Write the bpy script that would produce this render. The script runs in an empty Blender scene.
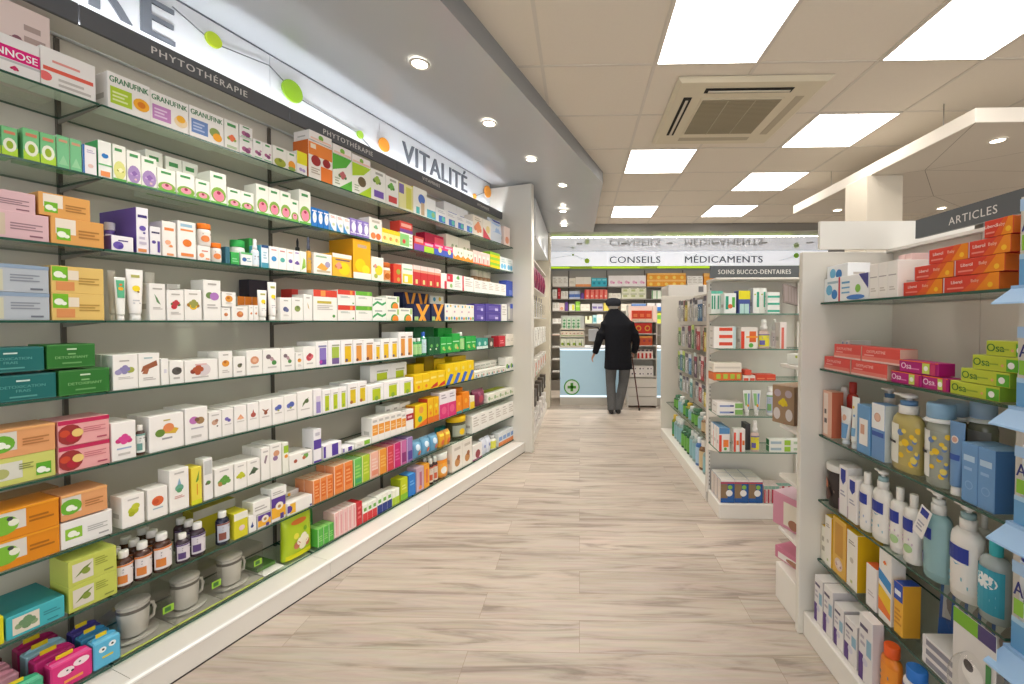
import bpy, bmesh, math, random, re
from mathutils import Vector, Matrix
random.seed(4)
SC=bpy.context.scene
COL=SC.collection
PI=math.pi
# ------------------------------------------------------------ camera, world, exposure
cd=bpy.data.cameras.new('camera'); cam=bpy.data.objects.new('camera',cd); COL.objects.link(cam)
cd.sensor_width=36.0; cd.lens=416/1024*36.0
cd.shift_x=-(569-512)/1024; cd.shift_y=-(342-330)/1024
cam.location=(0,0,1.40); cam.rotation_euler=(math.radians(90-1.2),0,math.radians(1.46))
cd.clip_start=.02; cd.clip_end=60
SC.camera=cam
W=bpy.data.worlds.new('world'); SC.world=W; W.use_nodes=True
W.node_tree.nodes['Background'].inputs[0].default_value=(.93,.96,1,1)
W.node_tree.nodes['Background'].inputs[1].default_value=1.35
SC.view_settings.view_transform='Standard'; SC.view_settings.look='None'
SC.view_settings.exposure=0.27; SC.view_settings.gamma=1; SC.view_settings.use_curve_mapping=False
SC.cycles.max_bounces=10; SC.cycles.transparent_max_bounces=24; SC.cycles.diffuse_bounces=5
SC.cycles.sample_clamp_indirect=4
PANEL_POWER=7.5; STRIP_POWER=34.0; SPOT_WATTS=42.0
# ------------------------------------------------------------ materials
def lin(h):
    h=h.lstrip('#'); c=[int(h[i:i+2],16)/255 for i in (0,2,4)]
    return tuple(x/12.92 if x<=.04045 else ((x+.055)/1.055)**2.4 for x in c)
_M={}
def mat(hexc,rough=.5,metal=0.0,spec=.4,noise=0,scale=20):
    k=(hexc,rough,metal,spec,noise,scale)
    if k in _M: return _M[k]
    m=bpy.data.materials.new('surface_'+hexc); m.use_nodes=True
    nt=m.node_tree; p=nt.nodes['Principled BSDF']; c=lin(hexc)
    p.inputs['Base Color'].default_value=(*c,1); p.inputs['Roughness'].default_value=rough
    p.inputs['Metallic'].default_value=metal; p.inputs['Specular IOR Level'].default_value=spec
    if noise:
        tc=nt.nodes.new('ShaderNodeTexCoord'); n=nt.nodes.new('ShaderNodeTexNoise'); n.inputs['Scale'].default_value=scale
        n.inputs['Detail'].default_value=5
        mx=nt.nodes.new('ShaderNodeMix'); mx.data_type='RGBA'
        mx.inputs[6].default_value=(*[v*(1-noise) for v in c],1); mx.inputs[7].default_value=(*[min(1,v*(1+noise)) for v in c],1)
        nt.links.new(tc.outputs['Object'],n.inputs['Vector']); nt.links.new(n.outputs['Fac'],mx.inputs[0]); nt.links.new(mx.outputs[2],p.inputs['Base Color'])
    _M[k]=m; return m
def emis(name,hexc,s):
    m=bpy.data.materials.new(name); m.use_nodes=True; nt=m.node_tree; nt.nodes.clear()
    e=nt.nodes.new('ShaderNodeEmission'); o=nt.nodes.new('ShaderNodeOutputMaterial')
    e.inputs[0].default_value=(*lin(hexc),1); e.inputs[1].default_value=s; nt.links.new(e.outputs[0],o.inputs[0]); return m
def clear(name,hexc,gloss=.02,base=.05):
    m=bpy.data.materials.new(name); m.use_nodes=True; nt=m.node_tree; nt.nodes.clear()
    t=nt.nodes.new('ShaderNodeBsdfTransparent'); g=nt.nodes.new('ShaderNodeBsdfGlossy'); mx=nt.nodes.new('ShaderNodeMixShader')
    f=nt.nodes.new('ShaderNodeLayerWeight'); f.inputs[0].default_value=.5; pw=nt.nodes.new('ShaderNodeMath'); pw.operation='POWER'; pw.inputs[1].default_value=4.5
    a=nt.nodes.new('ShaderNodeMath'); a.operation='MULTIPLY_ADD'; a.inputs[1].default_value=.75; a.inputs[2].default_value=base; a.use_clamp=True
    nt.links.new(f.outputs['Facing'],pw.inputs[0])
    o=nt.nodes.new('ShaderNodeOutputMaterial'); t.inputs[0].default_value=(*lin(hexc),1); g.inputs['Roughness'].default_value=gloss
    nt.links.new(pw.outputs[0],a.inputs[0]); nt.links.new(a.outputs[0],mx.inputs[0]); nt.links.new(t.outputs[0],mx.inputs[1]); nt.links.new(g.outputs[0],mx.inputs[2]); nt.links.new(mx.outputs[0],o.inputs[0])
    return m
GLASS=clear('shelf_glass','f4faf6',.03,.0); GEDGE=mat('2c5446',.15); PLASTIC=clear('clear_plastic','fafaf9',.08,.03)
WHITE=mat('e4e0d8',.35); WALLW=mat('dcd8d0',.6); STEEL=mat('9a9690',.3,.7); DARK=mat('5a5b5d',.5)
LAMP=emis('lamp_panel','fff8f0',PANEL_POWER); DIML=emis('dim_spot_lamp','c8c4bc',.6); SPOTM=emis('spot_lamp','fff2dc',12.0); STRIP=emis('led_strip','f4f8ff',STRIP_POWER)
# ------------------------------------------------------------ mesh helper
class MB:
    def __init__(s): s.v=[]; s.f=[]; s.m=[]; s.mats=[]; s.smooth=[]
    def mi(s,m):
        if m not in s.mats: s.mats.append(m)
        return s.mats.index(m)
    def add(s,vs,fs,m,smooth=False):
        b=len(s.v); s.v+= [tuple(v) for v in vs]; k=s.mi(m)
        for f in fs: s.f.append(tuple(b+i for i in f)); s.m.append(k); s.smooth.append(smooth)
        return s
    def box(s,x0,y0,z0,x1,y1,z1,m,top=None,sides=None,c=0.0):
        if c<=0:
            vs=[(x0,y0,z0),(x1,y0,z0),(x1,y1,z0),(x0,y1,z0),(x0,y0,z1),(x1,y0,z1),(x1,y1,z1),(x0,y1,z1)]
            s.add(vs,[(0,1,5,4),(2,3,7,6),(0,3,2,1)],m); s.add(vs,[(1,2,6,5),(3,0,4,7)],sides or m); s.add(vs,[(4,5,6,7)],top or m); return s
        X=(x0,x1);Y=(y0,y1);Z=(z0,z1); cx=(x0+x1)/2;cy=(y0+y1)/2;cz=(z0+z1)/2
        c=min(c,(x1-x0)*.3,(y1-y0)*.3,(z1-z0)*.3)
        vs=[];idx={}
        for i in (0,1):
            for j in (0,1):
                for k in (0,1):
                    sx=1 if i==0 else -1; sy=1 if j==0 else -1; sz=1 if k==0 else -1
                    idx[i,j,k,0]=len(vs); vs.append((X[i],Y[j]+sy*c,Z[k]+sz*c))
                    idx[i,j,k,1]=len(vs); vs.append((X[i]+sx*c,Y[j],Z[k]+sz*c))
                    idx[i,j,k,2]=len(vs); vs.append((X[i]+sx*c,Y[j]+sy*c,Z[k]))
        I=idx
        s.add(vs,[(I[0,0,0,1],I[1,0,0,1],I[1,0,1,1],I[0,0,1,1])],m); s.add(vs,[(I[1,1,0,1],I[0,1,0,1],I[0,1,1,1],I[1,1,1,1])],m)
        s.add(vs,[(I[1,0,0,0],I[1,1,0,0],I[1,1,1,0],I[1,0,1,0])],sides or m); s.add(vs,[(I[0,1,0,0],I[0,0,0,0],I[0,0,1,0],I[0,1,1,0])],sides or m)
        s.add(vs,[(I[0,0,1,2],I[1,0,1,2],I[1,1,1,2],I[0,1,1,2])],top or m); s.add(vs,[(I[0,1,0,2],I[1,1,0,2],I[1,0,0,2],I[0,0,0,2])],m)
        E=[]
        for a in (0,1):
            for b in (0,1):
                E.append((I[0,a,b,1],I[1,a,b,1],I[1,a,b,2],I[0,a,b,2])); E.append((I[a,0,b,0],I[a,1,b,0],I[a,1,b,2],I[a,0,b,2])); E.append((I[a,b,0,0],I[a,b,1,0],I[a,b,1,1],I[a,b,0,1]))
        for t in ((i,j,k) for i in (0,1) for j in (0,1) for k in (0,1)): E.append((I[(*t,0)],I[(*t,1)],I[(*t,2)]))
        s.add(vs,E,m)
        return s
    def loft(s,rings,m,cap0=True,cap1=True,smooth=True):
        n=len(rings[0]); vs=[p for r in rings for p in r]; fs=[]
        for i in range(len(rings)-1):
            for j in range(n): fs.append((i*n+j,i*n+(j+1)%n,(i+1)*n+(j+1)%n,(i+1)*n+j))
        b=len(s.v); s.add(vs,fs,m,smooth)
        k=s.mi(m)
        if cap0: s.f.append(tuple(b+j for j in reversed(range(n)))); s.m.append(k); s.smooth.append(False)
        if cap1: s.f.append(tuple(b+(len(rings)-1)*n+j for j in range(n))); s.m.append(k); s.smooth.append(False)
        return s
    def lathe(s,prof,m,cx=0,cy=0,n=18,sx=1,sy=1,smooth=True,cap0=True,cap1=True):
        return s.loft([[(cx+r*sx*math.cos(2*PI*j/n),cy+r*sy*math.sin(2*PI*j/n),z) for j in range(n)] for r,z in prof],m,cap0,cap1,smooth)
    def tube(s,pts,r,m,n=8):
        rings=[]; pts=[Vector(p) for p in pts]; rs=r if isinstance(r,(list,tuple)) else [r]*len(pts)
        for i,p in enumerate(pts):
            d=(pts[min(i+1,len(pts)-1)]-pts[max(i-1,0)]).normalized(); a=Vector((0,0,1)) if abs(d.z)<.9 else Vector((0,1,0))
            u=d.cross(a).normalized(); w=u.cross(d)
            rings.append([tuple(p+(u*math.cos(2*PI*j/n)+w*math.sin(2*PI*j/n))*rs[i]) for j in range(n)])
        return s.loft(rings,m)
    def mesh(s,name):
        me=bpy.data.meshes.new(name); me.from_pydata(s.v,[],s.f)
        for m in s.mats: me.materials.append(m)
        me.polygons.foreach_set('material_index',s.m); me.polygons.foreach_set('use_smooth',s.smooth); me.validate(); me.update()
        return me
def obj(name,mb,parent=None,M=None,**props):
    me=mb.mesh(name) if isinstance(mb,MB) else mb
    o=bpy.data.objects.new(name,me); COL.objects.link(o)
    if parent is not None: o.parent=parent
    if M is not None: o.matrix_world=M if parent is None else M
    for k,v in props.items(): o[k]=v
    return o
def empty(name,M=None,**props):
    o=bpy.data.objects.new(name,None); COL.objects.link(o); o.empty_display_size=.05
    if M is not None: o.matrix_world=M
    for k,v in props.items(): o[k]=v
    return o
def struct(name,mb,M=None): return obj(name,mb,None,M,kind='structure')
def TM(x,y,z,deg=0,tx=0,ty=0): return Matrix.Translation((x,y,z))@Matrix.Rotation(math.radians(deg),4,'Z')@Matrix.Rotation(math.radians(tx),4,'X')@Matrix.Rotation(math.radians(ty),4,'Y')
# text geometry: returns (verts2d, faces, width) with cap height 1
_T={}
def text2d(t,bold=0.0,sp=1.0):
    k=(t,bold,sp)
    if k in _T: return _T[k]
    c=bpy.data.curves.new('lettering','FONT'); c.body=t; c.size=1; c.resolution_u=3; c.offset=bold; c.space_character=sp; c.fill_mode='FRONT'
    o=bpy.data.objects.new('lettering_source',c); COL.objects.link(o); bpy.context.view_layer.update()
    me=o.evaluated_get(bpy.context.evaluated_depsgraph_get()).to_mesh()
    vs=[(v.co.x,v.co.y) for v in me.vertices]; fs=[tuple(p.vertices) for p in me.polygons]
    o.to_mesh_clear(); bpy.data.objects.remove(o); bpy.data.curves.remove(c)
    x0=min(v[0] for v in vs); x1=max(v[0] for v in vs); H=.73
    r=([((x-x0)/H,y/H) for x,y in vs],fs,(x1-x0)/H); _T[k]=r; return r
def put_text(mb,t,cx,z,h,y,m,maxw=None,bold=0.0,depth=0,xs=1.0,align='c',fit=None,sp=1.0):
    if bold>0:
        for q in (-1,1): put_text(mb,t,cx+q*bold*h*.9,z,h,y-q*.0003,m,maxw,0,depth,xs,align,fit*(1-.02) if fit else None,sp)
        return 0
    vs,fs,w=text2d(t,0,sp); sx=h*xs if not fit else fit/w
    if maxw and w*sx>maxw: sx=maxw/w
    x0=cx-w*sx/2 if align=='c' else cx
    mb.add([(x0+a*sx,y,z+b*h) for a,b in vs],fs,m)
    if depth:
        # side walls from the outline edges
        cnt={}
        for f in fs:
            for i in range(len(f)):
                e=(f[i],f[(i+1)%len(f)]); cnt[e]=1
        P=[(x0+a*sx,z+b*h) for a,b in vs]
        wv=[];wf=[]
        for a,b in cnt:
            if (b,a) not in cnt:
                k=len(wv); wv+=[(P[a][0],y,P[a][1]),(P[b][0],y,P[b][1]),(P[b][0],y+depth,P[b][1]),(P[a][0],y+depth,P[a][1])]; wf.append((k,k+1,k+2,k+3))
        mb.add(wv,wf,m)
    return w*sx
# ------------------------------------------------------------ printed fronts
STYLES="""
mannose|box|white box with magenta band|f2efee|R0,.38,1,.72,e0127c;T.5,.45,.2,ffffff,MANNOSE;R0,.3,1,.36,c9c9c9;F.3,.16,.07,d0306a,b01040;F.6,.16,.07,d0306a,b01040|
redline|box|white box with slanting red line|f4f1ee|R.04,.42,.95,.52,e5604d;R.2,.66,.7,.72,e59a92;C.07,.26,.12,f07070;L.3,.1,.9,.3,2,c9c4bf|
bigpink|box|large pale box with thistle picture|eed9d2|F.35,.55,.2,8f5f6a,6a4a40;R.45,.4,1,.5,d8584a;L.5,.6,.9,.8,2,b9a29a|
gran_g|box|white box with lime panel|f5f2ee|T.5,.74,.17,3c8054,GRANUFINK;R.05,.16,.55,.62,b5d334;L.1,.25,.45,.5,3,e6f0b0;C.78,.38,.2,f6b02a;C.78,.38,.1,e07f1a|
gran_p|box|white box with mauve panel|f5f2ee|T.5,.74,.17,3c8054,GRANUFINK;R.05,.16,.52,.6,c78ac6;L.1,.25,.42,.5,3,ead0ea;C.78,.33,.18,f0d8b0;C.78,.42,.12,f4b52f|
gran_b|box|white box with blue panel|f5f2ee|T.5,.74,.17,3c8054,GRANUFINK;R.05,.16,.52,.6,6f8dc4;L.1,.25,.42,.5,3,b9c8e6;C.72,.38,.16,8fa35a;C.8,.25,.14,f3a92a|
wh_redgreen|box|white box with red flower|f3f2ec|R.2,.8,.8,.9,4d9a5a;F.5,.4,.3,e8744a,8fae4a;L.15,.06,.85,.15,1,b7c9a8|
wh_purpfl|box|small white box with plum flowers|f4f2ef|R.25,.82,.75,.92,4d9a5a;C.35,.35,.2,b0668e;C.6,.3,.22,8e4a78;C.75,.45,.12,c58aaa;L.1,.06,.9,.12,1,8fc49a|
wh_purpfl2|box|white plum flower box stacked on another|f4f2ef|R.25,.82,.75,.92,4d9a5a;C.35,.35,.2,b0668e;C.6,.3,.22,8e4a78;L.1,.06,.9,.12,1,8fc49a|
wh_oliv|box|white box with olive mound|f4f2ea|R.25,.82,.75,.92,4d9a5a;E.5,.22,.42,.22,a3ad3c;C.5,.34,.12,7d8c2c|
wh_orgfr|box|white box with orange fruit|f4f2ea|R.25,.82,.75,.92,4d9a5a;E.5,.3,.38,.24,f0a030;E.5,.12,.4,.1,8fb050|
yel_wh|box|yellow and white box|f6f3ee|R0,.45,1,1,efe52a;C.35,.22,.16,b7a2d0;C.65,.2,.16,b7a2d0|
org_big|box|tall white and orange box|f5efe8|R.0,.62,1,.96,f08a3a;R.5,.0,1,.4,f08030;C.3,.5,.2,a83030;C.75,.52,.17,a02828;R.08,.8,.3,.92,f6e0c8;L.1,.15,.45,.3,3,c0b0a0|s=d9702c
grn_big|box|tall white and green box|f3f5ea|P0,.5;0,1;1,1;.7,.7,5cb83e;P.3,.0;1,.35;1,0,59b43a;F.5,.4,.2,c06a6a,58804a;L.1,.1,.35,.3,3,b0b8a0|
lime_big|box|tall white and lime box|f5f5ea|P0,.55;0,1;1,1;.6,.7,b6d92c;P.3,.0;1,.4;1,0,b6dc28;C.5,.45,.22,6a5a3a;L.1,.1,.35,.3,3,b0b8a0|
wh_flat|box|flat white carton atop tall boxes|f4eeea|C.5,.5,.3,86b84a;R.05,.1,.95,.3,f3c9b8|
wh_purplab|box|white box with purple label|f4f4ee|R.2,.12,.85,.34,7a5bb8;F.4,.65,.25,9fbf50,60803a;L.3,.85,.8,.93,1,b0b0a8|
wh_redlab|box|white box with red label|f4f4ee|R.2,.12,.85,.34,d04444;F.4,.65,.25,6fb54a,4a8f3a;L.3,.85,.8,.93,1,b0b0a8|
yel_pale|box|pale yellow and purple box|ece9a8|R0,.6,.35,.95,7a6bb0;R.5,.1,.9,.9,d6d65a;R0,0,1,.08,f0f0d0|s=d8cf5a
wh_bluefl|box|white box with blue flower|f2f2ea|C.6,.62,.25,4f74c8;R.55,.05,.8,.5,c9b090;R.2,.05,.45,.3,54b7b5|s=e3d24a
wh_cyan|box|white box with cyan foot|f2f4f4|R0,.05,1,.45,5cc6dc;C.7,.25,.2,9ad08a|
wh_bluebot|box|white box with blue foot|f3f4f6|R.25,.05,.9,.5,4f7fd2;C.7,.3,.18,66cfc0;L.15,.7,.85,.85,2,c9ccd4|
wh_bluetop|box|white carton with blue panels|eff0f2|R.3,.3,1,.7,3c57b8|
crm_orange|box|cream box with orange pattern|f2eadb|F.5,.4,.35,f09a6a,e88a6a;L.2,.75,.8,.9,2,c9bda8|
wh_redfl|box|white box with scarlet corner|f5efe2|P.0,.0;1,.0;0,.55,d84a5c;C.6,.5,.25,f0dc9a|
bluebag|pouch|blue and white refill pouch|dfe8f6|R.1,.4,.9,.8,a8c8ee;R.3,.85,1,.97,3c50b4|n=refill_pouch;c=pouch
pinkish|box|narrow pinkish carton|f0dcd4|C.5,.3,.3,e8a080|
grn_lime|box|green box with white ovals|7cc98a|R0,0,1,.3,b4dc3c;E.5,.38,.42,.24,f0f4e0;E.5,.38,.22,.14,9ab82c;R.15,.75,.85,.85,d88a6a|t=e3f0d0
grn_box|box|plain mint green box|7cc690|R.15,.8,.85,.88,d8a080;P.1,.1;.9,.1;.5,.4,9ad4a4|t=d8ecd0;s=e6f0dc
wh_bluespine|box|white box with blue spine|f3f0f2|R0,0,.14,1,2c6fb8;L.3,.75,.85,.85,2,c0b8d0;C.55,.3,.2,e8c8c0|s=2c6fb8
wh_bluedrop|box|white box with blue drop|f2f4ee|C.5,.6,.26,2c7cc4;C.58,.68,.12,f2f4ee;R0,.33,1,.37,6cc474;R.15,.04,.85,.18,f0965a|s=3fb868
wh_yelfl|box|white box with pale yellow flower|f3f3e8|R.15,.82,.7,.9,4d9a5a;E.5,.3,.46,.26,dfe08a;F.55,.3,.25,f4f0c0,a8a83a;R0,0,1,.07,5cae50|
wh_lav|box|white box with violet flowers|f2f2ea|R.2,.82,.8,.91,4d9a5a;E.5,.3,.46,.27,a78cc0;F.5,.32,.26,8d68ae,c9a8d8;C.6,.16,.1,e8c8c0;R0,0,1,.05,5cae50|
wh_echi|box|white box with pink coneflower|f3f4ea|R.2,.78,.75,.88,4d9a5a;E.5,.22,.48,.22,86b048;E.5,.24,.3,.13,ee9ab0;C.5,.3,.1,a03050;R0,0,1,.1,6cb850|
wh_echi_t|box|tall white box with pink coneflower|f3f4ea|R.2,.82,.75,.9,4d9a5a;E.5,.3,.46,.24,86b048;E.5,.26,.34,.17,ee8ca4;C.5,.36,.12,a82c50;R0,0,1,.07,6cb850|
blue_wh|box|bright blue and white box|1f76c8|E.55,.5,.34,.3,f4f6fa;C.55,.5,.13,f0e0b0;R.1,.8,.9,.86,f0f0f8|
wh_bluecr|box|white box with blue crescent|f0f4f6|P0,.0;.7,0;.3,.25;0,.6,4a9ad8;C.6,.4,.2,cfd8b8;L.2,.78,.85,.9,2,e8a890|
purp_wh|box|lilac box with white oval|8f7cc8|E.55,.5,.34,.3,f6f4fa;R0,.14,1,.2,e8e4f4;R.2,.8,.8,.88,d9d0ee|
wh_orgpat|box|white box with orange fruit row|f3efe6|C.3,.2,.2,f08a4a;C.7,.2,.2,ee7a3c;F.5,.6,.15,7cbc8c,90a060;L.2,.8,.8,.9,1,c8c0b0|
yel_frt|box|low yellow box with fruit|f4ee9a|R0,.7,1,1,f0d820;C.4,.35,.25,f2a050;C.7,.3,.18,e8e070|
wh_grnpat|box|white box with green leaves|eef6e4|R.0,.1,.7,.9,8fd07c;C.3,.4,.15,e04848;L.72,.2,.95,.8,3,b8c8b0|
red_flat|box|flat red box|d8453c|R0,.0,1,.3,7a4a9a;L.1,.5,.9,.8,1,f0b0a0|
red_purp|box|red over purple box|d94a44|R0,0,1,.45,8a4fae;L.1,.6,.9,.85,1,f4a8a0|
pink_lime|box|pink and lime box|e8357c|R0,0,1,.6,b4e03c;L.1,.7,.9,.9,1,f8b8d0|
pink_blue|box|pink and blue box|e8357c|R0,0,1,.55,4a64c4;C.6,.5,.25,f0e890;L.1,.75,.9,.9,1,f8b8d0|
dkpink|box|crimson box|c01848|R.5,.1,1,.9,e85a70;R.5,.0,1,.3,7858a8|
wh_orgbot|box|white box with orange waves|f4efde|P0,0;1,0;1,.45;.75,.2;.45,.42;.2,.2;0,.4,f2952a;C.5,.6,.1,a8b890;C.8,.6,.1,a8b890|
pink_wh|box|pink speckled carton|f2d4ca|R.2,.15,.8,.7,f0ece0;R.3,.15,.6,.5,e88a8a;R0,0,1,.1,f0703c|
grn_yel|box|green and yellow stripe carton|9cd440|R0,0,1,.5,f4da18|
wh_blueb|box|white box with sky blue blotches|eef4f4|C.3,.3,.2,7cc8ec;C.7,.3,.2,7cc8ec;L.2,.6,.8,.85,2,c8dcdc|
pinktea|box|long dusty pink tea box|d8b4ba|R.0,.1,.35,.9,cdbda8;L.42,.35,.9,.6,3,9a7c84;R0.70,.12,0.90,0.18,8a5f6c|n=tea_box
orgtea|box|long orange tea box|dda258|R.08,.38,.45,.95,eadfd0;R.1,.15,.35,.6,74b828;C0.19,0.36,.12,eef4e4;C0.28,0.30,.07,eef4e4;L.5,.3,.9,.6,3,b07a3a|n=tea_box
purp_tall|box|tall white and violet box|f1eef4|R.12,.78,.88,.84,40327a;C.5,.55,.28,6a55ae;C.62,.45,.1,4f3f98;R.1,.03,.8,.1,e0925a;L.2,.2,.8,.36,2,c8c0d4|s=6a52a8
jar_purple|jar|purple jar with white lid|6b54a0||a=e8e6ee;l=cfc8e0
wh_purplow|box|low white and violet box|f3f1f4|R.3,.64,.75,.72,4a3c84;C.3,.35,.26,6a55ae;C.4,.25,.12,4f3f98|s=6f58aa
wh_purpsm|box|white box with indigo marks|f2f0f2|R.15,.76,.9,.82,4a4468;C.35,.45,.2,5b4a9c;R.68,.1,.92,.5,5b4a9c|
wh_orgtx|box|white box with orange letters|f6f1ea|R.15,.74,.85,.82,ea8a48;C.4,.4,.22,f0b08a;F.6,.3,.15,ee9a60,f0a878;R.3,.03,.8,.09,eea070|
wh_orgdisc|box|white box with orange disc|f6f3ee|L.15,.85,.8,.93,1,9fc4d8;R.15,.74,.85,.79,ee9858;C.5,.42,.25,e87f30;R.15,.06,.85,.14,e88a4a|
wh_orgsm|box|low white box with orange sprig|f5f2ee|R.3,.62,.8,.7,d88a78;C.3,.35,.2,f0a070;R.6,.08,.9,.2,eea880|
jar_orange|jar|white jar with orange lid|f4f1ec||a=ef7d1e;l=f2e9e0;l2=ea8a4a
teal_sm|box|dark teal box|3c6f80||
grn_plain|box|plain green box|3fae54|L.15,.2,.85,.5,2,8ad098|t=52c468
jar_green|jar|white jar with green lid|f2f4f0||a=3fc060;l=e4f0e6
wh_bluelogo|box|low white box with blue logo|f2f4f2|C.3,.45,.2,3c6ca8;L.5,.3,.9,.6,2,9cc0c8;R0,.86,1,1,6cc47c|
spray_white|spray|small white spray bottle|f4f4f2||a=f0f0ee;l=dfeaf4
wh_tealband|box|white box with teal foot|eaf2f6|R0,0,1,.22,4f9cb4;R0,.88,1,1,2f4f80;L.25,.4,.75,.7,3,a8c8d8|s=4fb0c8
wh_cir_b|box|white box with blue circle|f4f1ee|C.5,.45,.3,3f90cc;R.2,.82,.8,.88,d8a0a0|
wh_cir_t|box|white box with teal circle|f4f1ee|C.5,.45,.3,5aaea4;R.2,.82,.8,.88,c88080|
wh_cir_p|box|white box with violet circle|f4f1ee|C.5,.45,.3,6a58a8;R.2,.82,.8,.88,d8a890|
wh_grape|box|white box with purple berries|f2f0ee|F.5,.4,.36,6f58a0,584590;R.2,.85,.8,.92,a898c8|
wh_leaflet|box|white leaflet hanging on bottle neck|f0ece8|R.15,.72,.85,.95,2c3c98;L.2,.2,.8,.5,3,b0b0b8|n=leaflet;c=leaflet
wh_leaf|box|white box with green leaf|f0f4e6|P.15,.1;.9,.25;.8,.6;.5,.7,9cc858;C.5,.25,.15,78b040|
dropper_dark|dropper|dark dropper bottle|3c302c||a=2c2c30
spray_amber|spray|amber spray bottle|c48a1c||a=4c5060;l=d8a838
wh_honey|box|white box with honeycomb|f5f2ea|R.1,.8,.7,.88,9cc09c;P.15,.3;.6,.15;.8,.35;.4,.55,eba84a;C.75,.5,.15,a8a0c0;L.15,.1,.9,.2,1,d0c0a0|
yel_honey|box|golden box with honey picture|f0bc38|R.0,.82,1,1,f0ece2;R.15,.7,.9,.76,7a5a6a;C.6,.35,.3,f6d820;F.3,.45,.18,f0a088,d88040|s=eab030
gold_tall|box|tall golden yellow box|f2b21c|R.25,.8,.75,.88,c8a890;C.4,.35,.3,f8d418;C.7,.25,.22,f6e02c;R0,0,1,.16,eef2e6|s=d99c18
wh_lemon|box|white box with lemon|f3f0e0|C.6,.45,.32,f0d838;F.3,.6,.16,eea090,90a850;C.35,.2,.15,b8c050|
jar_honey|jar|jar with dark orange lid|f0e6d6||a=c0621c;l=f0a058
red_green|box|red box with green leaf|d84a30|C.6,.6,.26,9aa83a;C.6,.2,.2,c8a850|s=d03838
wh_yelbox|box|white box with yellow foot|f3f4e6|R.1,.7,.9,.78,a0cca0;R.05,.05,.95,.5,ead838;R.2,.1,.5,.4,f6f4e4|
red_fade|box|red box fading to cream top|cf3a3c|R0,.78,1,1,ecd8d0;R0,.66,1,.78,e49a80;R.3,.08,.6,.3,dcd890|
wh_redbox|box|low white and rose box|f3ece8|R.6,0,1,.5,d84a5a|
wh_redtop|box|white box with red top|f3f0ea|R0,.5,1,1,d63a4c;R.2,.65,.45,.85,f0b0b8;C.7,.25,0.22,9cc47c|
wh_redspine|box|white box with red spine|f2f1ec|R.86,0,1,1,d8404c;F.45,.8,.16,6cae5c,7cb46c;L.15,.2,.7,.6,4,ccc8c4|
wh_plain|box|plain white box|f2f0ea|L.15,.35,.85,.7,3,cfc9c0;R.15,.8,.6,.86,b8b4b0|
jar_brown|jar|small brown jar|a8805a||a=e0d8c8;l=c8b090
blue_box|box|royal blue box|3f56b4|R.3,.1,.8,.4,6f86d8|
greytea|box|long blue grey tea box|b4bcc4|R0,.05,.3,.8,c9c8b0;C.1,.3,.2,a8b05a;R0,.86,1,1,8fa4bc;L.4,.4,.85,.65,3,8e949e;R0.70,.1,0.90,0.17,6e7480|n=tea_box
yeltea|box|long yellow tea box|e2c070|R.02,.45,.3,.97,74b828;C0.13,0.68,.12,eef4e4;C0.22,0.62,.07,eef4e4;R.08,.1,.42,.42,d89058;L.5,.35,.9,.6,3,b8944a;R.3,.5,.5,.85,e8dcc8|n=tea_box
tube_cream|tube|cream coloured tube|dcd8cc||a=e8e4d8;l=d0cabc
tube_green|tube|white tube with green flower panel|f0f2ec|R.1,.45,.9,.97,5cb48a;C.5,.72,.24,f0b030;C.5,.84,.14,e87a30|a=f2f2ee
tube_yelfl|tube|white tube with yellow flower|f4f2ee|C.5,.58,.26,f2d82c;C.62,.5,.08,8a6a20;L.25,.85,.75,.92,1,b0b060;L.2,.2,.8,.3,2,c8c8cc|a=f2f2ee
wh_aloe|box|white box with aloe sprig|f0eee9|P.3,.72;.45,.5;.7,.42;.5,.6,5f8a5c;L.2,.84,.8,.88,1,b4b0a8;L.2,.3,.8,.36,2,bcb8b4|
wh_berry|box|white box with red berries|f1efea|F.5,.55,0.27,c04048,5a7a4a;C.4,.45,0.18,c43a44;L.25,.84,.75,.88,1,b4b0a8;L.2,.2,.8,.28,2,bcb8b4|
wh_yelrose|box|white box with yellow rose|f1efea|F.5,.52,0.34,9a9a50,a87a3a;C.5,.45,0.22,f0c02c;L.25,.84,.75,.88,1,b4b0a8|
wh_thistle|box|white box with thistle flower|f1efea|C.35,.62,0.22,6f8a50;C.62,.6,0.27,b07ac0;L.25,.88,.75,.92,1,b4b0a8;L.2,.3,.8,.4,2,bcb8b4|
wh_orgflw|box|white box with orange flower|f2f0eb|C.5,.55,0.27,e09a3c;C.45,.6,0.11,b86a28;L.3,.85,.7,.9,1,b8b4ae;L.25,.2,.75,.3,2,c4c0bb|
wh_orgsmf|box|small white box with tan flower|f2f0eb|C.5,.45,0.22,c8784a;C.55,.52,0.11,e0a060;L.3,.8,.7,.86,1,c8c4be|
orglid|box|white carton with orange top|f3ede6|R0,.45,1,1,e8862e;C.5,.2,.15,c87040|t=ea8a34
dark_box|box|dark purple carton|3a3440||
wh_blueber|box|white box with blueberries|f1efea|C.45,.5,0.22,5a6288;C.58,.46,0.18,6a7098;L.3,.85,.7,.9,1,b8b4ae;L.25,.2,.75,.26,2,c4c0bb|
wh_artich|box|white box with artichoke|f1efea|C.5,.52,0.27,8c9c58;C.55,.58,0.14,70844a;L.3,.85,.7,.9,1,b8b4ae|
wh_ginger|box|white box with ginger root|f1efea|P.4,.7;.5,.5;.65,.42;.55,.6,c8b070;L.3,.85,.7,.9,1,b8b4ae|
wh_redlid|box|white box with red lid|f2f0ea|R0,.78,1,1,d44a38;R.3,.8,.5,.98,e89a50;R.15,.56,.75,.64,c8b850;L.15,.36,.8,.5,3,c0bcb6;C.85,.15,.06,5a9c50|t=d24a3a;s=e8e4de
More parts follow.
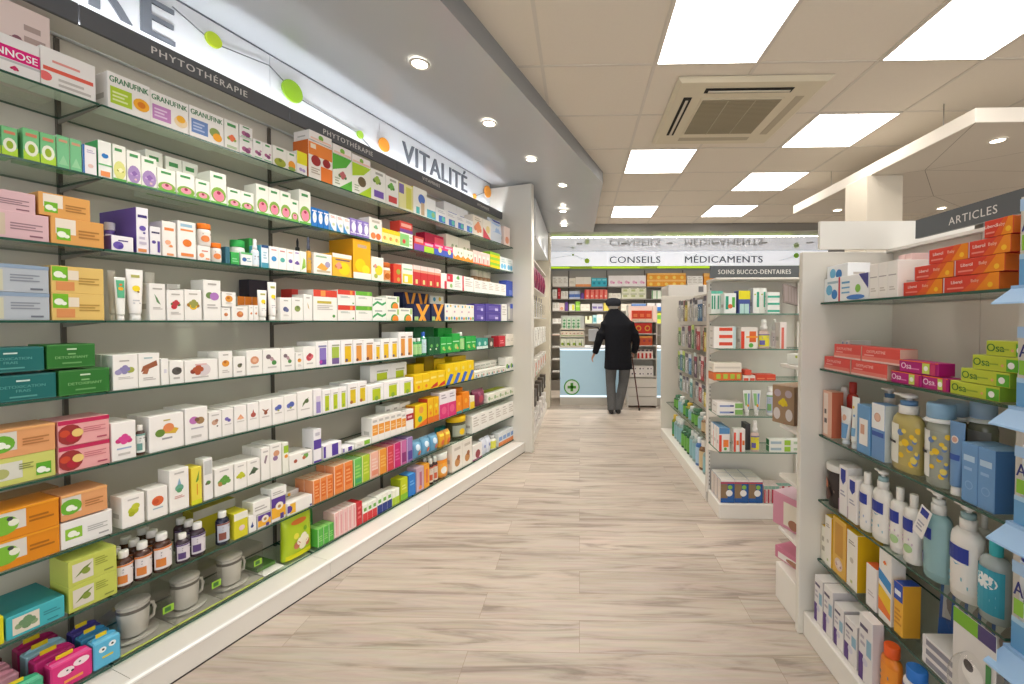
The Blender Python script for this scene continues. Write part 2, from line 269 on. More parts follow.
redband|box|white box with red band|f2f0ea|R0,.7,1,1,d8483a;R.7,.72,.85,.98,e8964a;L.15,.5,.7,.6,2,a8b8b0;C.88,.15,.06,5a9c50|t=d4483a
grnband|box|white box with green band|f2f0ea|R0,.72,1,1,6cb440;R.7,.74,.85,.98,8cc850;L.15,.5,.7,.6,2,a8b8b0|t=74b848
grnwave|box|white box with green wave|f0f2ec|P0,.2;.35,.5;.7,.3;1,.5;1,.68;.7,.5;.35,.7;0,.4,4aa868;L.15,.78,.7,.9,1,b0b8b0|
orgarc|box|white box with orange arc|f0f2e8|C.62,.12,.42,52a050;C.68,.1,.34,ee8a34;L.1,.75,.7,.88,1,b0b8b0;R.8,.5,.95,.95,a8cc80|
navy_x|box|navy box with orange cross|272c50|P.1,1;.3,1;.75,0;.55,0,eb9a34;P.75,1;.95,1;.45,.0;.25,.0,f0a83c;R.02,.02,.25,.25,a8c880|
wh_dots|box|white box with coloured dots|f0eee6|C.2,.16,.13,4c90c8;C.5,.14,.13,e8983c;C.82,.16,.13,7cb468;C.3,.86,.1,58a8c8;C.7,.88,.1,e0c040;R.1,.5,.3,.6,d0a8b8|
violet|box|violet carton|55479c|L.2,.3,.8,.7,3,8a7cc8;R.6,.2,.8,.5,d0c8ee|
grey_pack|box|grey translucent pack|b0aeb0|R.4,.7,.9,.95,3c5cc8;R.1,.1,.35,.8,d8d8cc|
tealtea|box|long dark teal tea box|1d6a68|R.02,.04,.98,.05,5c9a94;R.02,.95,.98,.96,5c9a94;R0.40,.74,0.60,0.80,cfe4de;T.5,.5,.11,5aa09a,DETOXICATION;T.5,.34,.11,5aa09a,FRAIS;L.3,.14,.7,.2,1,5aa09a|n=tea_box;t=2f8484
greentea|box|long green tea box|2f7430|R.02,.04,.98,.05,6ca464;R.02,.95,.98,.96,6ca464;R0.40,.76,0.60,0.82,cfe4c8;R0.42,.56,0.58,0.62,84b878;T.5,.4,.11,84b878,DETOXIFIANT;L.3,.18,.7,.24,1,6ca464|n=tea_box;t=3f8440
wh_lavender|box|white box with lavender sprigs|f3f1ec|F.45,.55,0.27,8f88b8,8a94c0;C.7,.55,0.16,a8b050;C.2,.5,0.14,a098c0;L.25,.8,.65,.84,1,b8b4ae;L.2,.3,.8,.36,2,c0bcb8|
wh_cinna|box|white box with cinnamon sticks|f3f1ec|P.1,.45;.2,.62;.85,.78;.9,.62,9a5c40;P.15,.4;.4,.38;.5,.55;.3,.55,a8684a;L.25,.84,.65,.88,1,a8c4c8;L.2,.2,.8,.28,2,c0bcb8|
wh_faint|box|narrow white box|f3f1ec|R.35,.45,.7,.6,d8d6e0|
wh_darkseed|box|white box with dark seeds|f3f1ec|E.5,.55,.36,.17,5a5652;C.65,.6,0.19,4c4844;L.25,.2,.7,.28,1,c0bcb8|
wh_anise|box|wide white box with star anise|f3f1ec|F.38,.5,0.27,b05838,8a4030;C.55,.52,0.30,dcd2d4;L.3,.75,.65,.82,1,e0b8b8;L.2,.15,.7,.22,1,c8c4c0|
wh_clove|box|white box with dark sprig|f3f1ec|C.5,.55,0.19,70705a;C.6,.6,0.11,505040;L.25,.2,.7,.28,1,c8c4c0|
wh_nut|box|white box with orange slice|f3f1ec|C.5,.6,0.27,d89a78;C.5,.6,0.14,e8b898;L.25,.3,.75,.36,1,c8c4c0|
wh_thymepk|box|white box with pink herb|f3f1ec|P.2,.75;.45,.5;.75,.4;.55,.65,b89aa0;C.62,.42,0.14,4f8a4a;C.3,.68,0.14,7a6a70;L.25,.2,.75,.26,1,c8c4c0|
wh_cran|box|white box with cranberries|f3f1ec|C.45,.5,0.24,c85058;C.6,.55,0.19,d87078;C.5,.62,0.14,a83c48;L.25,.2,.75,.26,1,c8c4c0|
st_purple|box|white box with purple column|f3f1f0|R.3,.08,.88,.75,8a78c0;R.3,.1,.88,.28,6a4aa0;C.4,.2,.14,b850a8;R.2,.78,.9,.85,8a8ab0|
st_lime|box|white box with green purple column|f3f1f0|R.3,.08,.88,.75,a8c050;R.3,.06,.88,.3,7a6498;R.3,.78,.9,.84,a0a890|
st_yellow|box|white box with yellow column|f3f1f0|R.3,.08,.85,.75,e6bc28;C.45,.16,.12,6a5a78;R.3,.78,.9,.84,a89890|
st_orange|box|white box with orange column|f3f1f0|R.3,.08,.85,.75,e09a48;C.4,.14,.13,7a4438;R.3,.78,.9,.84,a89890|
greenbot|bottle|small green bottle|2f9a54||a=e0e8e0;l=a8d890
bluebot|bottle|green bottle with blue cap|3a9a68||a=3060b8;l=c8e0e8
dkgreen|box|dark green carton|22603a|C.5,.5,.2,70b860;C.3,.3,.12,e0e8d0|
brgreen|box|bright green box|2fa848|L.1,.55,.9,.6,1,c8f0c8;C.5,.3,.2,a8d878;C.7,.2,.1,e8a060|
tealbox|box|teal and white box|3a9a8a|R0,0,1,.25,d8ece4;C.5,.5,.2,b8e0d8|
dark_sm|box|small dark carton|5a5048|C.5,.4,.25,c8c4b8|
red_sm|box|small red box|c8303c|L.2,.3,.8,.6,2,e89098|
crm_plain|box|plain cream box|ece6d8|L.15,.4,.85,.6,2,cfc9bc|
peachtea|box|long peach tea box|dfa06c|R.02,.25,.42,.9,d8d4c8;C.2,.5,.3,6cae34;C0.19,0.46,.12,eef4e4;C0.28,0.40,.07,eef4e4;L.5,.35,.9,.6,3,b87c4a;R0,.92,1,1,eab070|n=tea_box
limetea|box|long lime tea box|ccd070|R.02,.2,.5,.82,d8d8cc;C.2,.45,.18,b0b470;R.7,.15,.93,.6,5ca82c;C0.78,0.33,.12,eef4e4;C0.87,0.27,.07,eef4e4;L.45,.5,.66,.7,3,8a9050|n=tea_box
pinkfruit|box|pink tea box with fruit photo|e8a8a8|R0,.84,1,1,c22c58;E.22,.44,.24,.4,9a3434;C.12,.5,.14,c84a30;C.25,.3,.16,b02838;C.36,.48,.16,e8c878;L.48,.45,.92,.65,3,cc7c84;R0.74,.14,0.94,0.20,a84a5c|n=tea_box
wh_pinkfl|box|white box with pink flower|f3f0ec|F.5,.52,0.32,d84a94,c83a78;C.5,.5,0.14,ecc050;L.2,.28,.8,.32,1,9cb0d0;L.25,.12,.75,.18,1,c8c4c0|
bottle_brownw|bottle|brown bottle with white label|4a3028||a=efece6;l=e8ece8;l2=6a9c94
wh_yelflw|box|wide white box with yellow blossoms|f3f0ec|P.2,.5;.75,.42;.85,.55;.5,.68,d8b03c;C.55,.62,0.16,e08a58;C.3,.5,0.14,6a8a3c;L.35,.3,.65,.35,1,a0a0a0;L.4,.82,.6,.86,1,c0b060|
wh_pinkwalnut|box|white box with pink petals and nuts|f3f0ec|C.38,.65,0.20,c078b8;C.66,.62,0.19,a08058;C.52,.66,0.11,7a5a48;L.25,.4,.8,.44,1,b8b4c0;L.25,.15,.7,.22,1,c8c4c0|
wh_mush|box|white box with beige mushrooms|f3f0ec|C.45,.6,0.24,c8a088;C.6,.66,0.14,a88068;C.65,.45,0.07,504840;L.2,.85,.8,.9,1,c8c4c0|
wh_vioflw|box|white box with violet blossoms|f3f0ec|C.4,.62,0.18,7a70b8;C.6,.56,0.16,6a60a8;L.2,.4,.8,.43,1,c8c4c0|
wh_orgsal|box|white box with salmon petals|f3f0ec|P.2,.5;.8,.5;.5,.68,e8a07c;C.5,.54,0.14,f0b88c;L.2,.4,.8,.43,1,c8c4c0|
wh_redfig|box|white box with red bulb|f3f0ec|C.5,.56,0.23,b05a50;P.4,.6;.6,.6;.5,.78,b86058;L.2,.4,.8,.43,1,c8c4c0|
wh_brown|box|white box with brown pods|f3f0ec|P.2,.7;.5,.5;.8,.66;.5,.62,9a5c44;C.5,.52,0.14,8a4c38;L.2,.36,.8,.4,1,c8c4c0|
wh_blueflw|box|white box with blue flowers|f3f0ec|C.38,.6,0.19,6a74b8;C.58,.64,0.22,5a68b0;C.5,.52,0.09,a0a850;L.2,.4,.8,.44,1,c8c4c0|
wh_dkgreen|box|white box with dark herb|f3f0ec|P.3,.42;.6,.6;.75,.75;.5,.66;.35,.56,6a7c50;C.6,.62,0.14,5a6c44;L.2,.3,.8,.34,1,c8c4c0|
st_lilac|box|white box with lilac column|f3f0f0|R.3,.06,.85,.55,9a8cc8;R.3,.5,.85,.72,d8cce0|
st_green|box|white box with lime column|f3f1f0|R.3,.08,.8,.74,b8c828;C.55,.18,.14,8ab040;R.3,.77,.85,.82,b8b8b0|
st_ylw_w|box|white box with mustard column|f3f1f0|R.25,.14,.8,.72,dcc028;C.35,.2,.15,b07048;R.25,.76,.85,.81,b8a8a0|
yel_a|box|yellow box|efc81c|R.1,.5,.9,.62,f6e27c;C.5,.25,.16,e8862e|
yel_red|box|yellow box with red swoosh|efc81c|P0,.0;1,.1;1,.35;.4,.2,d03c34;R.1,.6,.8,.72,f6e27c|
yel_blue|box|yellow box with blue swoosh|f0cc18|P0,0;.5,0;1,.45;.6,.5,3c68c4;C.4,.7,.15,e8d880|
olive_dk|box|dark olive carton|8a7410||
wh_mixed|box|white box with coloured print|ecebe2|C.3,.35,.18,6c9c7c;C.65,.35,.18,c87868;R.1,.7,.9,.78,b8bcb0;R.1,.08,.5,.18,4c84b8|
wh_grblue|box|white box with green leaf and blue drop|eeeee6|C.4,.35,.28,7cb050;C.75,.3,.2,3c58a8|
amber_tea|box|long amber tea box|de8a1c|R.02,.3,.52,.95,d8d4cc;C.22,.5,.32,7cb838;C.35,.55,.12,e8ecd8;C.3,.7,.07,3c4444;L.56,.4,.92,.6,2,a86818;R0,.93,1,1,eca024|n=tea_box
wh_tea|box|long white tea box|eae9e6|R.08,.3,.4,.72,8cc038;C0.21,0.50,.12,eef4e4;C0.30,0.44,.07,eef4e4;L.5,.4,.9,.6,3,b8b8b4;R0.72,.16,0.92,0.22,a0a0a0|n=tea_box
brown_flat|box|flat brown carton|b08458||
wh_ylgfl|box|white box with yellow green blossom|f3f0ea|C.5,.5,0.24,b8c030;C.6,.62,0.19,c8cc40;C.42,.4,0.14,a8b028;L.25,.85,.75,.9,1,c8c4c0|
wh_redorg|box|white box with orange oval|f3f0ea|E.5,.56,.3,.16,d8683c;C.4,.55,0.16,c85430;L.25,.3,.75,.34,1,a0b8c8|
wh_drop|box|white box with blue green drop|f3f0ea|P.38,.58;.5,.78;.62,.58,8ab0c8;C.5,.54,0.22,6ca890;C.5,.48,0.14,5ca070;L.25,.3,.75,.36,2,d8a098;L.25,.88,.75,.92,1,c0bcb8|
yel_leaf|box|yellow box with green leaf|e8d84c|P.4,.6;.75,.9;.7,.65;.55,.6,6c9c3c;R.5,.25,.6,.55,e09a30;R0,0,1,.12,d8dc30|s=e2c028
clearbox|box|clear fronted narrow box|ecebe8|R.1,.62,.9,.95,c8cac8;C.5,.42,.26,5f8a50;C.3,.4,.14,706050|
wh_mint|box|white box with green herb|f3f0ea|F.5,.5,0.32,68a048,70a858;C.3,.42,0.14,b88850;L.25,.85,.75,.9,1,c8c4c0|
wh_ylwsm|box|white box with yellow clusters|f3f0ea|F.5,.5,0.34,c8cc38,b8bc30;L.25,.85,.75,.9,1,c8c4c0|
wh_thyme|box|white box with grey thyme|f3f0ea|P.1,.4;.5,.45;.9,.55;.5,.7,5c7058;C.5,.5,0.16,4c5c48;L.25,.85,.75,.9,1,c8c4c0|
wh_mauve|box|white box with mauve bud|f3f0ea|P.3,.55;.5,.5;.75,.75;.5,.75,9a8890;L.2,.85,.8,.9,1,c8c4c0|
wh_figs|box|white box with orange and purple petals|f3f0ea|C.55,.7,0.27,d8a07c;C.45,.56,0.22,9a7ca0;L.2,.88,.8,.92,1,c8c4c0|
wh_grorg|box|white box with green orange corner|f0f0e4|R.2,.66,1,.9,a0c43c;C.6,.55,.3,ee9a34|
wh_rdgrn|box|wide white box with small herbs|f3f0ea|C.25,.55,0.12,b05a44;C.7,.72,0.18,78b058;C.62,.62,0.12,c07050;L.5,.85,.9,.9,1,c8c4c0|
purpband|box|tall white box with purple band|f0eef2|R0,.4,1,.68,5c44a0;R0,0,1,.06,5c44a0;L.2,.8,.8,.9,1,c8c4d0|
purpvert|box|white box with purple stripe|f0eef2|R.45,.08,.8,.92,5840a0;R0,.1,.12,.9,5840a0|
grnlab|box|low white box with green label|f0f0ea|R.55,.15,.9,.85,84c038;L.1,.3,.4,.6,2,c8c8c0|
orgpatch|box|white box with orange patch|f2eee8|R.1,.28,1,.7,eda040;L.2,.4,.9,.55,2,f6cc90;L.15,.8,.85,.9,1,c8c4c0|
redlab_w|box|white box with dark red label|f2eeea|R0,.5,1,.8,b02838;L.2,.6,.8,.7,1,e8b0b8|
yel_green|box|yellow box with green disc|ecca1c|P0,0;1,0;1,.3;.5,.15,e8702c;C.4,.35,.18,5cb068;C.5,.75,.2,e8a048|s=d8881c
yelorg|box|yellow and orange box|ecb41c|C.5,.65,.25,f0d840;R0,0,1,.25,e0702c;C.5,.4,.2,e88a28|s=d0482c
wh_pinkbot|box|white over hot pink box|ece6ea|R0,0,1,.55,dc3c7c;C.5,.3,.3,e8608c;L.2,.75,.8,.9,2,b0a8b0|
org_plain|box|orange box|ee8a20|C.5,.55,.2,f4b03c;R0,0,1,.12,48a0a0|
wh_yelsm|box|small white and yellow box|f0ecd8|R0,0,1,.55,ecc828|
maroonbag|pouch|maroon foil pouch|7c2c4c|C.5,.4,.25,c05060;C.4,.7,.14,a06078|n=foil_pouch;c=pouch
wh_small|box|low white carton with green print|eceade|C.3,.5,.25,9cb88c;R.5,.3,.9,.5,c8d0a8|
lime_sm|box|small lime carton|bccc3c|C.5,.5,.3,7c9c34|
yel_plain|box|yellow box edge|dcd420||n=tea_box
cyantea|box|large turquoise tea box|46b0ba|R.1,.12,.55,.86,dcd4c4;F.33,.48,.3,6c9068,88a078;L.62,.45,.92,.62,2,388c96;R0.68,.16,0.88,0.21,2c7c88|n=tea_box;t=2c8c94
limeleaf|box|lime tea box with olive leaf|c2ca5c|R.08,.14,.5,.84,d8d2c4;P.12,.3;.35,.5;.48,.72;.3,.6,6c8430;C.35,.45,.12,84983c;L.54,.5,.8,.8,4,9aa244;R0.72,.14,0.92,0.20,8c9444|n=tea_box;t=d0d868
bottle_honey|bottle|brown jar bottle with white cap|4a2c20||a=efece8;l=e6e0e0;l2=d8823c
bottle_violet|bottle|small dark bottle with lilac label|3c2c38||a=efece8;l=dcd6dc;l2=5a4478
bottle_navy|bottle|flat navy bottle with photo label|1c2038||a=ecece8;l=c8ccd8;l2=8a5044
yel_wide|box|wide yellow and grey carton|c0b428|R0,.7,1,1,d0ccc0;C.6,.35,.12,d8c0c0|
yel_wh2|box|yellow box with white top|d8d030|R0,.72,1,1,e8e8dc;C.55,.38,.22,e0c8cc|
wh_bdrop|box|white box with navy drop|f0eeec|C.45,.35,.2,3c508c;P.35,.42;.5,.62;.56,.42,3c508c|
purpyel|box|white purple and yellow box|ece8e6|R0,.6,1,1,5a3c94;R0,.14,1,.6,ecb034;C.55,.62,.28,f0e8d8;C.55,.6,.12,b08858;R.6,.04,.85,.28,54408c|
wh_flat2|box|flat white carton|f0eee9|L.1,.3,.8,.6,2,b8b4b0|
wh_yelspine|box|low white box with yellow block|f0ede8|R.1,.1,.32,.9,ecb838;C.05,.5,.3,5a4098;C.93,.15,.1,4c4488|
orange_ca|box|orange striped box|ea8c48|R0,0,.07,1,f6dcc8;R.2,.2,.85,.85,e2702c;L.25,.3,.8,.75,4,f0a468|s=f0a070;t=f6d0b0
tea_green|box|green striped box|6cc058|R0,0,.07,1,e8f4d8;L.2,.3,.85,.75,4,98d468;R.2,.1,.9,.25,48a870|t=a8d890
tea_lime|box|lime striped box|b0cc34|R0,0,.07,1,f0f4c8;L.2,.3,.85,.75,4,d0dc58|t=d0dc90
tea_pink|box|rose striped box|eeb8a4|R0,0,.07,1,f8e8dc;L.2,.3,.85,.75,4,f4d0c4;R.2,.1,.9,.3,e89478|t=f0d0c0
tea_orange|box|apricot striped box|e89838|R0,0,.07,1,f8e0c0;L.2,.3,.85,.75,4,f0b45c|t=f0c890
tea_red|box|red striped box|d84450|R0,0,.07,1,f4d0c8;L.2,.3,.85,.75,4,e87078|t=e898a0
tea_magenta|box|magenta striped box|cc2c74|R0,0,.07,1,f4c8dc;L.2,.3,.85,.75,4,e05c98|t=e090b0
tea_mauve|box|plum striped box|c86ca4|R0,0,.07,1,f4d8e8;R.2,.1,.9,.5,8c3474|t=d8a0c8
tea_violet|box|violet striped box|9a7cb8|R0,0,.07,1,e8d8f0;R.2,.1,.9,.45,5c4898|t=b8a0d0
pack_blue|pouch|blue and white packet|6ca8cc|C.4,.6,.25,d8e8f4;C.6,.25,.2,e07850|n=wipes_packet;c=packet
pack_yel|pouch|yellow and orange packet|e4a42c|C.5,.3,.3,e87848;R.1,.7,.9,.85,f0dc50|n=wipes_packet;c=packet
teal_pack|box|teal carton|2c9c9c||
pot_yellow|jar|black pot with yellow lid|4c4c34||a=ecc418;l=a8b0a0
green_sm|box|green box|58b048|R0,0,.08,1,d8f0c8;L.2,.3,.8,.6,3,8cd070|t=90d070
pink_pale|box|pale pink box|ecc0bc|R0,0,.1,1,f8ecec;R.4,.1,.6,.85,e0989c|t=f4e0dc
red_tall|box|tall red box|c83038|L.2,.3,.8,.8,3,e07070|
wh_redb|box|white green and red box|eef0e6|R0,0,1,.5,d03c40;R.2,.6,.8,.8,70b050|
wh_navyb|box|white green and navy box|eef0e6|R0,0,1,.5,2c3c80;R.2,.6,.8,.8,70b050|
wh_limeb|box|white and lime box|eef0e0|R0,0,1,.5,b0cc38|
lime_tall|box|yellow green box|c0cc20|R0,0,1,.3,80b830;L.2,.5,.8,.7,2,d8e070|s=a0b018
blue_tall|box|bright blue box|2878c8|L.2,.5,.8,.7,2,68a8e0|t=50a0e0;s=2060a0
mauve_st|box|mauve box with orange spot|c8a8b4|R.4,.2,.7,.8,b0647c;C.5,.15,.2,e88a38|
org_st|box|orange and yellow box|eca030|R.3,.2,.7,.8,d87038|
bottle_brown2|bottle|brown syrup bottle with pale label|3c2420||a=dcdcd4;l=d8c8b8;l2=c05838
jar_orange2|jar|orange jar with pale lid|e88c1c||a=e4e4dc;l=f0a840
wh_brownfig|box|cream box with brown nuts|e8e2d8|C.5,.3,.26,c08850;C.6,.45,.16,9a6038;L.2,.75,.8,.85,1,c8c0b4|
wh_redfr|box|white box with dark red fruit|eae6e2|C.55,.35,.28,984048;R0,0,1,.08,a04880|
whbl_bag|pouch|white packet with blue print|dce0ec|C.5,.5,.2,8c98c8|n=wipes_packet;c=packet
wh_yelbt|bottle|small white bottle with yellow foot|e8e8e0||a=d8d8d8;l=d8d858
bluewh_mix|box|white blue and orange box|dce0e4|R0,0,1,.3,e08850;R.1,.4,.9,.7,88a8d8|
wh_bluepat|box|white box with blue splashes|eef2f4|C.3,.5,.22,70b8dc;C.6,.3,.2,3c80c0;L.2,.75,.8,.85,1,a8c0cc|
wh_bluepat2|box|white blue carton lying on others|eef2f4|C.3,.5,.3,70b8dc;C.6,.4,.3,3c80c0|
wh_redblue|box|white box with red edge and blue corner|f0f2f2|R0,0,.06,1,c83848;R.12,.7,.4,.78,6ca8d0;R.12,.5,.4,.56,6ca8d0;R.12,.3,.4,.36,6ca8d0;P.7,1;1,1;1,.4,4c4c8c;C.68,.45,.16,88c050;E.6,.12,.3,.1,4c80c8|
wh_thinlines|box|tall thin white box|eeeae4|L.2,.2,.8,.3,2,c8c0b8;L.1,.6,.9,.63,1,b0a8a8|
pinkgrid|box|pale pink gridded box|ecc8c4|R.08,.1,.9,.9,f0d4d0;L.1,.2,.85,.8,5,e0b0ac|
liberol|box|red and orange ointment box|d8402c|P.6,0;1,0;1,1;.85,1,ec8a1c;P.35,0;.6,0;.85,1;.7,1,e05c24;C.86,.3,.16,f8c030;T.26,.54,.21,fff4ec,Liberol;T.6,.54,.20,f4c8b0,Baby;R0,.0,.02,1,d8ccd8;L.08,.2,.4,.3,1,ec9080|n=ointment_box;s=cc6a20
wh_vertblue|box|slim white carton with blue stripe|ece8e8|R.25,.3,.5,.95,4c64a8;R0,0,1,.1,d85c5c|
oxy|box|coral red ointment box|dc5048|R0,0,1,.12,f0c8c0;T.4,.6,.2,f8d0c8,OXYPLASTINE;L.08,.4,.35,.48,1,f0a8a0;R0,.12,1,.35,e47c70|n=ointment_box;s=d8b4a0
osapink|box|magenta gel tube carton|b41c78|T.2,.3,.5,f8d8ec,Osa;R.0,.92,1,1,e8702c;R.62,.08,.8,.9,c8d860;C.71,.5,.2,f0f0e8;R.82,0,.94,1,c83c6c;L.34,.3,.55,.4,1,e080b8|n=ointment_box;s=a41468
osagreen|box|lime gel tube carton|bcc83c|T.2,.28,.55,3c7430,Osa;R.76,.05,1,.85,5cac2c;C.86,.45,.22,f0f0ec;C.68,.4,.1,e0a870;L.36,.4,.6,.5,1,90a838|n=ointment_box;s=8cb83c
peach_tall|box|tall peach and cream box|e4b49c|R.1,.05,.6,.95,f0dcd0;L.2,.3,.5,.6,2,706460|s=c06a50
spray_white2|spray|white spray bottle|ece8e2||a=f0ece6;l=b0a8a0
bottle_red|bottle|red bottle|b83a30||a=a83028;l=a83028
tube_bluew|tube|white tube with blue foot|e8eaec|R.0,.0,1,.5,6c9cc8;C.5,.7,.2,d8a890|a=d8e0e8
tube_yelblue|tube|white tube with yellow specks|e8eae4|C.4,.8,.14,e8c040;C.6,.6,.12,6c9cc8;R.1,.1,.9,.3,7ca8cc|a=e0e4e4
blue_klor|box|sky blue box with white window|6c9cc8|R.2,.18,.85,.72,f0ece6;R.3,.4,.6,.6,d8a890|s=5c90c0;t=7cacd0
baby_box|box|blue and white box with baby face|7098c8|R0,.55,1,1,eef0f0;C.45,.76,.26,d0a090;C.45,.76,.2,e0b8a4;R.05,.42,.95,.5,3c5ca8|s=c8d0d0
pump_yellow|pump|tall pump bottle with dotted label|b8a868|R.0,0,.5,1,e8e8dc;C0.81,0.08,0.08,e8c030;C0.88,0.14,0.09,6c88b8;C0.86,0.19,0.09,e8d060;C0.57,0.25,0.07,e8c030;C0.94,0.31,0.08,6c88b8;C0.92,0.36,0.05,e8d060;C0.75,0.42,0.06,e8c030;C0.78,0.48,0.07,6c88b8;C0.57,0.53,0.06,e8d060;C0.67,0.59,0.09,e8c030;C0.87,0.65,0.06,6c88b8;C0.88,0.70,0.06,e8d060;C0.81,0.76,0.06,e8c030;C0.56,0.82,0.08,6c88b8;C0.64,0.87,0.06,e8d060;C0.95,0.93,0.08,e8c030;R.05,.5,.45,.56,2c2c2c|a=5c80a8;g=1
bottle_lace|bottle|clear bottle with pale blue cap|a0a498|R.0,0,.5,1,e6e6e0;C0.81,0.08,0.08,e8c030;C0.88,0.14,0.09,6c88b8;C0.86,0.19,0.09,e8d060;C0.57,0.25,0.07,e8c030;C0.94,0.31,0.08,6c88b8;C0.92,0.36,0.05,e8d060;C0.75,0.42,0.06,e8c030;C0.78,0.48,0.07,6c88b8;C0.57,0.53,0.06,e8d060;C0.67,0.59,0.09,e8c030;C0.87,0.65,0.06,6c88b8;C0.88,0.70,0.06,e8d060;C0.81,0.76,0.06,e8c030;C0.56,0.82,0.08,6c88b8;C0.64,0.87,0.06,e8d060;C0.95,0.93,0.08,e8c030;R.05,.5,.45,.56,2c2c2c|a=88acc8;g=1
bottle_lace2|bottle|hair bottle with lace cap|7c7c68||a=9cb4cc;l=8c8c88
tube_blue2|tube|blue tube with white cap|6c94c0|R.05,.4,.95,.5,3c5ca8;C.5,.75,.25,e8dcd4;C.5,.75,.17,d0a090|a=ece8e0
blue_boxes|box|pale blue soap box|6f9ccc|C.5,.3,.26,8cb4dc;C.5,.3,.2,6f9ccc;L.15,.7,.85,.8,1,b8d4ec;L.2,.55,.7,.6,1,98bce0|s=4c7cb4;t=84acd8
tub_black|tub|black tub with white lid|3c3230|C.3,.6,.2,c07858;C.4,.3,.2,5c4038;L.1,.4,.7,.6,2,a09080|a=dcdad4
wh_must|box|white carton with blue shield label|ece8e6|R.2,.72,.8,.94,2c3c98;P.2,.72;.8,.72;.5,.62,2c3c98;L.2,.4,.8,.5,2,a8a8b8;R0,0,.08,.3,b090a8|
bottle_must|bottle|white bottle with blue shield label|ece8e2|R.2,.62,.8,.92,2c3c98;L.2,.1,.8,.3,2,90a8c8|a=f0ece6;g=1
pump_must|pump|white pump bottle with blue shield label|ece8e2|R.2,.6,.8,.9,2c3c98;P.2,.6;.8,.6;.5,.52,48a0c0;L.2,.1,.8,.3,2,80b8c8|a=98b4b8;g=1
bottle_mustg|bottle|white bottle with shield and lilac print|ece8e2|R.2,.62,.8,.92,2c3c98;L.2,.3,.8,.45,2,c8a0c8;C.6,.2,.2,a8c890|a=ece8e0;g=1
pump_teal|pump|pale teal bottle with white pump|90b4b8|R.0,.68,.6,.92,2c3c98;R.0,.1,.3,.3,8c8cb8|a=e4e4e0;g=1
bottle_clear|bottle|clear bottle with turquoise cap|a8b4b4|R.0,.02,1,.98,3ca0b8;E.5,.7,.34,.16,eef2f2;L.2,.2,.8,.45,3,80c8d8|a=3cb0b8;g=1
yw_sm|box|small cream box with yellow lid|ece8d8|L.2,.3,.8,.7,2,b8b0a0|t=ecc820;s=ecc820
yw_tall|box|tall cream box with yellow side|ebe6da|L.2,.78,.8,.84,2,a09888;C.5,.5,.18,c8c0b0;R.4,.1,.6,.15,b8c080|t=e8c01c;s=e8b818
gold_pic|box|golden box with flower photo|dcae50|R.2,.35,.8,.92,c8923c;C.5,.2,.3,d8c0b0;F.5,.2,.2,e0d0c8,b08888|t=e8b828;s=d89c28
wh_orgtop|box|white box with orange lid|eae4e2|L.2,.3,.8,.4,2,c8c0c0|t=ec6a34;s=ece0dc
wh_blor|box|white box with blue and orange waves|ece8e2|P0,.55;1,.45;1,.6;0,.7,3c8cc8;P0,.3;1,.15;1,.38;0,.48,ecc030;P0,.12;1,.08;1,.16;0,.3,e87834;F.5,.82,.14,e87848,e8b040|
blue_yel|box|yellow box with blue top|e8b03c|R0,.66,1,1,2c50b0;L.1,.2,.9,.5,4,c88828;R.1,.76,.8,.86,e8ecf4|t=2c50b0;s=e4a834
avent|box|white and violet baby bottle carton|dedad8|R.0,.0,.35,.4,5a3c80;C.5,.32,.2,cac8d4;R.1,.8,.7,.86,585068;R.6,.45,.95,.7,8cb0c4;L.15,.55,.5,.7,2,b0aab4|s=c9c4c6;t=e4e0de
bottle_orange|bottle|orange sun lotion bottle|e08020||a=e05a20;l=e89030
bottle_wb|bottle|white lotion bottle with blue cap|e4e6e8||a=2c70c0;l=5868a8
grn_brush|box|white and green toothbrush card|eaf0ec|R.1,.2,.35,.8,2f9c7c;R.5,.2,.75,.8,2f9c7c;R0,.88,1,1,60c0a8|
grn_brush2|box|white card with green brush|eaf0ee|R.1,.2,.35,.85,2f9c7c;R.65,.3,.9,.8,58b050;C.5,.35,.2,e07040|
yelblue_h|box|blue pack with yellow header|48589c|R0,.62,1,1,e4dc2c;R.1,0,.9,.42,b8dcd8;R.45,0,.55,.42,90b8b8|
wh_grnst|box|white card with green strip|ecefe8|R.55,.25,.9,.85,3ca888;C.3,.75,.12,b8c840|
wh_grn3|box|flat white green striped box|ecf0ec|R0,.2,1,.5,44b094|
tpaste_red|box|long white toothpaste box red print|f0ece6|R.25,.4,.85,.85,dc5038;R.88,0,1,1,c8e0e4|n=toothpaste_box
redorg_bx|box|white red and orange box|ece8e0|R0,0,.2,.8,e04a34;R.5,.3,.9,.8,e06a34;R.3,.5,1,.58,ee9a30;C.6,.15,.14,60b048|
spray_yel|spray|spray bottle with yellow tag|d8c0b4||a=f0eeea;l=e4dc40;l2=6c68b0
spray_wh|spray|slim white bottle|ece8e4||a=f0eeea;l=d8d0d0
pink_st|box|pale box with coral stripe|e8e0dc|R.2,0,.6,.8,d87060|
org_grn|box|wide orange box with green windows|e0743c|R.1,.2,.25,.8,a8c848;R.35,.2,.5,.8,b0cc50;R.6,.2,.75,.8,a8c848;R.83,.2,.95,.8,b0cc50|
crm_wide|box|wide cream carton|ece4d6|L.05,.4,.95,.6,1,d4ccc0|
redwh_sm|box|low white and red box|ece0d8|R.1,0,.9,.5,d85844|
red_sm2|box|tiny red carton|d85844||
redo_sm|box|low orange red box|d84c34|R.1,.2,.9,.4,ec8860|
tpaste_bl|box|long white toothpaste box green print|eeece8|R.1,.3,.5,.6,8c9cc8;R.5,.35,.65,.6,2c3c80;R.7,.1,1,.9,88b868|n=toothpaste_box
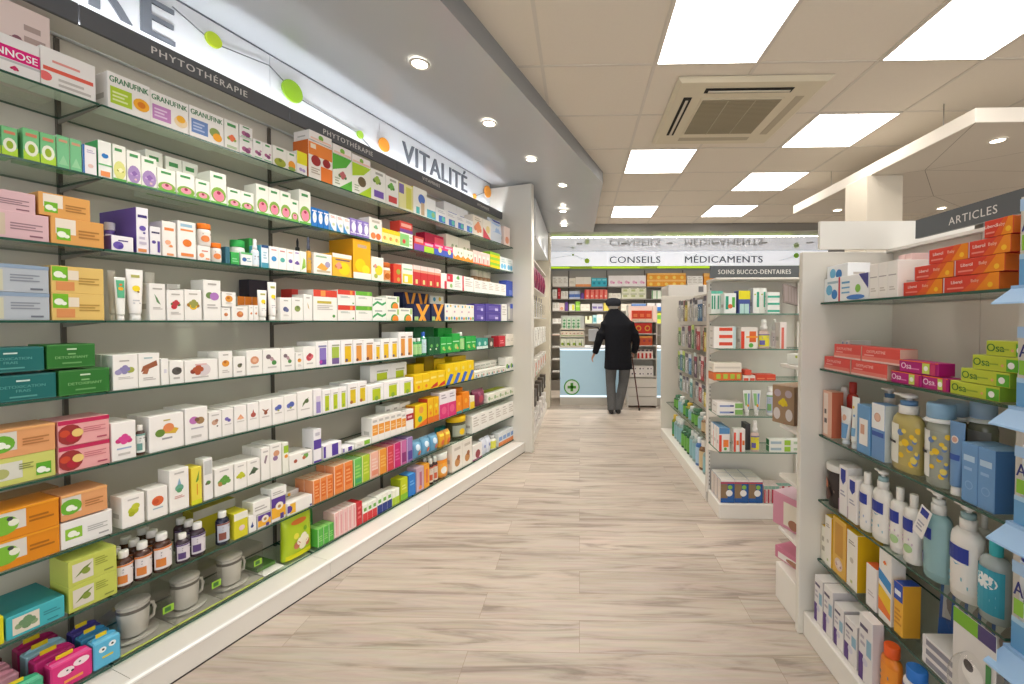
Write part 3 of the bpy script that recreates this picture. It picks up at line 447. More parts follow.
tube_gb|tube|white and green tube|eceeea|R.1,.3,.5,.9,8cc080;R.6,.1,.85,.9,7c98c8;C.6,.3,.2,e8a030|a=e8e8e4
bottle_whb|bottle|white mouthwash bottle|e8e8ea||a=eeeeea;l=b8c4d8;l2=80b070
redblue_bx|box|white red and blue carton|ece8e4|R0,0,.25,.7,d84838;R0,.75,1,1,5c90c0;R.4,.2,.9,.5,e8803c;C.6,.12,.14,60b048|t=6c98c0
redwh_bx|box|white and red toothpaste carton|ece8e2|R.05,0,.4,.85,dc4c34;R.5,.3,.9,.5,e8803c|
dark_sm2|box|thin black card|4c4c50||
wh_grnflat|box|long flat white green box|ecefe8|R.05,.3,.4,.7,a8c0cc;R.5,.1,.7,.9,9cc840;R.8,.3,1,.7,b0c8a8|s=3c8c5c
blubrn|box|blue and brown photo carton|2c5ca0|R0,.92,1,1,e8e4dc;R0,.84,1,.9,c84c50;R.0,.2,.5,.82,8c7458;C.62,.42,.24,eceae6;C.68,.68,.16,8cc050;R.5,0,1,.2,2c5c9c|n=photo_carton;t=d8d4cc;s=cfc4bc
redwh_rx|box|red and white narrow box|d8c8c4|R0,0,.4,.8,b83c4c;R.0,.82,1,1,88b0a0;R.6,.1,.8,.7,c09098|
redorg_d|box|red and white display box|e0482c|R0,0,1,.25,f0d8c0;R.2,.4,.8,.7,f08050|
red_yel|box|red box with yellow ring|c8342c|C.5,.5,.32,d8a840;C.5,.5,.2,c8342c|
org_pack|box|orange packet box|c85834|C.5,.5,.25,9c3c48;R0,.8,1,1,e09a50|
red_st|box|red and cream striped box|e8d8d0|R.1,0,.6,.6,c83830;R.1,.8,.9,1,4c4048|
wh_logo|box|white carton with dark dots|e8e4e0|C.3,.5,.16,504858;C.7,.5,.12,6c5c78|
wh_orgl|box|white box with orange lower edge|f0eae0|R0,0,1,.25,e8985c|
cyan_bx|box|cyan box|38b4cc|C.5,.4,.25,2088a0;R.1,.7,.9,.9,80d4e0|
wh_pinkl|box|white box with pink spots|f2ecec|C.4,.4,.22,e8b8d0;C.7,.35,.14,e090b8|
org_pat|box|orange patterned carton|eea030|R0,.75,1,1,f4c070;C.5,.35,.25,f4d060|
blue_mix|box|blue and white carton|c8d0e4|R0,.2,1,.6,5878c0|
purp_sm|box|small purple carton|6c4c98||
redsalm|box|salmon and red box|e88070|R0,0,.4,1,d84038;C.6,.3,.2,f8c8b8|
wh_grid|box|ivory box with olive print|e8e8d0|R.2,.3,.7,.7,c0c890;L.1,.8,.9,.9,1,909878|
wh_grn|box|white box with green edge|eaeee0|R0,0,.2,1,58a860|
yelst|box|pale carton with yellow stripe|e0e4d4|R.5,.1,.9,.9,e0dc48|
grn_sm|box|light green carton|90cc48|L.1,.4,.9,.6,1,c0e080|
purp_wh2|box|grey purple printed carton|c8c4d0|R.1,.3,.9,.6,7468a0|
yel_sm|box|small yellow carton|e0cc60||
blue_red|box|blue and red printed box|c4cce0|R0,.5,1,.9,5888cc;R0,0,1,.3,e09878|
wh_orgl2|box|white over orange carton|ece8e4|R0,0,1,.6,e07838|
blue_sm|box|white over blue carton|ece8ea|R0,0,1,.5,3878c8|
wh_yelst|box|ivory carton with olive neck|e0e0c0|R.3,.5,.6,1,68603c|
tealwh|box|teal and white carton|a8ccd0|R.2,.2,.8,.7,4898a0|
yel_grn_b|box|green and yellow carton|c8cc48|R0,.4,1,.8,6ca850|
hp_silver|card|silver blister card|b8b8bc|R0,.8,1,1,5c5868;E.5,.4,.3,.25,e0e0e2|n=hanging_packet;c=packet
hp_plum|card|plum blister card|5c4458|R0,.78,1,1,8c3448;E.5,.4,.3,.25,c8b8c0|n=hanging_packet;c=packet
hp_blue|card|blue blister card|3c6c9c|R0,.8,1,1,d8dce4;E.5,.38,.3,.25,98b8d0|n=hanging_packet;c=packet
hp_white|card|white blister card|d8d8d4|R0,.8,1,1,4c4c54;E.5,.4,.3,.25,b0b4b8|n=hanging_packet;c=packet
hp_green|card|green blister card|5c8c54|R0,.8,1,1,c8d868;E.5,.4,.3,.25,b8ccb0|n=hanging_packet;c=packet
hp_yellow|card|yellow blister card|ccb43c|R0,.8,1,1,5c6440;E.5,.4,.3,.25,e8e0a0|n=hanging_packet;c=packet
hp_red|card|red blister card|b03c40|R0,.8,1,1,e0d0cc;E.5,.4,.3,.25,d8a0a0|n=hanging_packet;c=packet
hp_teal|card|teal blister card|5c9494|R0,.8,1,1,d0e0dc;E.5,.4,.3,.25,b0d0d0|n=hanging_packet;c=packet
mw_green|bottle|green mouthwash bottle|2a5c3c||a=4c7c5c;l=68a848
mw_blue|bottle|blue mouthwash bottle|3c6cac||a=e4e8ec;l=a8c4dc
mw_yellow|bottle|yellow green mouthwash bottle|8c8c30||a=d0b040;l=3c8c58
mw_pale|bottle|pale mouthwash bottle|8ca09c||a=d8dcd8;l=8cb8c0
mw_brown|bottle|brown mouthwash bottle|7c5c40||a=e8e0d8;l=d0b890
owl_box|box|brown gift box with pale owls|a08468|F.5,.55,.2,e0c832,d8bc28;E.22,.25,.16,.16,d8d0cc;E.78,.25,.16,.16,d8d0cc;C.25,.8,.16,b8a8b0;C.75,.8,.16,b8a8b0|s=8c7058;n=gift_box
pink_gift|box|pink gift box with baby photo|cc8ca0|R.4,.1,.95,.8,dcd4c4;E.75,.2,.18,.15,a07058|s=c884a0;t=dcc0cc;n=gift_box
pink_gift2|box|low pink gift box|c87890|R.1,.1,.9,.6,e4dcd8;E.6,.3,.25,.2,a87860|t=c87890;n=gift_box
jar_yellow2|jar|low yellow jar|c8b838||a=c0a840;l=d8c840
stack_white|box|flat white carton with grey print|e0dcdc|R.1,.2,.8,.8,8c8c98;C.9,.5,.3,2c2c38;R.84,.15,.96,.85,40404c|s=d8d4d4;t=e8e4e2
blue_blister|card|blue cotton pack with clear front|3c5c9c|R.08,.36,.92,.97,c8c4be;E.5,.62,.2,.16,8c7c6c;R0,.0,1,.33,2c64b8;R.3,.1,.6,.16,e8e8f0;E.5,.62,.34,.26,8c8078;C.5,.25,.16,6c94d8|n=blister_pack;c=packet
cow_bag|card|white gift pouch with cow print|d8d4d0|R0,.86,1,1,78b030;R.6,.86,1,1,4c4070;C.5,.5,.26,ece8e4;C.4,.55,.12,4c4444;C.62,.4,.1,5c5450;C.15,.06,.12,3c3c88;R.8,.1,.92,.7,4c8c50|n=gift_pouch;c=pouch
counter_green|box|small white green topped box|d0dccc|C.5,.7,.3,4c9060;C.5,.3,.2,7cb888|
counter_cream|box|cream box with green foot|e8dcc8|R0,0,1,.25,7cac48;C.5,.6,.22,c8a090|
counter_veg|box|white box with dark green print|e8ecd8|C.3,.35,.25,8ca838;P.5,.1;.6,.9;.7,.1,3c5c30;R0,0,1,.12,98b848|
grey_leaf|box|grey folded leaflet|8c807c|L.2,.1,.8,.9,1,9c908c|n=leaflet;c=leaflet
"""

STY={}
for _l in STYLES.strip().split('\n'):
    a,k,d,b,dec,op=_l.split('|'); STY[a]=(k,d,b,dec,dict(x.split('=') for x in op.split(';') if x))
def pm(c): return mat(c,.45,0,.35)
def decals(mb,dec,w,h,surf,step=.00015):
    """surf(u,v,off)->point; draws the print of one face"""
    if not dec: return
    off=.0002
    for d in dec.split(';'):
        k=d[0]; off+=step
        if k=='P':
            parts=d[1:]; continue
        a=d[1:].split(',')
        if k=='R':
            u0,v0,u1,v1=map(float,a[:4]); n=max(1,math.ceil((u1-u0)*8)) if surf.curved else 1
            for i in range(n):
                ua=u0+(u1-u0)*i/n; ub=u0+(u1-u0)*(i+1)/n
                mb.add([surf(ua,v0,off),surf(ub,v0,off),surf(ub,v1,off),surf(ua,v1,off)],[(0,1,2,3)],pm(a[4]))
        elif k in 'CE':
            u,v,r=map(float,a[:3]); q=min(w,h)
            if k=='C': ru,rv,c=r*q/w,r*q/h,a[3]
            else: ru,rv,c=r,float(a[3]),a[4]
            n=14; pts=[]
            for i in range(n):
                uu=min(1,max(0,u+ru*math.cos(2*PI*i/n))); vv=min(1,max(0,v+rv*math.sin(2*PI*i/n))); pts.append(surf(uu,vv,off))
            if surf.curved:
                ctr=[surf(u,v,off)]+[surf(min(1,max(0,u+.5*ru*math.cos(2*PI*i/n))),min(1,max(0,v+.5*rv*math.sin(2*PI*i/n))),off) for i in range(n)]
                mb.add(ctr+pts,[(0,1+i,1+(i+1)%n) for i in range(n)]+[(1+i,1+n+i,1+n+(i+1)%n,1+(i+1)%n) for i in range(n)],pm(c))
            else: mb.add(pts,[tuple(range(n))],pm(c))
        elif k=='F':
            u,v,r=map(float,a[:3]); q=min(w,h)
            for i,(dx,dy,rr,c) in enumerate(((-.7,-.1,.42,a[4]),(.7,-.25,.4,a[4]),(.1,.6,.45,a[3]),(-.35,.25,.42,a[3]),(.45,.2,.45,a[3]),(0,-.35,.45,a[3]))):
                off+=step/2; n=9; pts=[]
                for j in range(n):
                    uu=u+r*q/w*(dx+rr*math.cos(2*PI*j/n)); vv=v+r*q/h*(dy+rr*math.sin(2*PI*j/n)); pts.append(surf(min(1,max(0,uu)),min(1,max(0,vv)),off))
                mb.add(pts,[tuple(range(n))],pm(c))
        elif k=='L':
            u0,v0,u1,v1=map(float,a[:4]); n=int(a[4]); H=(v1-v0)/(2*n-1) if n>1 else (v1-v0)
            for i in range(n):
                z0=v0+2*i*H; e=u1-(u1-u0)*(.22 if i%2 else 0)
                mb.add([surf(u0,z0,off),surf(e,z0,off),surf(e,z0+H,off),surf(u0,z0+H,off)],[(0,1,2,3)],pm(a[5]))
        elif k=='T':
            u,v,H=map(float,a[:3]); vs,fs,tw=text2d(a[4]); hh=H*h; sx=hh
            if tw*sx>w*.92: sx=w*.92/tw
            x0=u*w-tw*sx/2
            if x0<.03*w: x0=.03*w
            for e_ in (-1,1): mb.add([surf((x0+p*sx+e_*.022*hh)/w,v+q*hh/h,off+.0001*(e_+1)) for p,q in vs],fs,pm(a[3]))
def split_dec(dec):
    """polygon decals carry ';' between points: regroup them"""
    out=[];cur=None
    for t in dec.split(';'):
        if t[:1]=='P': cur=[t[1:]]
        elif cur is not None and t[:1] and (t[0].isdigit() or t[0]=='.'): cur.append(t)
        else:
            if cur: out.append(('P',cur)); cur=None
            if t: out.append(('D',t))
            continue
        if len(cur[-1].split(','))==3: out.append(('P',cur)); cur=None
    return out
def draw(mb,dec,w,h,surf):
    off=.0
    for k,t in split_dec(dec):
        off+=.00022
        if k=='D':
            def s2(u,v,o,_off=off): return surf(u,v,o+_off)
            s2.curved=surf.curved
            decals(mb,t,w,h,s2)
        else:
            last=t[-1].split(','); col=last[2]; pts=[tuple(map(float,q.split(',')[:2])) for q in t]
            mb.add([surf(u,v,off+.0003) for u,v in pts],[tuple(range(len(pts)))],pm(col))
def flat(w,h,y=0):
    f=lambda u,v,o:((u-.5)*w,y-o,v*h); f.curved=False; return f
def curved(r,z0,z1,cy,span=1.1,sy=1.0):
    def f(u,v,o):
        a=-PI/2+(u-.5)*2*span; q=.0013 if o>0 else 0; return ((r+o+q)*math.cos(a),cy+(r*sy+o+q)*math.sin(a),z0+(z1-z0)*v)
    f.curved=True; return f
# ------------------------------------------------------------ product prototypes: [(part name, mesh)], first is the body
_P={}
def proto(sty,w,h,d):
    k=(sty,round(w,3),round(h,3),round(d,3))
    if k in _P: return _P[k]
    kind,desc,body,dec,op=STY[sty]; B=pm(body); acc=pm(op.get('a','f0f0ec')); res=[]
    if kind=='box':
        mb=MB(); mb.box(-w/2,0,0,w/2,d,h,B,top=pm(op['t']) if 't' in op else None,sides=pm(op['s']) if 's' in op else None,c=.0012)
        draw(mb,dec,w,h,flat(w,h)); 
        if 's' not in op and h>.02:   # small print on both side faces
            for sx in (-1,1):
                mb.add([(sx*(w/2+.0003),d*.25,h*.3),(sx*(w/2+.0003),d*.75,h*.3),(sx*(w/2+.0003),d*.75,h*.45),(sx*(w/2+.0003),d*.25,h*.45)],[(0,1,2,3)],pm('c4c0ba' if sum(lin(body))>1.8 else body))
        res=[('box',mb.mesh(sty))]
    elif kind in('bottle','pump','spray','dropper'):
        r=w/2*.98; cy=r; n=20; g=op.get('g')
        ds=min(1.0,(d*.5)/r) if d<w else 1.0
        hb={'bottle':.80,'pump':.72,'spray':.62,'dropper':.6}[kind]*h; rn=r*(.52 if not g else .36)
        sh=min(.12*h,r*.7)
        mb=MB(); prof=[(r*.9,0),(r,.004),(r,hb-sh),(r*.93,hb-sh*.55),(r*.72,hb-sh*.15),(rn,hb),(rn,hb+.012*1)]
        glassy=sty in('bottle_clear','bottle_lace')
        mb.lathe(prof,mat(body,.12,0,.6) if (glassy or sum(lin(body))<.6) else mat(body,.3,0,.5),0,cy*ds if ds<1 else cy,n,1,ds)
        CY=cy*ds if ds<1 else cy
        res=[('bottle',mb.mesh(sty))]
        l0,l1=.12*hb,hb-sh*1.15
        lb=MB(); S=curved(r+.0006,l0,l1,CY,1.25,ds); m8=8
        lc=op.get('l',body)
        pts=[S(i/m8,0,0) for i in range(m8+1)]+[S(i/m8,1,0) for i in range(m8+1)]
        lb.add(pts,[(i,i+1,m8+2+i,m8+1+i) for i in range(m8)],pm(lc),True)
        if g: draw(lb,dec,2*r*1.25,l1-l0,S)
        elif 'l2' in op: draw(lb,'R.1,.12,.5,.5,%s;R0,.92,1,1,%s;L.3,.6,.9,.8,2,a8a4a8'%(op['l2'],op['l2']),2*r*1.25,l1-l0,S)
        else: draw(lb,'L.25,.4,.8,.7,2,8c8c90',2*r*1.25,l1-l0,S)
        res.append(('label',lb.mesh(sty+'_label')))
        cb=MB()
        if kind=='bottle':
            cb.lathe([(rn*1.12,hb+.002),(rn*1.15,hb+.004),(rn*1.15,h-.003),(rn*1.02,h)],acc,0,CY,16)
            if sty.startswith('bottle_lace'):
                cb.lathe([(r*.95,hb-.006),(r*1.05,hb-.004),(r*.8,hb+.006)],pm('e8e8e4'),0,CY,16); cb.lathe([(r*.8,hb+.006),(r*.84,hb+.008),(r*.84,h-.004),(r*.74,h+.001)],acc,0,CY,20)
            res.append(('cap',cb.mesh(sty+'_cap')))
        elif kind=='pump':
            cb.lathe([(rn*1.3,hb),(rn*1.3,hb+.10*h),(rn*1.1,hb+.105*h)],pm('ece8e2'),0,CY,16); cb.lathe([(rn*1.1,hb+.105*h),(rn*1.15,hb+.16*h),(rn*.5,hb+.165*h)],acc,0,CY,16)
            cb.lathe([(rn*.45,hb+.16*h),(rn*.45,hb+.205*h)],pm('e0dcd8'),0,CY,10); cb.lathe([(rn*1.0,hb+.2*h),(rn*1.15,hb+.21*h),(rn*1.1,hb+.235*h),(rn*.5,hb+.25*h)],pm('ece8e2'),0,CY,14)
            cb.box(-rn*.45-r*.85,CY-rn*.35,hb+.205*h,0,CY+rn*.35,hb+.235*h,pm('ece8e2'),c=.001)
            res.append(('pump_head',cb.mesh(sty+'_pump')))
        elif kind=='spray':
            cb.lathe([(rn*1.2,hb),(rn*1.2,hb+.12*h),(rn*.9,hb+.16*h),(rn*.9,h*.95),(rn*.7,h)],acc,0,CY,14); cb.box(-rn*.3,CY-rn*1.3,h*.86,rn*.3,CY,h*.91,acc)
            res.append(('spray_head',cb.mesh(sty+'_head')))
        else:
            cb.lathe([(rn*1.3,hb),(rn*1.3,hb+.14*h),(rn*.6,hb+.16*h),(rn*.75,hb+.3*h),(rn*.3,h)],acc,0,CY,12); res.append(('dropper_bulb',cb.mesh(sty+'_bulb')))
    elif kind=='jar':
        r=w/2*.98; mb=MB(); hb=h*.74
        mb.lathe([(r*.9,0),(r,.004),(r,hb*.93),(r*.9,hb)],mat(body,.3,0,.5),0,r,20); res=[('jar',mb.mesh(sty))]
        lb=MB(); S=curved(r+.0006,hb*.15,hb*.82,r,1.25); pts=[S(i/8,0,0) for i in range(9)]+[S(i/8,1,0) for i in range(9)]
        lb.add(pts,[(i,i+1,10+i,9+i) for i in range(8)],pm(op.get('l','e8e4dc')),True); draw(lb,'C.4,.4,.3,%s;L.25,.78,.8,.9,1,a8a49c'%op.get('l2',op.get('a')),2.5*r,hb*.67,S); res.append(('label',lb.mesh(sty+'_label')))
        cb=MB(); cb.lathe([(r*.98,hb+.0008),(r*1.0,hb+.003),(r*1.0,h-.003),(r*.94,h)],acc,0,r,20); res.append(('lid',cb.mesh(sty+'_lid')))
    elif kind=='tub':
        r=w/2; mb=MB(); hb=h*.85
        mb.lathe([(r*.86,0),(r*.98,hb)],mat(body,.4),0,r,24); S=curved(r*.93,hb*.05,hb*.95,r,1.2); draw(mb,dec,2.4*r,hb*.9,curved(r*.99,hb*.08,hb*.95,r,1.2)); res=[('tub',mb.mesh(sty))]
        cb=MB(); cb.lathe([(r*1.02,hb+.0005),(r*1.03,hb+.004),(r*1.03,h-.004),(r*.95,h)],acc,0,r,24); res.append(('lid',cb.mesh(sty+'_lid')))
    elif kind=='tube':
        r=min(w*.36,d*.5,.02); mb=MB(); hc=h*.12; rings=[]; n=20
        for t in (0,.04,.15,.4,.7,.92,.97,1):
            a=r*.95+(w/2-r*.95)*min(1,t*1.15); b=r*(1-t)**.8+.0012; z=hc+(h-hc)*t
            if t>.93: a=w/2; b=.0014
            if t==0: a*=.9; b*=.9
            rings.append([(a*math.cos(2*PI*j/n),r+b*math.sin(2*PI*j/n),z) for j in range(n)])
        mb.loft(rings,mat(body,.35,0,.5))
        def S(u,v,o,r=r):
            t=v*.9+.05; a=r*.95+(w/2-r*.95)*min(1,t*1.15); b=r*(1-t)**.8+.0012; an=-PI/2+(u-.5)*2*1.0
            return ((a+o)*math.cos(an),r+(b+o+.0012)*math.sin(an),hc+(h-hc)*t)
        S.curved=True; draw(mb,dec,w,h-hc,S); res=[('tube',mb.mesh(sty))]
        cb=MB(); cb.lathe([(r*.85,0),(r*.9,.001),(r*.8,hc)],acc,0,r,16); res.append(('cap',cb.mesh(sty+'_cap')))
    elif kind=='card':
        mb=MB(); mb.box(-w/2,d*.75,0,w/2,d*.75+.0015,h,B); draw(mb,dec,w,h,flat(w,h,d*.75))
        n=16; rg=[]
        for q,yy in ((1,d*.745),(.94,d*.3),(.8,d*.05),(.4,0)): rg.append([(w*.36*q*math.cos(2*PI*j/n),yy,h*.42+h*.28*q*math.sin(2*PI*j/n)) for j in range(n)])
        mb.loft(rg,PLASTIC,False,True)
        res=[('packet',mb.mesh(sty))]
    elif kind=='pouch':
        mb=MB(); n=20; rings=[]; bx=min(d,w)*.5
        def sec(t):
            a=w/2*(1-.06*math.sin(PI*t)); b=bx*min(1,(math.sin(PI*min(1,max(0,.1+t*.9)))**.55)) if t<.93 else .0015
            if t<=0: b=bx*.7
            return a,max(.0015,b)
        for t in (0,.05,.2,.45,.7,.86,.93,1):
            a,b=sec(t); rings.append([(a*(abs(math.cos(q))**.6)*(1 if math.cos(q)>=0 else -1),bx+b*(abs(math.sin(q))**.8)*(1 if math.sin(q)>=0 else -1),h*t) for q in [2*PI*j/n for j in range(n)]])
        mb.loft(rings,mat(body,.3,0,.5))
        def S(u,v,o):
            a,b=sec(v); c=(u-.5)*1.7; sn=math.sqrt(max(0,1-c*c)); return (a*(abs(c)**.9)*(1 if c>0 else -1),bx-(b*(sn**.8))-.002-o,h*v)
        S.curved=True; draw(mb,dec,w,h,S); res=[('pouch',mb.mesh(sty))]
    _P[k]=res; return res
KCAT={'box':('medicine_box','box'),'bottle':('medicine_bottle','bottle'),'pump':('pump_bottle','bottle'),'spray':('spray_bottle','bottle'),'dropper':('dropper_bottle','bottle'),'jar':('medicine_jar','jar'),'tub':('plastic_tub','tub'),'tube':('cream_tube','tube'),'pouch':('foil_pouch','pouch'),'card':('hanging_packet','packet')}
def area_name(p):
    if 'left wall' in p:
        o=ORD9.index(p.split(' shelf')[0]); return ['upper_shelf_box','upper_shelf_box','eye_level_box','eye_level_box','middle_shelf_box','middle_shelf_box','lower_shelf_box','lower_shelf_box','bottom_shelf_box'][o]  # left wall box names follow the shelf zone, not the contents
    if 'rear wall' in p: return 'medicine_box'
    if 'right unit' in p: return 'baby_care_box'
    if 'endcap' in p: return 'dental_care_box'
    return 'small_box'
REG=[]   # (object, description, place, along, row, layer)
def product(sty,w,h,d,M,place,along,row=0,layer=0):
    kind,desc,body,dec,op=STY[sty]; parts=proto(sty,w,h,d); nm,cat=KCAT[kind]; nm=op.get('n',area_name(place) if kind=='box' else nm); cat=op.get('c',cat)
    if len(parts)==1: root=obj(nm,parts[0][1],None,M)
    else:
        root=empty(nm,M)
        for pn,me in parts:
            o=bpy.data.objects.new(pn,me); COL.objects.link(o); o.parent=root
    root['category']=cat; REG.append((root,desc,place,along,row,layer)); return root
FR={'L':TM(-2.10,0,0,90-18.93),'R':TM(1.0,1.86,0,-90),'E':TM(1.0,2.95,0),'B':TM(0,8.38,0),'W':TM(.787,6.76,0),'K':TM(-.33,6.93,0)}
ORD9=['top','second','third','fourth','fifth','sixth','seventh','eighth','bottom']
def place_name(fr,sh):
    i='ABCDEFGHI'.index(sh)
    if fr=='L': return ORD9[i]+' shelf, left wall'
    if fr=='R': return (ORD9[:5]+['bottom'])[i]+' shelf, right unit'
    if fr=='E': return (ORD9[:5]+['bottom'])[i]+' shelf, middle endcap'
    if fr=='B': return (ORD9[:7]+['bottom'])[i]+' shelf, rear wall'
    if fr=='W': return (ORD9[:4]+['lowest'])[i]+' tier, counter-side display'
    return 'counter'
Z_END={"A": 1.4546, "B": 1.2054, "C": 0.98, "D": 0.7291, "E": 0.4738, "F": 0.11}
Z_BACK={"A": 2.0961, "B": 1.8515, "C": 1.6107, "D": 1.3555, "E": 1.12, "F": 0.87, "G": 0.62, "H": 0.37}
Z_DISP={"A": 1.3965, "B": 1.2023, "C": 1.0079, "D": 0.797, "E": 0.5046}
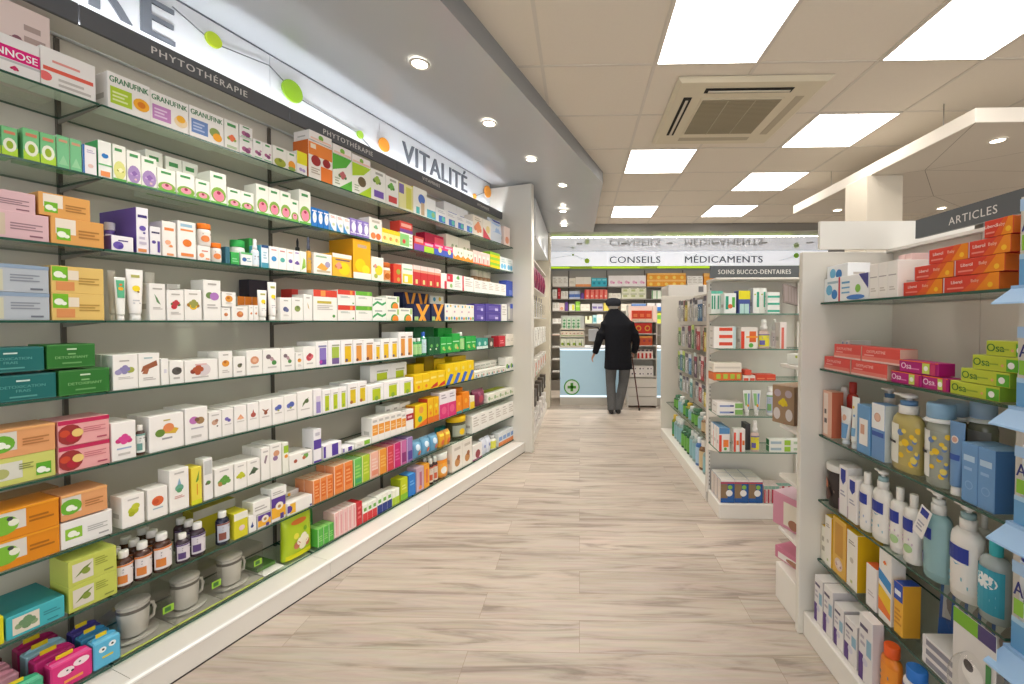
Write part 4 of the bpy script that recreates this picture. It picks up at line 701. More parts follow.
ITEMS=[["L","A",1.2432,1.3796,2.1868,0.12,0.14,"mannose",1,1,1,0.1],
["L","A",1.3799,1.5107,2.1868,0.1312,0.14,"redline",1,1,1,0.1],
["L","A",1.3261,1.4474,2.1868,0.2907,0.27,"bigpink",1,1,1,0.08],
["L","A",1.5396,1.6612,2.1868,0.1353,0.14,"gran_g",1,1,1,0.11],
["L","A",1.6615,1.7887,2.1868,0.1301,0.14,"gran_p",1,1,1,0.11],
["L","A",1.7892,1.9202,2.1868,0.1323,0.14,"gran_b",1,1,1,0.11],
["L","A",1.921,1.9821,2.1868,0.1331,0.14,"wh_redgreen",1,1,1,0.09],
["L","A",1.9846,2.0429,2.1868,0.0788,0.14,"wh_purpfl",1,1,1,0.09],
["L","A",1.9854,2.0438,2.2675,0.0571,0.14,"wh_purpfl2",1,1,1,0.09],
["L","A",2.0442,2.133,2.1868,0.0945,0.14,"wh_purpfl",2,1,1,0.09],
["L","A",2.1365,2.2094,2.1868,0.1008,0.14,"wh_oliv",1,1,1,0.09],
["L","A",2.2105,2.2632,2.1868,0.0998,0.14,"wh_orgfr",1,1,1,0.09],
["L","A",2.2647,2.3229,2.1868,0.1213,0.14,"yel_wh",1,1,1,0.09],
["L","A",2.3308,2.4785,2.1868,0.2098,0.14,"org_big",1,1,1,0.12],
["L","A",2.479,2.6127,2.1868,0.1896,0.14,"grn_big",1,1,1,0.12],
["L","A",2.6135,2.7582,2.1868,0.1854,0.14,"lime_big",1,1,1,0.12],
["L","A",2.3345,2.4759,2.3992,0.0504,0.14,"wh_flat",1,1,1,0.12],
["L","A",2.481,2.6098,2.3788,0.0533,0.14,"wh_flat",1,1,1,0.12],
["L","A",2.6157,2.7589,2.3753,0.05,0.14,"wh_flat",1,1,1,0.12],
["L","A",2.7593,2.8847,2.1868,0.2005,0.14,"wh_purplab",1,1,1,0.09],
["L","A",2.8857,3.0036,2.1868,0.1945,0.14,"wh_redlab",1,1,1,0.09],
["L","A",3.0046,3.1429,2.1868,0.1899,0.14,"yel_pale",1,1,1,0.09],
["L","A",3.144,3.2955,2.1868,0.2014,0.14,"wh_bluefl",1,1,1,0.09],
["L","A",3.2961,3.4008,2.1868,0.1592,0.14,"wh_cyan",1,1,1,0.09],
["L","A",3.4011,3.9159,2.1868,0.1142,0.14,"wh_bluebot",4,1,1,0.09],
["L","A",3.6742,4.0311,2.1868,0.2462,0.27,"wh_bluetop",2,1,1,0.09],
["L","A",3.9173,4.0825,2.1868,0.1818,0.14,"crm_orange",1,1,1,0.09],
["L","A",4.0837,4.2258,2.1868,0.1805,0.14,"wh_redfl",1,1,1,0.09],
["L","A",4.2274,4.4816,2.1868,0.2352,0.14,"bluebag",1,1,1,0.09],
["L","A",4.4825,4.6095,2.1868,0.1967,0.14,"pinkish",1,1,1,0.09],
["L","B",1.2601,1.3282,1.9248,0.092,0.14,"grn_lime",2,1,1,0.09],
["L","B",1.3375,1.4095,1.9248,0.104,0.14,"grn_lime",2,1,1,0.09],
["L","B",1.4106,1.4705,1.9248,0.1103,0.14,"grn_box",2,1,1,0.09],
["L","B",1.4716,1.5078,1.9248,0.1023,0.14,"wh_bluespine",1,1,1,0.09],
["L","B",1.5109,1.5476,1.9248,0.1342,0.14,"wh_bluedrop",1,1,1,0.09],
["L","B",1.5489,1.5861,1.9248,0.1347,0.14,"wh_yelfl",1,1,1,0.09],
["L","B",1.5873,1.6293,1.9248,0.128,0.14,"wh_lav",1,1,1,0.09],
["L","B",1.6304,1.6779,1.9248,0.122,0.14,"wh_lav",1,1,1,0.09],
["L","B",1.6786,1.739,1.9248,0.0936,0.14,"wh_echi",1,1,1,0.09],
["L","B",1.6925,1.75,1.9248,0.1864,0.25,"wh_echi",1,1,1,0.09],
["L","B",1.7577,1.8756,1.9248,0.183,0.25,"wh_echi",2,1,1,0.09],
["L","B",1.7402,1.805,1.9248,0.0986,0.14,"wh_echi",1,1,1,0.09],
["L","B",1.8061,1.8603,1.9248,0.0886,0.14,"wh_echi",1,1,1,0.09],
["L","B",1.8624,1.9282,1.9248,0.1415,0.14,"wh_echi_t",1,1,1,0.09],
["L","B",1.9284,2.0438,1.9248,0.09,0.14,"wh_echi",2,1,1,0.09],
["L","B",2.0546,2.2277,1.9248,0.145,0.14,"wh_echi_t",3,1,1,0.09],
["L","B",2.2283,2.2707,1.9248,0.118,0.14,"wh_echi",1,1,1,0.09],
["L","B",2.2729,2.3405,1.9248,0.1818,0.14,"wh_echi_t",1,1,1,0.09],
["L","B",2.3406,2.4505,1.9248,0.1045,0.14,"blue_wh",3,1,1,0.09],
["L","B",2.4515,2.5935,1.9248,0.0953,0.14,"wh_bluecr",3,1,1,0.09],
["L","B",2.5947,2.7377,1.9248,0.1045,0.14,"purp_wh",3,1,1,0.09],
["L","B",2.7393,2.8459,1.9248,0.1431,0.14,"wh_orgpat",1,1,1,0.09],
["L","B",2.8465,3.0089,1.9248,0.0961,0.14,"yel_frt",3,1,1,0.09],
["L","B",3.0102,3.1389,1.9248,0.105,0.14,"wh_grnpat",1,1,1,0.09],
["L","B",3.0111,3.1398,2.0308,0.0773,0.14,"red_flat",1,1,1,0.09],
["L","B",3.1506,3.2576,1.9248,0.1048,0.14,"red_purp",1,1,1,0.09],
["L","B",3.2586,3.3731,1.9248,0.0763,0.14,"pink_lime",1,1,1,0.09],
["L","B",3.3744,3.6168,1.9248,0.0872,0.14,"pink_blue",2,1,1,0.09],
["L","B",3.4044,3.6438,1.9248,0.1893,0.25,"dkpink",1,1,1,0.09],
["L","B",3.6723,4.0315,1.9248,0.2299,0.25,"wh_orgbot",2,1,1,0.09],
["L","B",3.6181,3.9132,1.9248,0.1026,0.14,"wh_orgbot",2,1,1,0.09],
["L","B",3.9145,4.205,1.9248,0.1225,0.14,"pink_wh",4,1,1,0.09],
["L","B",4.2065,4.3974,1.9248,0.1557,0.14,"grn_yel",1,3,1,0.09],
["L","B",4.3985,4.6745,1.9248,0.1345,0.14,"wh_blueb",2,1,1,0.09],
["L","C",1.2481,1.3892,1.6648,0.0868,0.14,"pinktea",1,1,1,0.13],
["L","C",1.2261,1.3622,1.7494,0.0678,0.14,"pinktea",1,1,1,0.13],
["L","C",1.3924,1.5215,1.6648,0.0916,0.14,"orgtea",1,1,1,0.13],
["L","C",1.3675,1.4895,1.7558,0.0762,0.14,"orgtea",1,1,1,0.13],
["L","C",1.611,1.6483,1.6648,0.178,0.14,"purp_tall",1,1,1,0.26],
["L","C",1.5679,1.6003,1.6648,0.12,0.24,"jar_purple",1,1,1,0.05],
["L","C",1.5406,1.6033,1.6648,0.0564,0.14,"wh_purplow",1,1,1,0.1],
["L","C",1.6516,1.6861,1.6648,0.1127,0.14,"wh_purpsm",1,1,1,0.09],
["L","C",1.6895,1.7355,1.6648,0.1423,0.14,"wh_orgtx",1,1,1,0.09],
["L","C",1.7404,1.8054,1.6648,0.1557,0.14,"wh_orgdisc",1,1,1,0.09],
["L","C",1.8107,1.8596,1.6648,0.0634,0.14,"wh_orgsm",1,1,1,0.09],
["L","C",1.8213,1.8708,1.7308,0.0975,0.14,"jar_orange",1,1,1,0.09],
["L","C",1.871,1.911,1.6648,0.0862,0.14,"jar_orange",1,1,1,0.09],
["L","C",1.9184,1.9374,1.6648,0.0768,0.14,"teal_sm",1,1,1,0.09],
["L","C",1.9406,1.9772,1.6648,0.0566,0.14,"grn_plain",1,1,1,0.09],
["L","C",2.0018,2.0632,1.6648,0.1308,0.22,"jar_green",1,1,1,0.09],
["L","C",1.9808,2.0324,1.6648,0.0616,0.14,"wh_bluelogo",1,1,1,0.09],
["L","C",2.0821,2.0995,1.6648,0.1529,0.24,"grn_plain",1,1,1,0.09],
["L","C",2.0372,2.0704,1.6648,0.1342,0.14,"spray_white",1,1,1,0.09],
["L","C",2.0738,2.1082,1.6648,0.1115,0.14,"wh_tealband",1,1,1,0.09],
["L","C",2.112,2.1578,1.6648,0.1115,0.14,"wh_cir_b",1,1,1,0.09],
["L","C",2.1592,2.2018,1.6648,0.1115,0.14,"wh_cir_t",1,1,1,0.09],
["L","C",2.2032,2.2393,1.6648,0.1104,0.14,"wh_cir_p",1,1,1,0.09],
["L","C",2.2407,2.2753,1.6648,0.111,0.14,"wh_grape",1,1,1,0.09],
["L","C",2.2767,2.3124,1.6648,0.1114,0.14,"wh_leaf",1,1,1,0.09],
["L","C",2.3294,2.3631,1.6648,0.2006,0.24,"dropper_dark",1,1,1,0.09],
["L","C",2.3179,2.3458,1.6648,0.1964,0.14,"spray_amber",1,1,1,0.09],
["L","C",2.352,2.4666,1.6648,0.118,0.14,"wh_honey",1,1,1,0.09],
["L","C",2.4714,2.605,1.6648,0.1346,0.14,"yel_honey",1,1,1,0.09],
["L","C",2.6149,2.7522,1.6648,0.2439,0.14,"gold_tall",1,1,1,0.2],
["L","C",2.7564,2.8602,1.6648,0.1559,0.14,"wh_lemon",1,1,1,0.09],
["L","C",2.87,2.9404,1.6648,0.1329,0.14,"jar_honey",1,1,1,0.09],
["L","C",2.9464,3.0207,1.6648,0.1328,0.14,"red_green",1,1,1,0.09],
["L","C",3.027,3.1364,1.6648,0.1454,0.14,"wh_yelbox",1,1,1,0.09],
["L","C",3.1376,3.4572,1.6648,0.1494,0.14,"red_fade",4,1,1,0.09],
["L","C",3.4582,3.534,1.6648,0.1261,0.14,"wh_redbox",1,1,1,0.09],
["L","C",3.5354,3.6146,1.6648,0.1264,0.14,"wh_redtop",1,1,1,0.09],
["L","C",3.616,3.772,1.6648,0.1304,0.14,"wh_redspine",1,1,1,0.09],
["L","C",3.7734,3.9271,1.6648,0.1289,0.14,"wh_plain",1,1,1,0.09],
["L","C",3.9283,4.5194,1.6648,0.1158,0.14,"wh_plain",5,1,1,0.09],
["L","C",4.1295,4.4417,1.6648,0.2359,0.26,"jar_brown",4,1,1,0.09],
["L","C",4.5316,4.7188,1.6648,0.1635,0.14,"blue_box",1,1,1,0.09],
["L","D",1.2489,1.3861,1.4038,0.1791,0.14,"greytea",1,2,1,0.13],
["L","D",1.3896,1.5186,1.4038,0.1863,0.14,"yeltea",1,2,1,0.13],
["L","D",1.5704,1.5943,1.4038,0.1951,0.24,"tube_cream",1,1,1,0.09],
["L","D",1.5489,1.5821,1.4038,0.1626,0.14,"tube_green",1,1,1,0.09],
["L","D",1.5841,1.6368,1.4038,0.1979,0.14,"tube_yelfl",1,1,1,0.09],
["L","D",1.6853,1.7193,1.4038,0.2009,0.245,"tube_cream",1,1,1,0.09],
["L","D",1.6465,1.6984,1.4038,0.1473,0.14,"wh_aloe",1,1,1,0.09],
["L","D",1.7011,1.7583,1.4038,0.1253,0.14,"wh_berry",1,1,1,0.09],
["L","D",1.7598,1.8227,1.4038,0.1318,0.14,"wh_yelrose",1,1,1,0.09],
["L","D",1.8286,1.8964,1.4038,0.1789,0.14,"wh_thistle",1,1,1,0.09],
["L","D",1.7608,1.8086,1.4038,0.1585,0.26,"wh_plain",1,1,1,0.09],
["L","D",1.8991,1.9572,1.4663,0.0677,0.14,"wh_orgflw",1,1,1,0.09],
["L","D",1.898,1.9352,1.4038,0.0611,0.14,"wh_orgsmf",1,1,1,0.09],
["L","D",1.9388,2.0083,1.4038,0.0653,0.14,"wh_orgsmf",1,1,1,0.09],
["L","D",2.0229,2.124,1.4038,0.1197,0.24,"orglid",3,1,1,0.09],
["L","D",2.0121,2.0562,1.4038,0.0745,0.14,"wh_orgsmf",2,1,1,0.09],
["L","D",2.0611,2.1073,1.4038,0.1503,0.14,"tube_yelfl",1,1,1,0.09],
["L","D",2.1119,2.1578,1.4038,0.1941,0.14,"tube_yelfl",1,1,1,0.09],
["L","D",2.1385,2.2659,1.4038,0.217,0.335,"dark_box",1,1,1,0.08],
["L","D",2.1632,2.2221,1.4038,0.1191,0.14,"wh_blueber",1,1,1,0.09],
["L","D",2.2236,2.2859,1.4038,0.1225,0.14,"wh_artich",1,1,1,0.09],
["L","D",2.2904,2.3414,1.4038,0.1421,0.14,"wh_ginger",1,1,1,0.09],
["L","D",2.3463,2.497,1.4038,0.1739,0.14,"wh_redlid",1,1,1,0.12],
["L","D",2.3141,2.4324,1.4038,0.1765,0.26,"red_flat",1,1,1,0.09],
["L","D",2.5019,2.6242,1.4038,0.1839,0.14,"redband",1,2,1,0.09],
["L","D",2.6293,2.7562,1.4038,0.1836,0.14,"grnband",1,2,1,0.09],
["L","D",2.7613,2.8744,1.4038,0.1526,0.14,"grnwave",1,2,1,0.09],
["L","D",2.8761,2.9988,1.4038,0.1692,0.14,"orgarc",1,2,1,0.09],
["L","D",2.9993,3.1328,1.4038,0.0909,0.14,"orgarc",1,1,1,0.09],
["L","D",3.1561,3.4461,1.4038,0.2152,0.25,"navy_x",2,1,1,0.09],
["L","D",3.1451,3.3266,1.4038,0.126,0.14,"navy_x",1,1,1,0.09],
["L","D",3.3399,3.4989,1.4038,0.1332,0.14,"navy_x",1,1,1,0.09],
["L","D",3.5068,3.925,1.4038,0.1401,0.14,"wh_dots",4,1,1,0.09],
["L","D",3.4844,3.665,1.4038,0.2081,0.27,"wh_dots",1,1,1,0.09],
["L","D",3.9346,4.1109,1.4038,0.1567,0.14,"violet",1,2,1,0.09],
["L","D",4.1213,4.414,1.4038,0.1661,0.14,"violet",1,2,1,0.09],
["L","D",4.4257,4.5392,1.4038,0.1746,0.14,"wh_plain",1,1,1,0.09],
["L","D",4.5516,4.6944,1.4038,0.1907,0.14,"grey_pack",1,1,1,0.09],
["L","E",1.2539,1.3976,1.1418,0.086,0.14,"tealtea",1,1,1,0.13],
["L","E",1.23,1.3714,1.2368,0.0799,0.14,"tealtea",1,1,1,0.13],
["L","E",1.4017,1.5282,1.1418,0.0887,0.14,"greentea",1,1,1,0.13],
["L","E",1.3764,1.4932,1.2384,0.0825,0.14,"greentea",1,1,1,0.13],
["L","E",1.536,1.6075,1.1418,0.1321,0.14,"wh_lavender",1,1,2,0.075],
["L","E",1.6091,1.6746,1.1418,0.1328,0.14,"wh_cinna",1,1,2,0.075],
["L","E",1.6774,1.7033,1.1418,0.1069,0.14,"wh_faint",1,1,2,0.075],
["L","E",1.7046,1.7535,1.1418,0.0954,0.14,"wh_darkseed",1,1,2,0.075],
["L","E",1.7551,1.879,1.1418,0.0921,0.14,"wh_anise",1,1,2,0.075],
["L","E",1.883,1.9404,1.1418,0.1203,0.14,"wh_orgflw",1,1,2,0.075],
["L","E",1.9436,1.9959,1.1418,0.0929,0.14,"wh_clove",1,1,2,0.075],
["L","E",2.0,2.074,1.1418,0.1166,0.14,"wh_nut",1,1,2,0.075],
["L","E",2.0757,2.163,1.1418,0.1198,0.14,"wh_thymepk",1,1,2,0.075],
["L","E",2.1646,2.2373,1.1418,0.1173,0.14,"wh_thymepk",1,1,2,0.075],
["L","E",2.2413,2.2817,1.1418,0.0911,0.14,"wh_orgflw",1,1,2,0.075],
["L","E",2.2836,2.3584,1.1418,0.1199,0.14,"wh_cran",1,1,2,0.075],
["L","E",2.3603,2.4337,1.1418,0.1438,0.14,"st_purple",1,1,2,0.075],
["L","E",2.4353,2.5203,1.1418,0.146,0.14,"st_lime",1,1,2,0.075],
["L","E",2.5218,2.6055,1.1418,0.1453,0.14,"st_yellow",1,1,2,0.075],
["L","E",2.607,2.6808,1.1418,0.145,0.14,"st_orange",1,1,2,0.075],
["L","E",2.6824,2.7687,1.1418,0.1448,0.14,"st_orange",1,1,2,0.075],
["L","E",2.7741,2.8273,1.1418,0.1221,0.14,"st_yellow",1,1,2,0.075],
["L","E",2.8291,2.981,1.1418,0.1411,0.14,"st_yellow",2,1,2,0.075],
["L","E",2.9878,3.1308,1.1418,0.1815,0.14,"st_orange",2,1,2,0.075],
["L","E",3.1423,3.2381,1.1418,0.1337,0.14,"greenbot",2,1,1,0.09],
["L","E",3.2457,3.2953,1.1418,0.1764,0.14,"bluebot",1,1,1,0.09],
["L","E",3.3021,3.439,1.1418,0.1348,0.14,"dkgreen",2,1,1,0.09],
["L","E",3.2821,3.5178,1.1418,0.2123,0.26,"dkgreen",2,1,1,0.09],
["L","E",3.4467,3.5958,1.1418,0.1295,0.14,"brgreen",2,1,1,0.09],
["L","E",3.5976,3.7086,1.1418,0.1545,0.14,"brgreen",1,1,1,0.09],
["L","E",3.5707,3.7611,1.1418,0.2003,0.26,"brgreen",2,1,1,0.09],
["L","E",3.7174,3.7976,1.1418,0.1647,0.14,"greenbot",1,1,1,0.09],
["L","E",3.7988,3.9552,1.1418,0.1259,0.14,"brgreen",2,1,1,0.09],
["L","E",3.9647,4.1621,1.1418,0.1009,0.14,"tealbox",2,1,1,0.09],
["L","E",4.1818,4.2738,1.1418,0.0946,0.14,"dark_sm",1,1,1,0.09],
["L","E",4.4216,4.5209,1.1418,0.1152,0.25,"wh_plain",1,1,1,0.09],
["L","E",4.373,4.5051,1.1418,0.1072,0.14,"red_sm",1,1,1,0.09],
["L","E",4.5174,4.6925,1.1418,0.123,0.14,"crm_plain",2,1,1,0.09],
["L","F",1.2492,1.3922,0.9656,0.0912,0.14,"peachtea",1,1,1,0.13],
["L","F",1.2477,1.3917,0.8768,0.0893,0.14,"limetea",1,1,1,0.13],
["L","F",1.3965,1.5238,0.8768,0.1801,0.14,"pinkfruit",1,2,1,0.13],
["L","F",1.5278,1.5974,0.8768,0.1439,0.14,"wh_pinkfl",1,1,2,0.07],
["L","F",1.6016,1.6298,0.8768,0.118,0.14,"bottle_brownw",1,1,1,0.045],
["L","F",1.6365,1.7499,0.8768,0.1432,0.14,"wh_yelflw",1,1,2,0.075],
["L","F",1.7536,1.8371,0.8768,0.1518,0.14,"wh_pinkwalnut",1,1,2,0.075],
["L","F",1.8402,1.8912,0.8768,0.12,0.14,"wh_mush",1,1,2,0.075],
["L","F",1.8929,1.9405,0.8768,0.1234,0.14,"wh_vioflw",1,1,2,0.075],
["L","F",1.9422,1.9967,0.8768,0.1271,0.14,"wh_orgsal",1,1,2,0.075],
["L","F",1.9984,2.0514,0.8768,0.1287,0.14,"wh_redfig",1,1,2,0.075],
["L","F",2.0531,2.1139,0.8768,0.1328,0.14,"wh_brown",1,1,2,0.075],
["L","F",2.1156,2.1749,0.8768,0.1331,0.14,"wh_blueflw",1,1,2,0.075],
["L","F",2.1766,2.2448,0.8768,0.1365,0.14,"wh_blueflw",1,1,2,0.075],
["L","F",2.2494,2.337,0.8768,0.1446,0.14,"wh_dkgreen",1,1,2,0.075],
["L","F",2.3416,2.392,0.8768,0.1441,0.14,"st_lilac",1,1,2,0.075],
["L","F",2.3936,2.5584,0.8768,0.1319,0.14,"st_green",3,1,2,0.075],
["L","F",2.5639,2.7087,0.8768,0.1467,0.14,"st_ylw_w",2,1,2,0.075],
["L","F",2.714,2.8498,0.8768,0.1103,0.14,"st_green",1,1,1,0.09],
["L","F",2.8516,2.9967,0.8768,0.1175,0.14,"st_green",1,1,1,0.09],
["L","F",2.9983,3.1322,0.8768,0.1144,0.14,"st_green",1,1,1,0.09],
["L","F",2.8322,3.0188,0.8768,0.2237,0.24,"st_green",1,1,1,0.09],
["L","F",3.0205,3.1791,0.8768,0.2212,0.24,"st_green",1,1,1,0.09],
["L","F",3.1446,3.315,0.8768,0.1258,0.14,"yel_a",2,1,1,0.09],
["L","F",3.3168,3.4999,0.8768,0.1284,0.14,"yel_red",2,1,1,0.09],
["L","F",3.2673,3.38,0.8768,0.1882,0.25,"yel_a",1,1,1,0.09],
["L","F",3.3881,3.5027,0.8768,0.2415,0.25,"olive_dk",1,1,1,0.09],
["L","F",3.5103,3.6468,0.8768,0.21,0.25,"yel_a",2,1,1,0.09],
["L","F",3.5086,3.9206,0.8768,0.1727,0.14,"yel_blue",4,1,1,0.09],
["L","F",3.7465,3.9569,0.8768,0.2098,0.25,"yel_a",2,1,1,0.09],
["L","F",3.9296,4.4923,0.8768,0.0596,0.14,"wh_mixed",6,1,1,0.09],
["L","F",4.0983,4.5817,0.8768,0.1218,0.25,"wh_mixed",5,1,1,0.09],
["L","F",4.5052,4.691,0.8768,0.1438,0.14,"wh_grblue",2,1,1,0.09],
["L","G",1.2449,1.3955,0.6108,0.1889,0.14,"amber_tea",1,2,1,0.13],
["L","G",1.3991,1.5154,0.7088,0.0898,0.14,"peachtea",1,1,1,0.13],
["L","G",1.3976,1.5271,0.6108,0.0924,0.14,"wh_tea",1,1,1,0.13],
["L","G",1.3127,1.4446,0.6108,0.1894,0.28,"brown_flat",1,1,1,0.1],
["L","G",1.5531,1.6192,0.6108,0.1201,0.14,"wh_ylgfl",1,1,1,0.08],
["L","G",1.6272,1.6915,0.6108,0.1216,0.14,"wh_redorg",1,1,1,0.08],
["L","G",1.6959,1.7637,0.6108,0.175,0.14,"wh_drop",1,1,1,0.08],
["L","G",1.7706,1.8106,0.6108,0.161,0.14,"yel_leaf",1,1,1,0.08],
["L","G",1.8164,1.8526,0.6108,0.1842,0.14,"clearbox",1,1,1,0.06],
["L","G",1.8593,1.9364,0.6108,0.1257,0.14,"wh_mint",1,1,2,0.07],
["L","G",1.9382,1.9926,0.6108,0.1246,0.14,"wh_ylwsm",1,1,2,0.07],
["L","G",1.9944,2.0543,0.6108,0.1228,0.14,"wh_thyme",1,1,2,0.07],
["L","G",2.059,2.1006,0.6108,0.1629,0.14,"wh_mauve",1,1,2,0.07],
["L","G",2.1024,2.1611,0.6108,0.1685,0.14,"wh_figs",1,1,2,0.07],
["L","G",2.1652,2.1978,0.6108,0.1598,0.14,"wh_grorg",1,1,2,0.07],
["L","G",2.2012,2.3322,0.6108,0.0828,0.14,"wh_rdgrn",1,1,2,0.07],
["L","G",2.3385,2.3858,0.6108,0.1863,0.14,"purpband",1,1,1,0.09],
["L","G",2.3987,2.519,0.6108,0.0811,0.14,"purpvert",1,1,1,0.09],
["L","G",2.5272,2.608,0.6108,0.0295,0.14,"purpvert",1,1,1,0.09],
["L","G",2.6137,2.7401,0.6108,0.04,0.14,"grnlab",1,1,1,0.09],
["L","G",2.7435,2.9005,0.6108,0.1612,0.14,"orgpatch",3,1,1,0.09],
["L","G",2.9023,3.0085,0.6108,0.1567,0.14,"orgpatch",2,1,1,0.09],
["L","G",3.01,3.0528,0.6108,0.1409,0.14,"orgpatch",1,1,1,0.09],
["L","G",3.0545,3.1297,0.6108,0.1502,0.14,"redlab_w",1,1,1,0.09],
["L","G",2.9608,3.1035,0.6108,0.1911,0.24,"wh_plain",2,1,1,0.09],
["L","G",3.1052,3.2075,0.6108,0.1826,0.24,"wh_plain",1,1,1,0.09],
["L","G",3.1474,3.2779,0.6108,0.1641,0.14,"yel_green",1,1,1,0.09],
["L","G",3.2857,3.4216,0.6108,0.1926,0.14,"yelorg",2,1,1,0.09],
["L","G",3.4298,3.6469,0.6108,0.2148,0.14,"wh_pinkbot",2,1,1,0.09],
["L","G",3.655,3.7328,0.6108,0.1467,0.14,"org_plain",1,1,1,0.09],
["L","G",3.742,3.8468,0.6108,0.1652,0.14,"org_plain",1,1,1,0.09],
["L","G",3.7735,3.8925,0.6108,0.1892,0.24,"org_plain",1,1,1,0.09],
["L","G",3.8558,3.926,0.6108,0.1134,0.14,"wh_yelsm",1,1,1,0.09],
["L","G",3.9444,4.1403,0.6108,0.1541,0.14,"maroonbag",1,1,1,0.09],
["L","G",4.1506,4.6888,0.6108,0.0779,0.14,"wh_small",5,1,1,0.09],
["L","G",4.3234,4.6923,0.6108,0.0779,0.24,"lime_sm",4,1,1,0.09],
["L","H",1.2612,1.274,0.3808,0.0883,0.14,"yel_plain",1,1,1,0.1],
["L","H",1.277,1.404,0.3808,0.0744,0.14,"cyantea",1,1,1,0.2],
["L","H",1.4114,1.5356,0.3808,0.181,0.14,"limeleaf",1,2,1,0.13],
["L","H",1.5386,1.5905,0.3808,0.1413,0.14,"bottle_honey",1,1,3,0.055],
["L","H",1.5926,1.6482,0.3808,0.1479,0.14,"bottle_honey",1,1,3,0.055],
["L","H",1.6502,1.7114,0.3808,0.1545,0.14,"bottle_honey",1,1,3,0.055],
["L","H",1.7229,1.7716,0.3808,0.1202,0.14,"bottle_violet",1,1,1,0.09],
["L","H",1.7738,1.8291,0.3808,0.1423,0.14,"bottle_violet",1,1,3,0.045],
["L","H",1.8738,1.9269,0.3808,0.15,0.14,"bottle_navy",1,1,1,0.09],
["L","H",1.8592,2.037,0.3808,0.1366,0.3,"yel_wide",1,1,1,0.08],
["L","H",1.9326,1.9935,0.3808,0.1205,0.14,"yel_wh2",1,1,1,0.09],
["L","H",1.997,2.034,0.3808,0.083,0.14,"wh_bdrop",1,1,1,0.09],
["L","H",2.0379,2.1006,0.3808,0.067,0.14,"purpyel",1,1,1,0.08],
["L","H",2.0183,2.1016,0.4534,0.0657,0.14,"wh_flat2",1,1,1,0.08],
["L","H",2.1058,2.1779,0.3808,0.1205,0.14,"purpyel",1,1,1,0.08],
["L","H",2.1041,2.1839,0.5018,0.0503,0.14,"wh_flat2",1,1,1,0.08],
["L","H",2.1845,2.3256,0.3808,0.0651,0.14,"wh_yelspine",1,1,1,0.09],
["L","H",2.2503,2.3224,0.3808,0.0869,0.24,"wh_yelspine",1,1,1,0.09],
["L","H",2.3318,2.4556,0.3808,0.132,0.14,"orange_ca",3,1,2,0.07],
["L","H",2.4615,2.5956,0.3808,0.1686,0.14,"orange_ca",2,1,2,0.07],
["L","H",2.6012,2.6635,0.3808,0.166,0.14,"tea_green",1,1,2,0.07],
["L","H",2.6653,2.7268,0.3808,0.1686,0.14,"tea_lime",1,1,2,0.07],
["L","H",2.7285,2.8013,0.3808,0.1674,0.14,"tea_pink",1,1,2,0.07],
["L","H",2.803,2.8709,0.3808,0.1662,0.14,"tea_orange",1,1,2,0.07],
["L","H",2.8727,2.9347,0.3808,0.1675,0.14,"tea_red",1,1,2,0.07],
["L","H",2.9364,3.0012,0.3808,0.1702,0.14,"tea_magenta",1,1,2,0.07],
["L","H",3.0029,3.0605,0.3808,0.1707,0.14,"tea_mauve",1,1,2,0.07],
["L","H",3.0622,3.1222,0.3808,0.1762,0.14,"tea_violet",1,1,2,0.07],
["L","H",3.1394,3.4308,0.3808,0.1309,0.14,"pack_blue",3,1,1,0.09],
["L","H",3.4328,3.5883,0.3808,0.1241,0.14,"pack_yel",2,1,1,0.09],
["L","H",3.6401,3.7495,0.3808,0.0944,0.3,"teal_pack",1,1,1,0.06],
["L","H",3.6747,3.8527,0.3808,0.1893,0.14,"pot_yellow",1,1,1,0.05],
["L","H",3.8864,4.6877,0.3808,0.1589,0.14,"wh_plain",6,1,1,0.09],
["L","I",2.3551,2.4584,0.1258,0.1024,0.14,"green_sm",3,1,1,0.09],
["L","I",2.4613,2.6179,0.1258,0.1476,0.14,"pink_pale",5,1,1,0.09],
["L","I",2.6199,2.6623,0.1258,0.1444,0.14,"red_tall",1,1,1,0.09],
["L","I",2.6654,2.7804,0.1258,0.1113,0.14,"wh_redb",3,1,1,0.09],
["L","I",2.7826,2.9123,0.1258,0.1178,0.14,"wh_navyb",3,1,1,0.09],
["L","I",2.9142,2.9829,0.1258,0.1093,0.14,"wh_limeb",2,1,1,0.09],
["L","I",2.995,3.0675,0.1258,0.1569,0.14,"lime_tall",1,1,1,0.09],
["L","I",3.0723,3.1476,0.1258,0.1584,0.14,"blue_tall",1,1,1,0.09],
["L","I",3.156,3.2387,0.1258,0.181,0.14,"mauve_st",1,1,1,0.09],
["L","I",3.2405,3.3018,0.1258,0.1797,0.14,"org_st",1,1,1,0.09],
["L","I",3.3096,3.4166,0.1258,0.1977,0.14,"bottle_brown2",2,1,2,0.04],
["L","I",3.4373,3.5728,0.1258,0.1951,0.14,"jar_orange2",1,1,1,0.09],
["L","I",3.5889,3.8823,0.1258,0.2326,0.14,"wh_brownfig",2,1,1,0.09],
["L","I",3.8916,4.0479,0.1258,0.1401,0.14,"wh_redfr",1,1,1,0.09],
["L","I",4.0586,4.2287,0.1258,0.1596,0.14,"whbl_bag",2,1,1,0.09],
["L","I",4.2397,4.3446,0.1258,0.1304,0.14,"wh_yelbt",1,1,1,0.09],
["L","I",4.3564,4.6863,0.1258,0.1354,0.14,"bluewh_mix",4,1,1,0.09],
["R","A",0.0027,0.1278,1.4828,0.1012,0.07,"wh_bluepat",1,1,1,0.09],
["R","A",0.0188,0.1592,1.5678,0.0688,0.075,"wh_bluepat2",1,1,1,0.09],
["R","A",0.1085,0.2888,1.4828,0.0996,0.07,"wh_redblue",1,1,1,0.09],
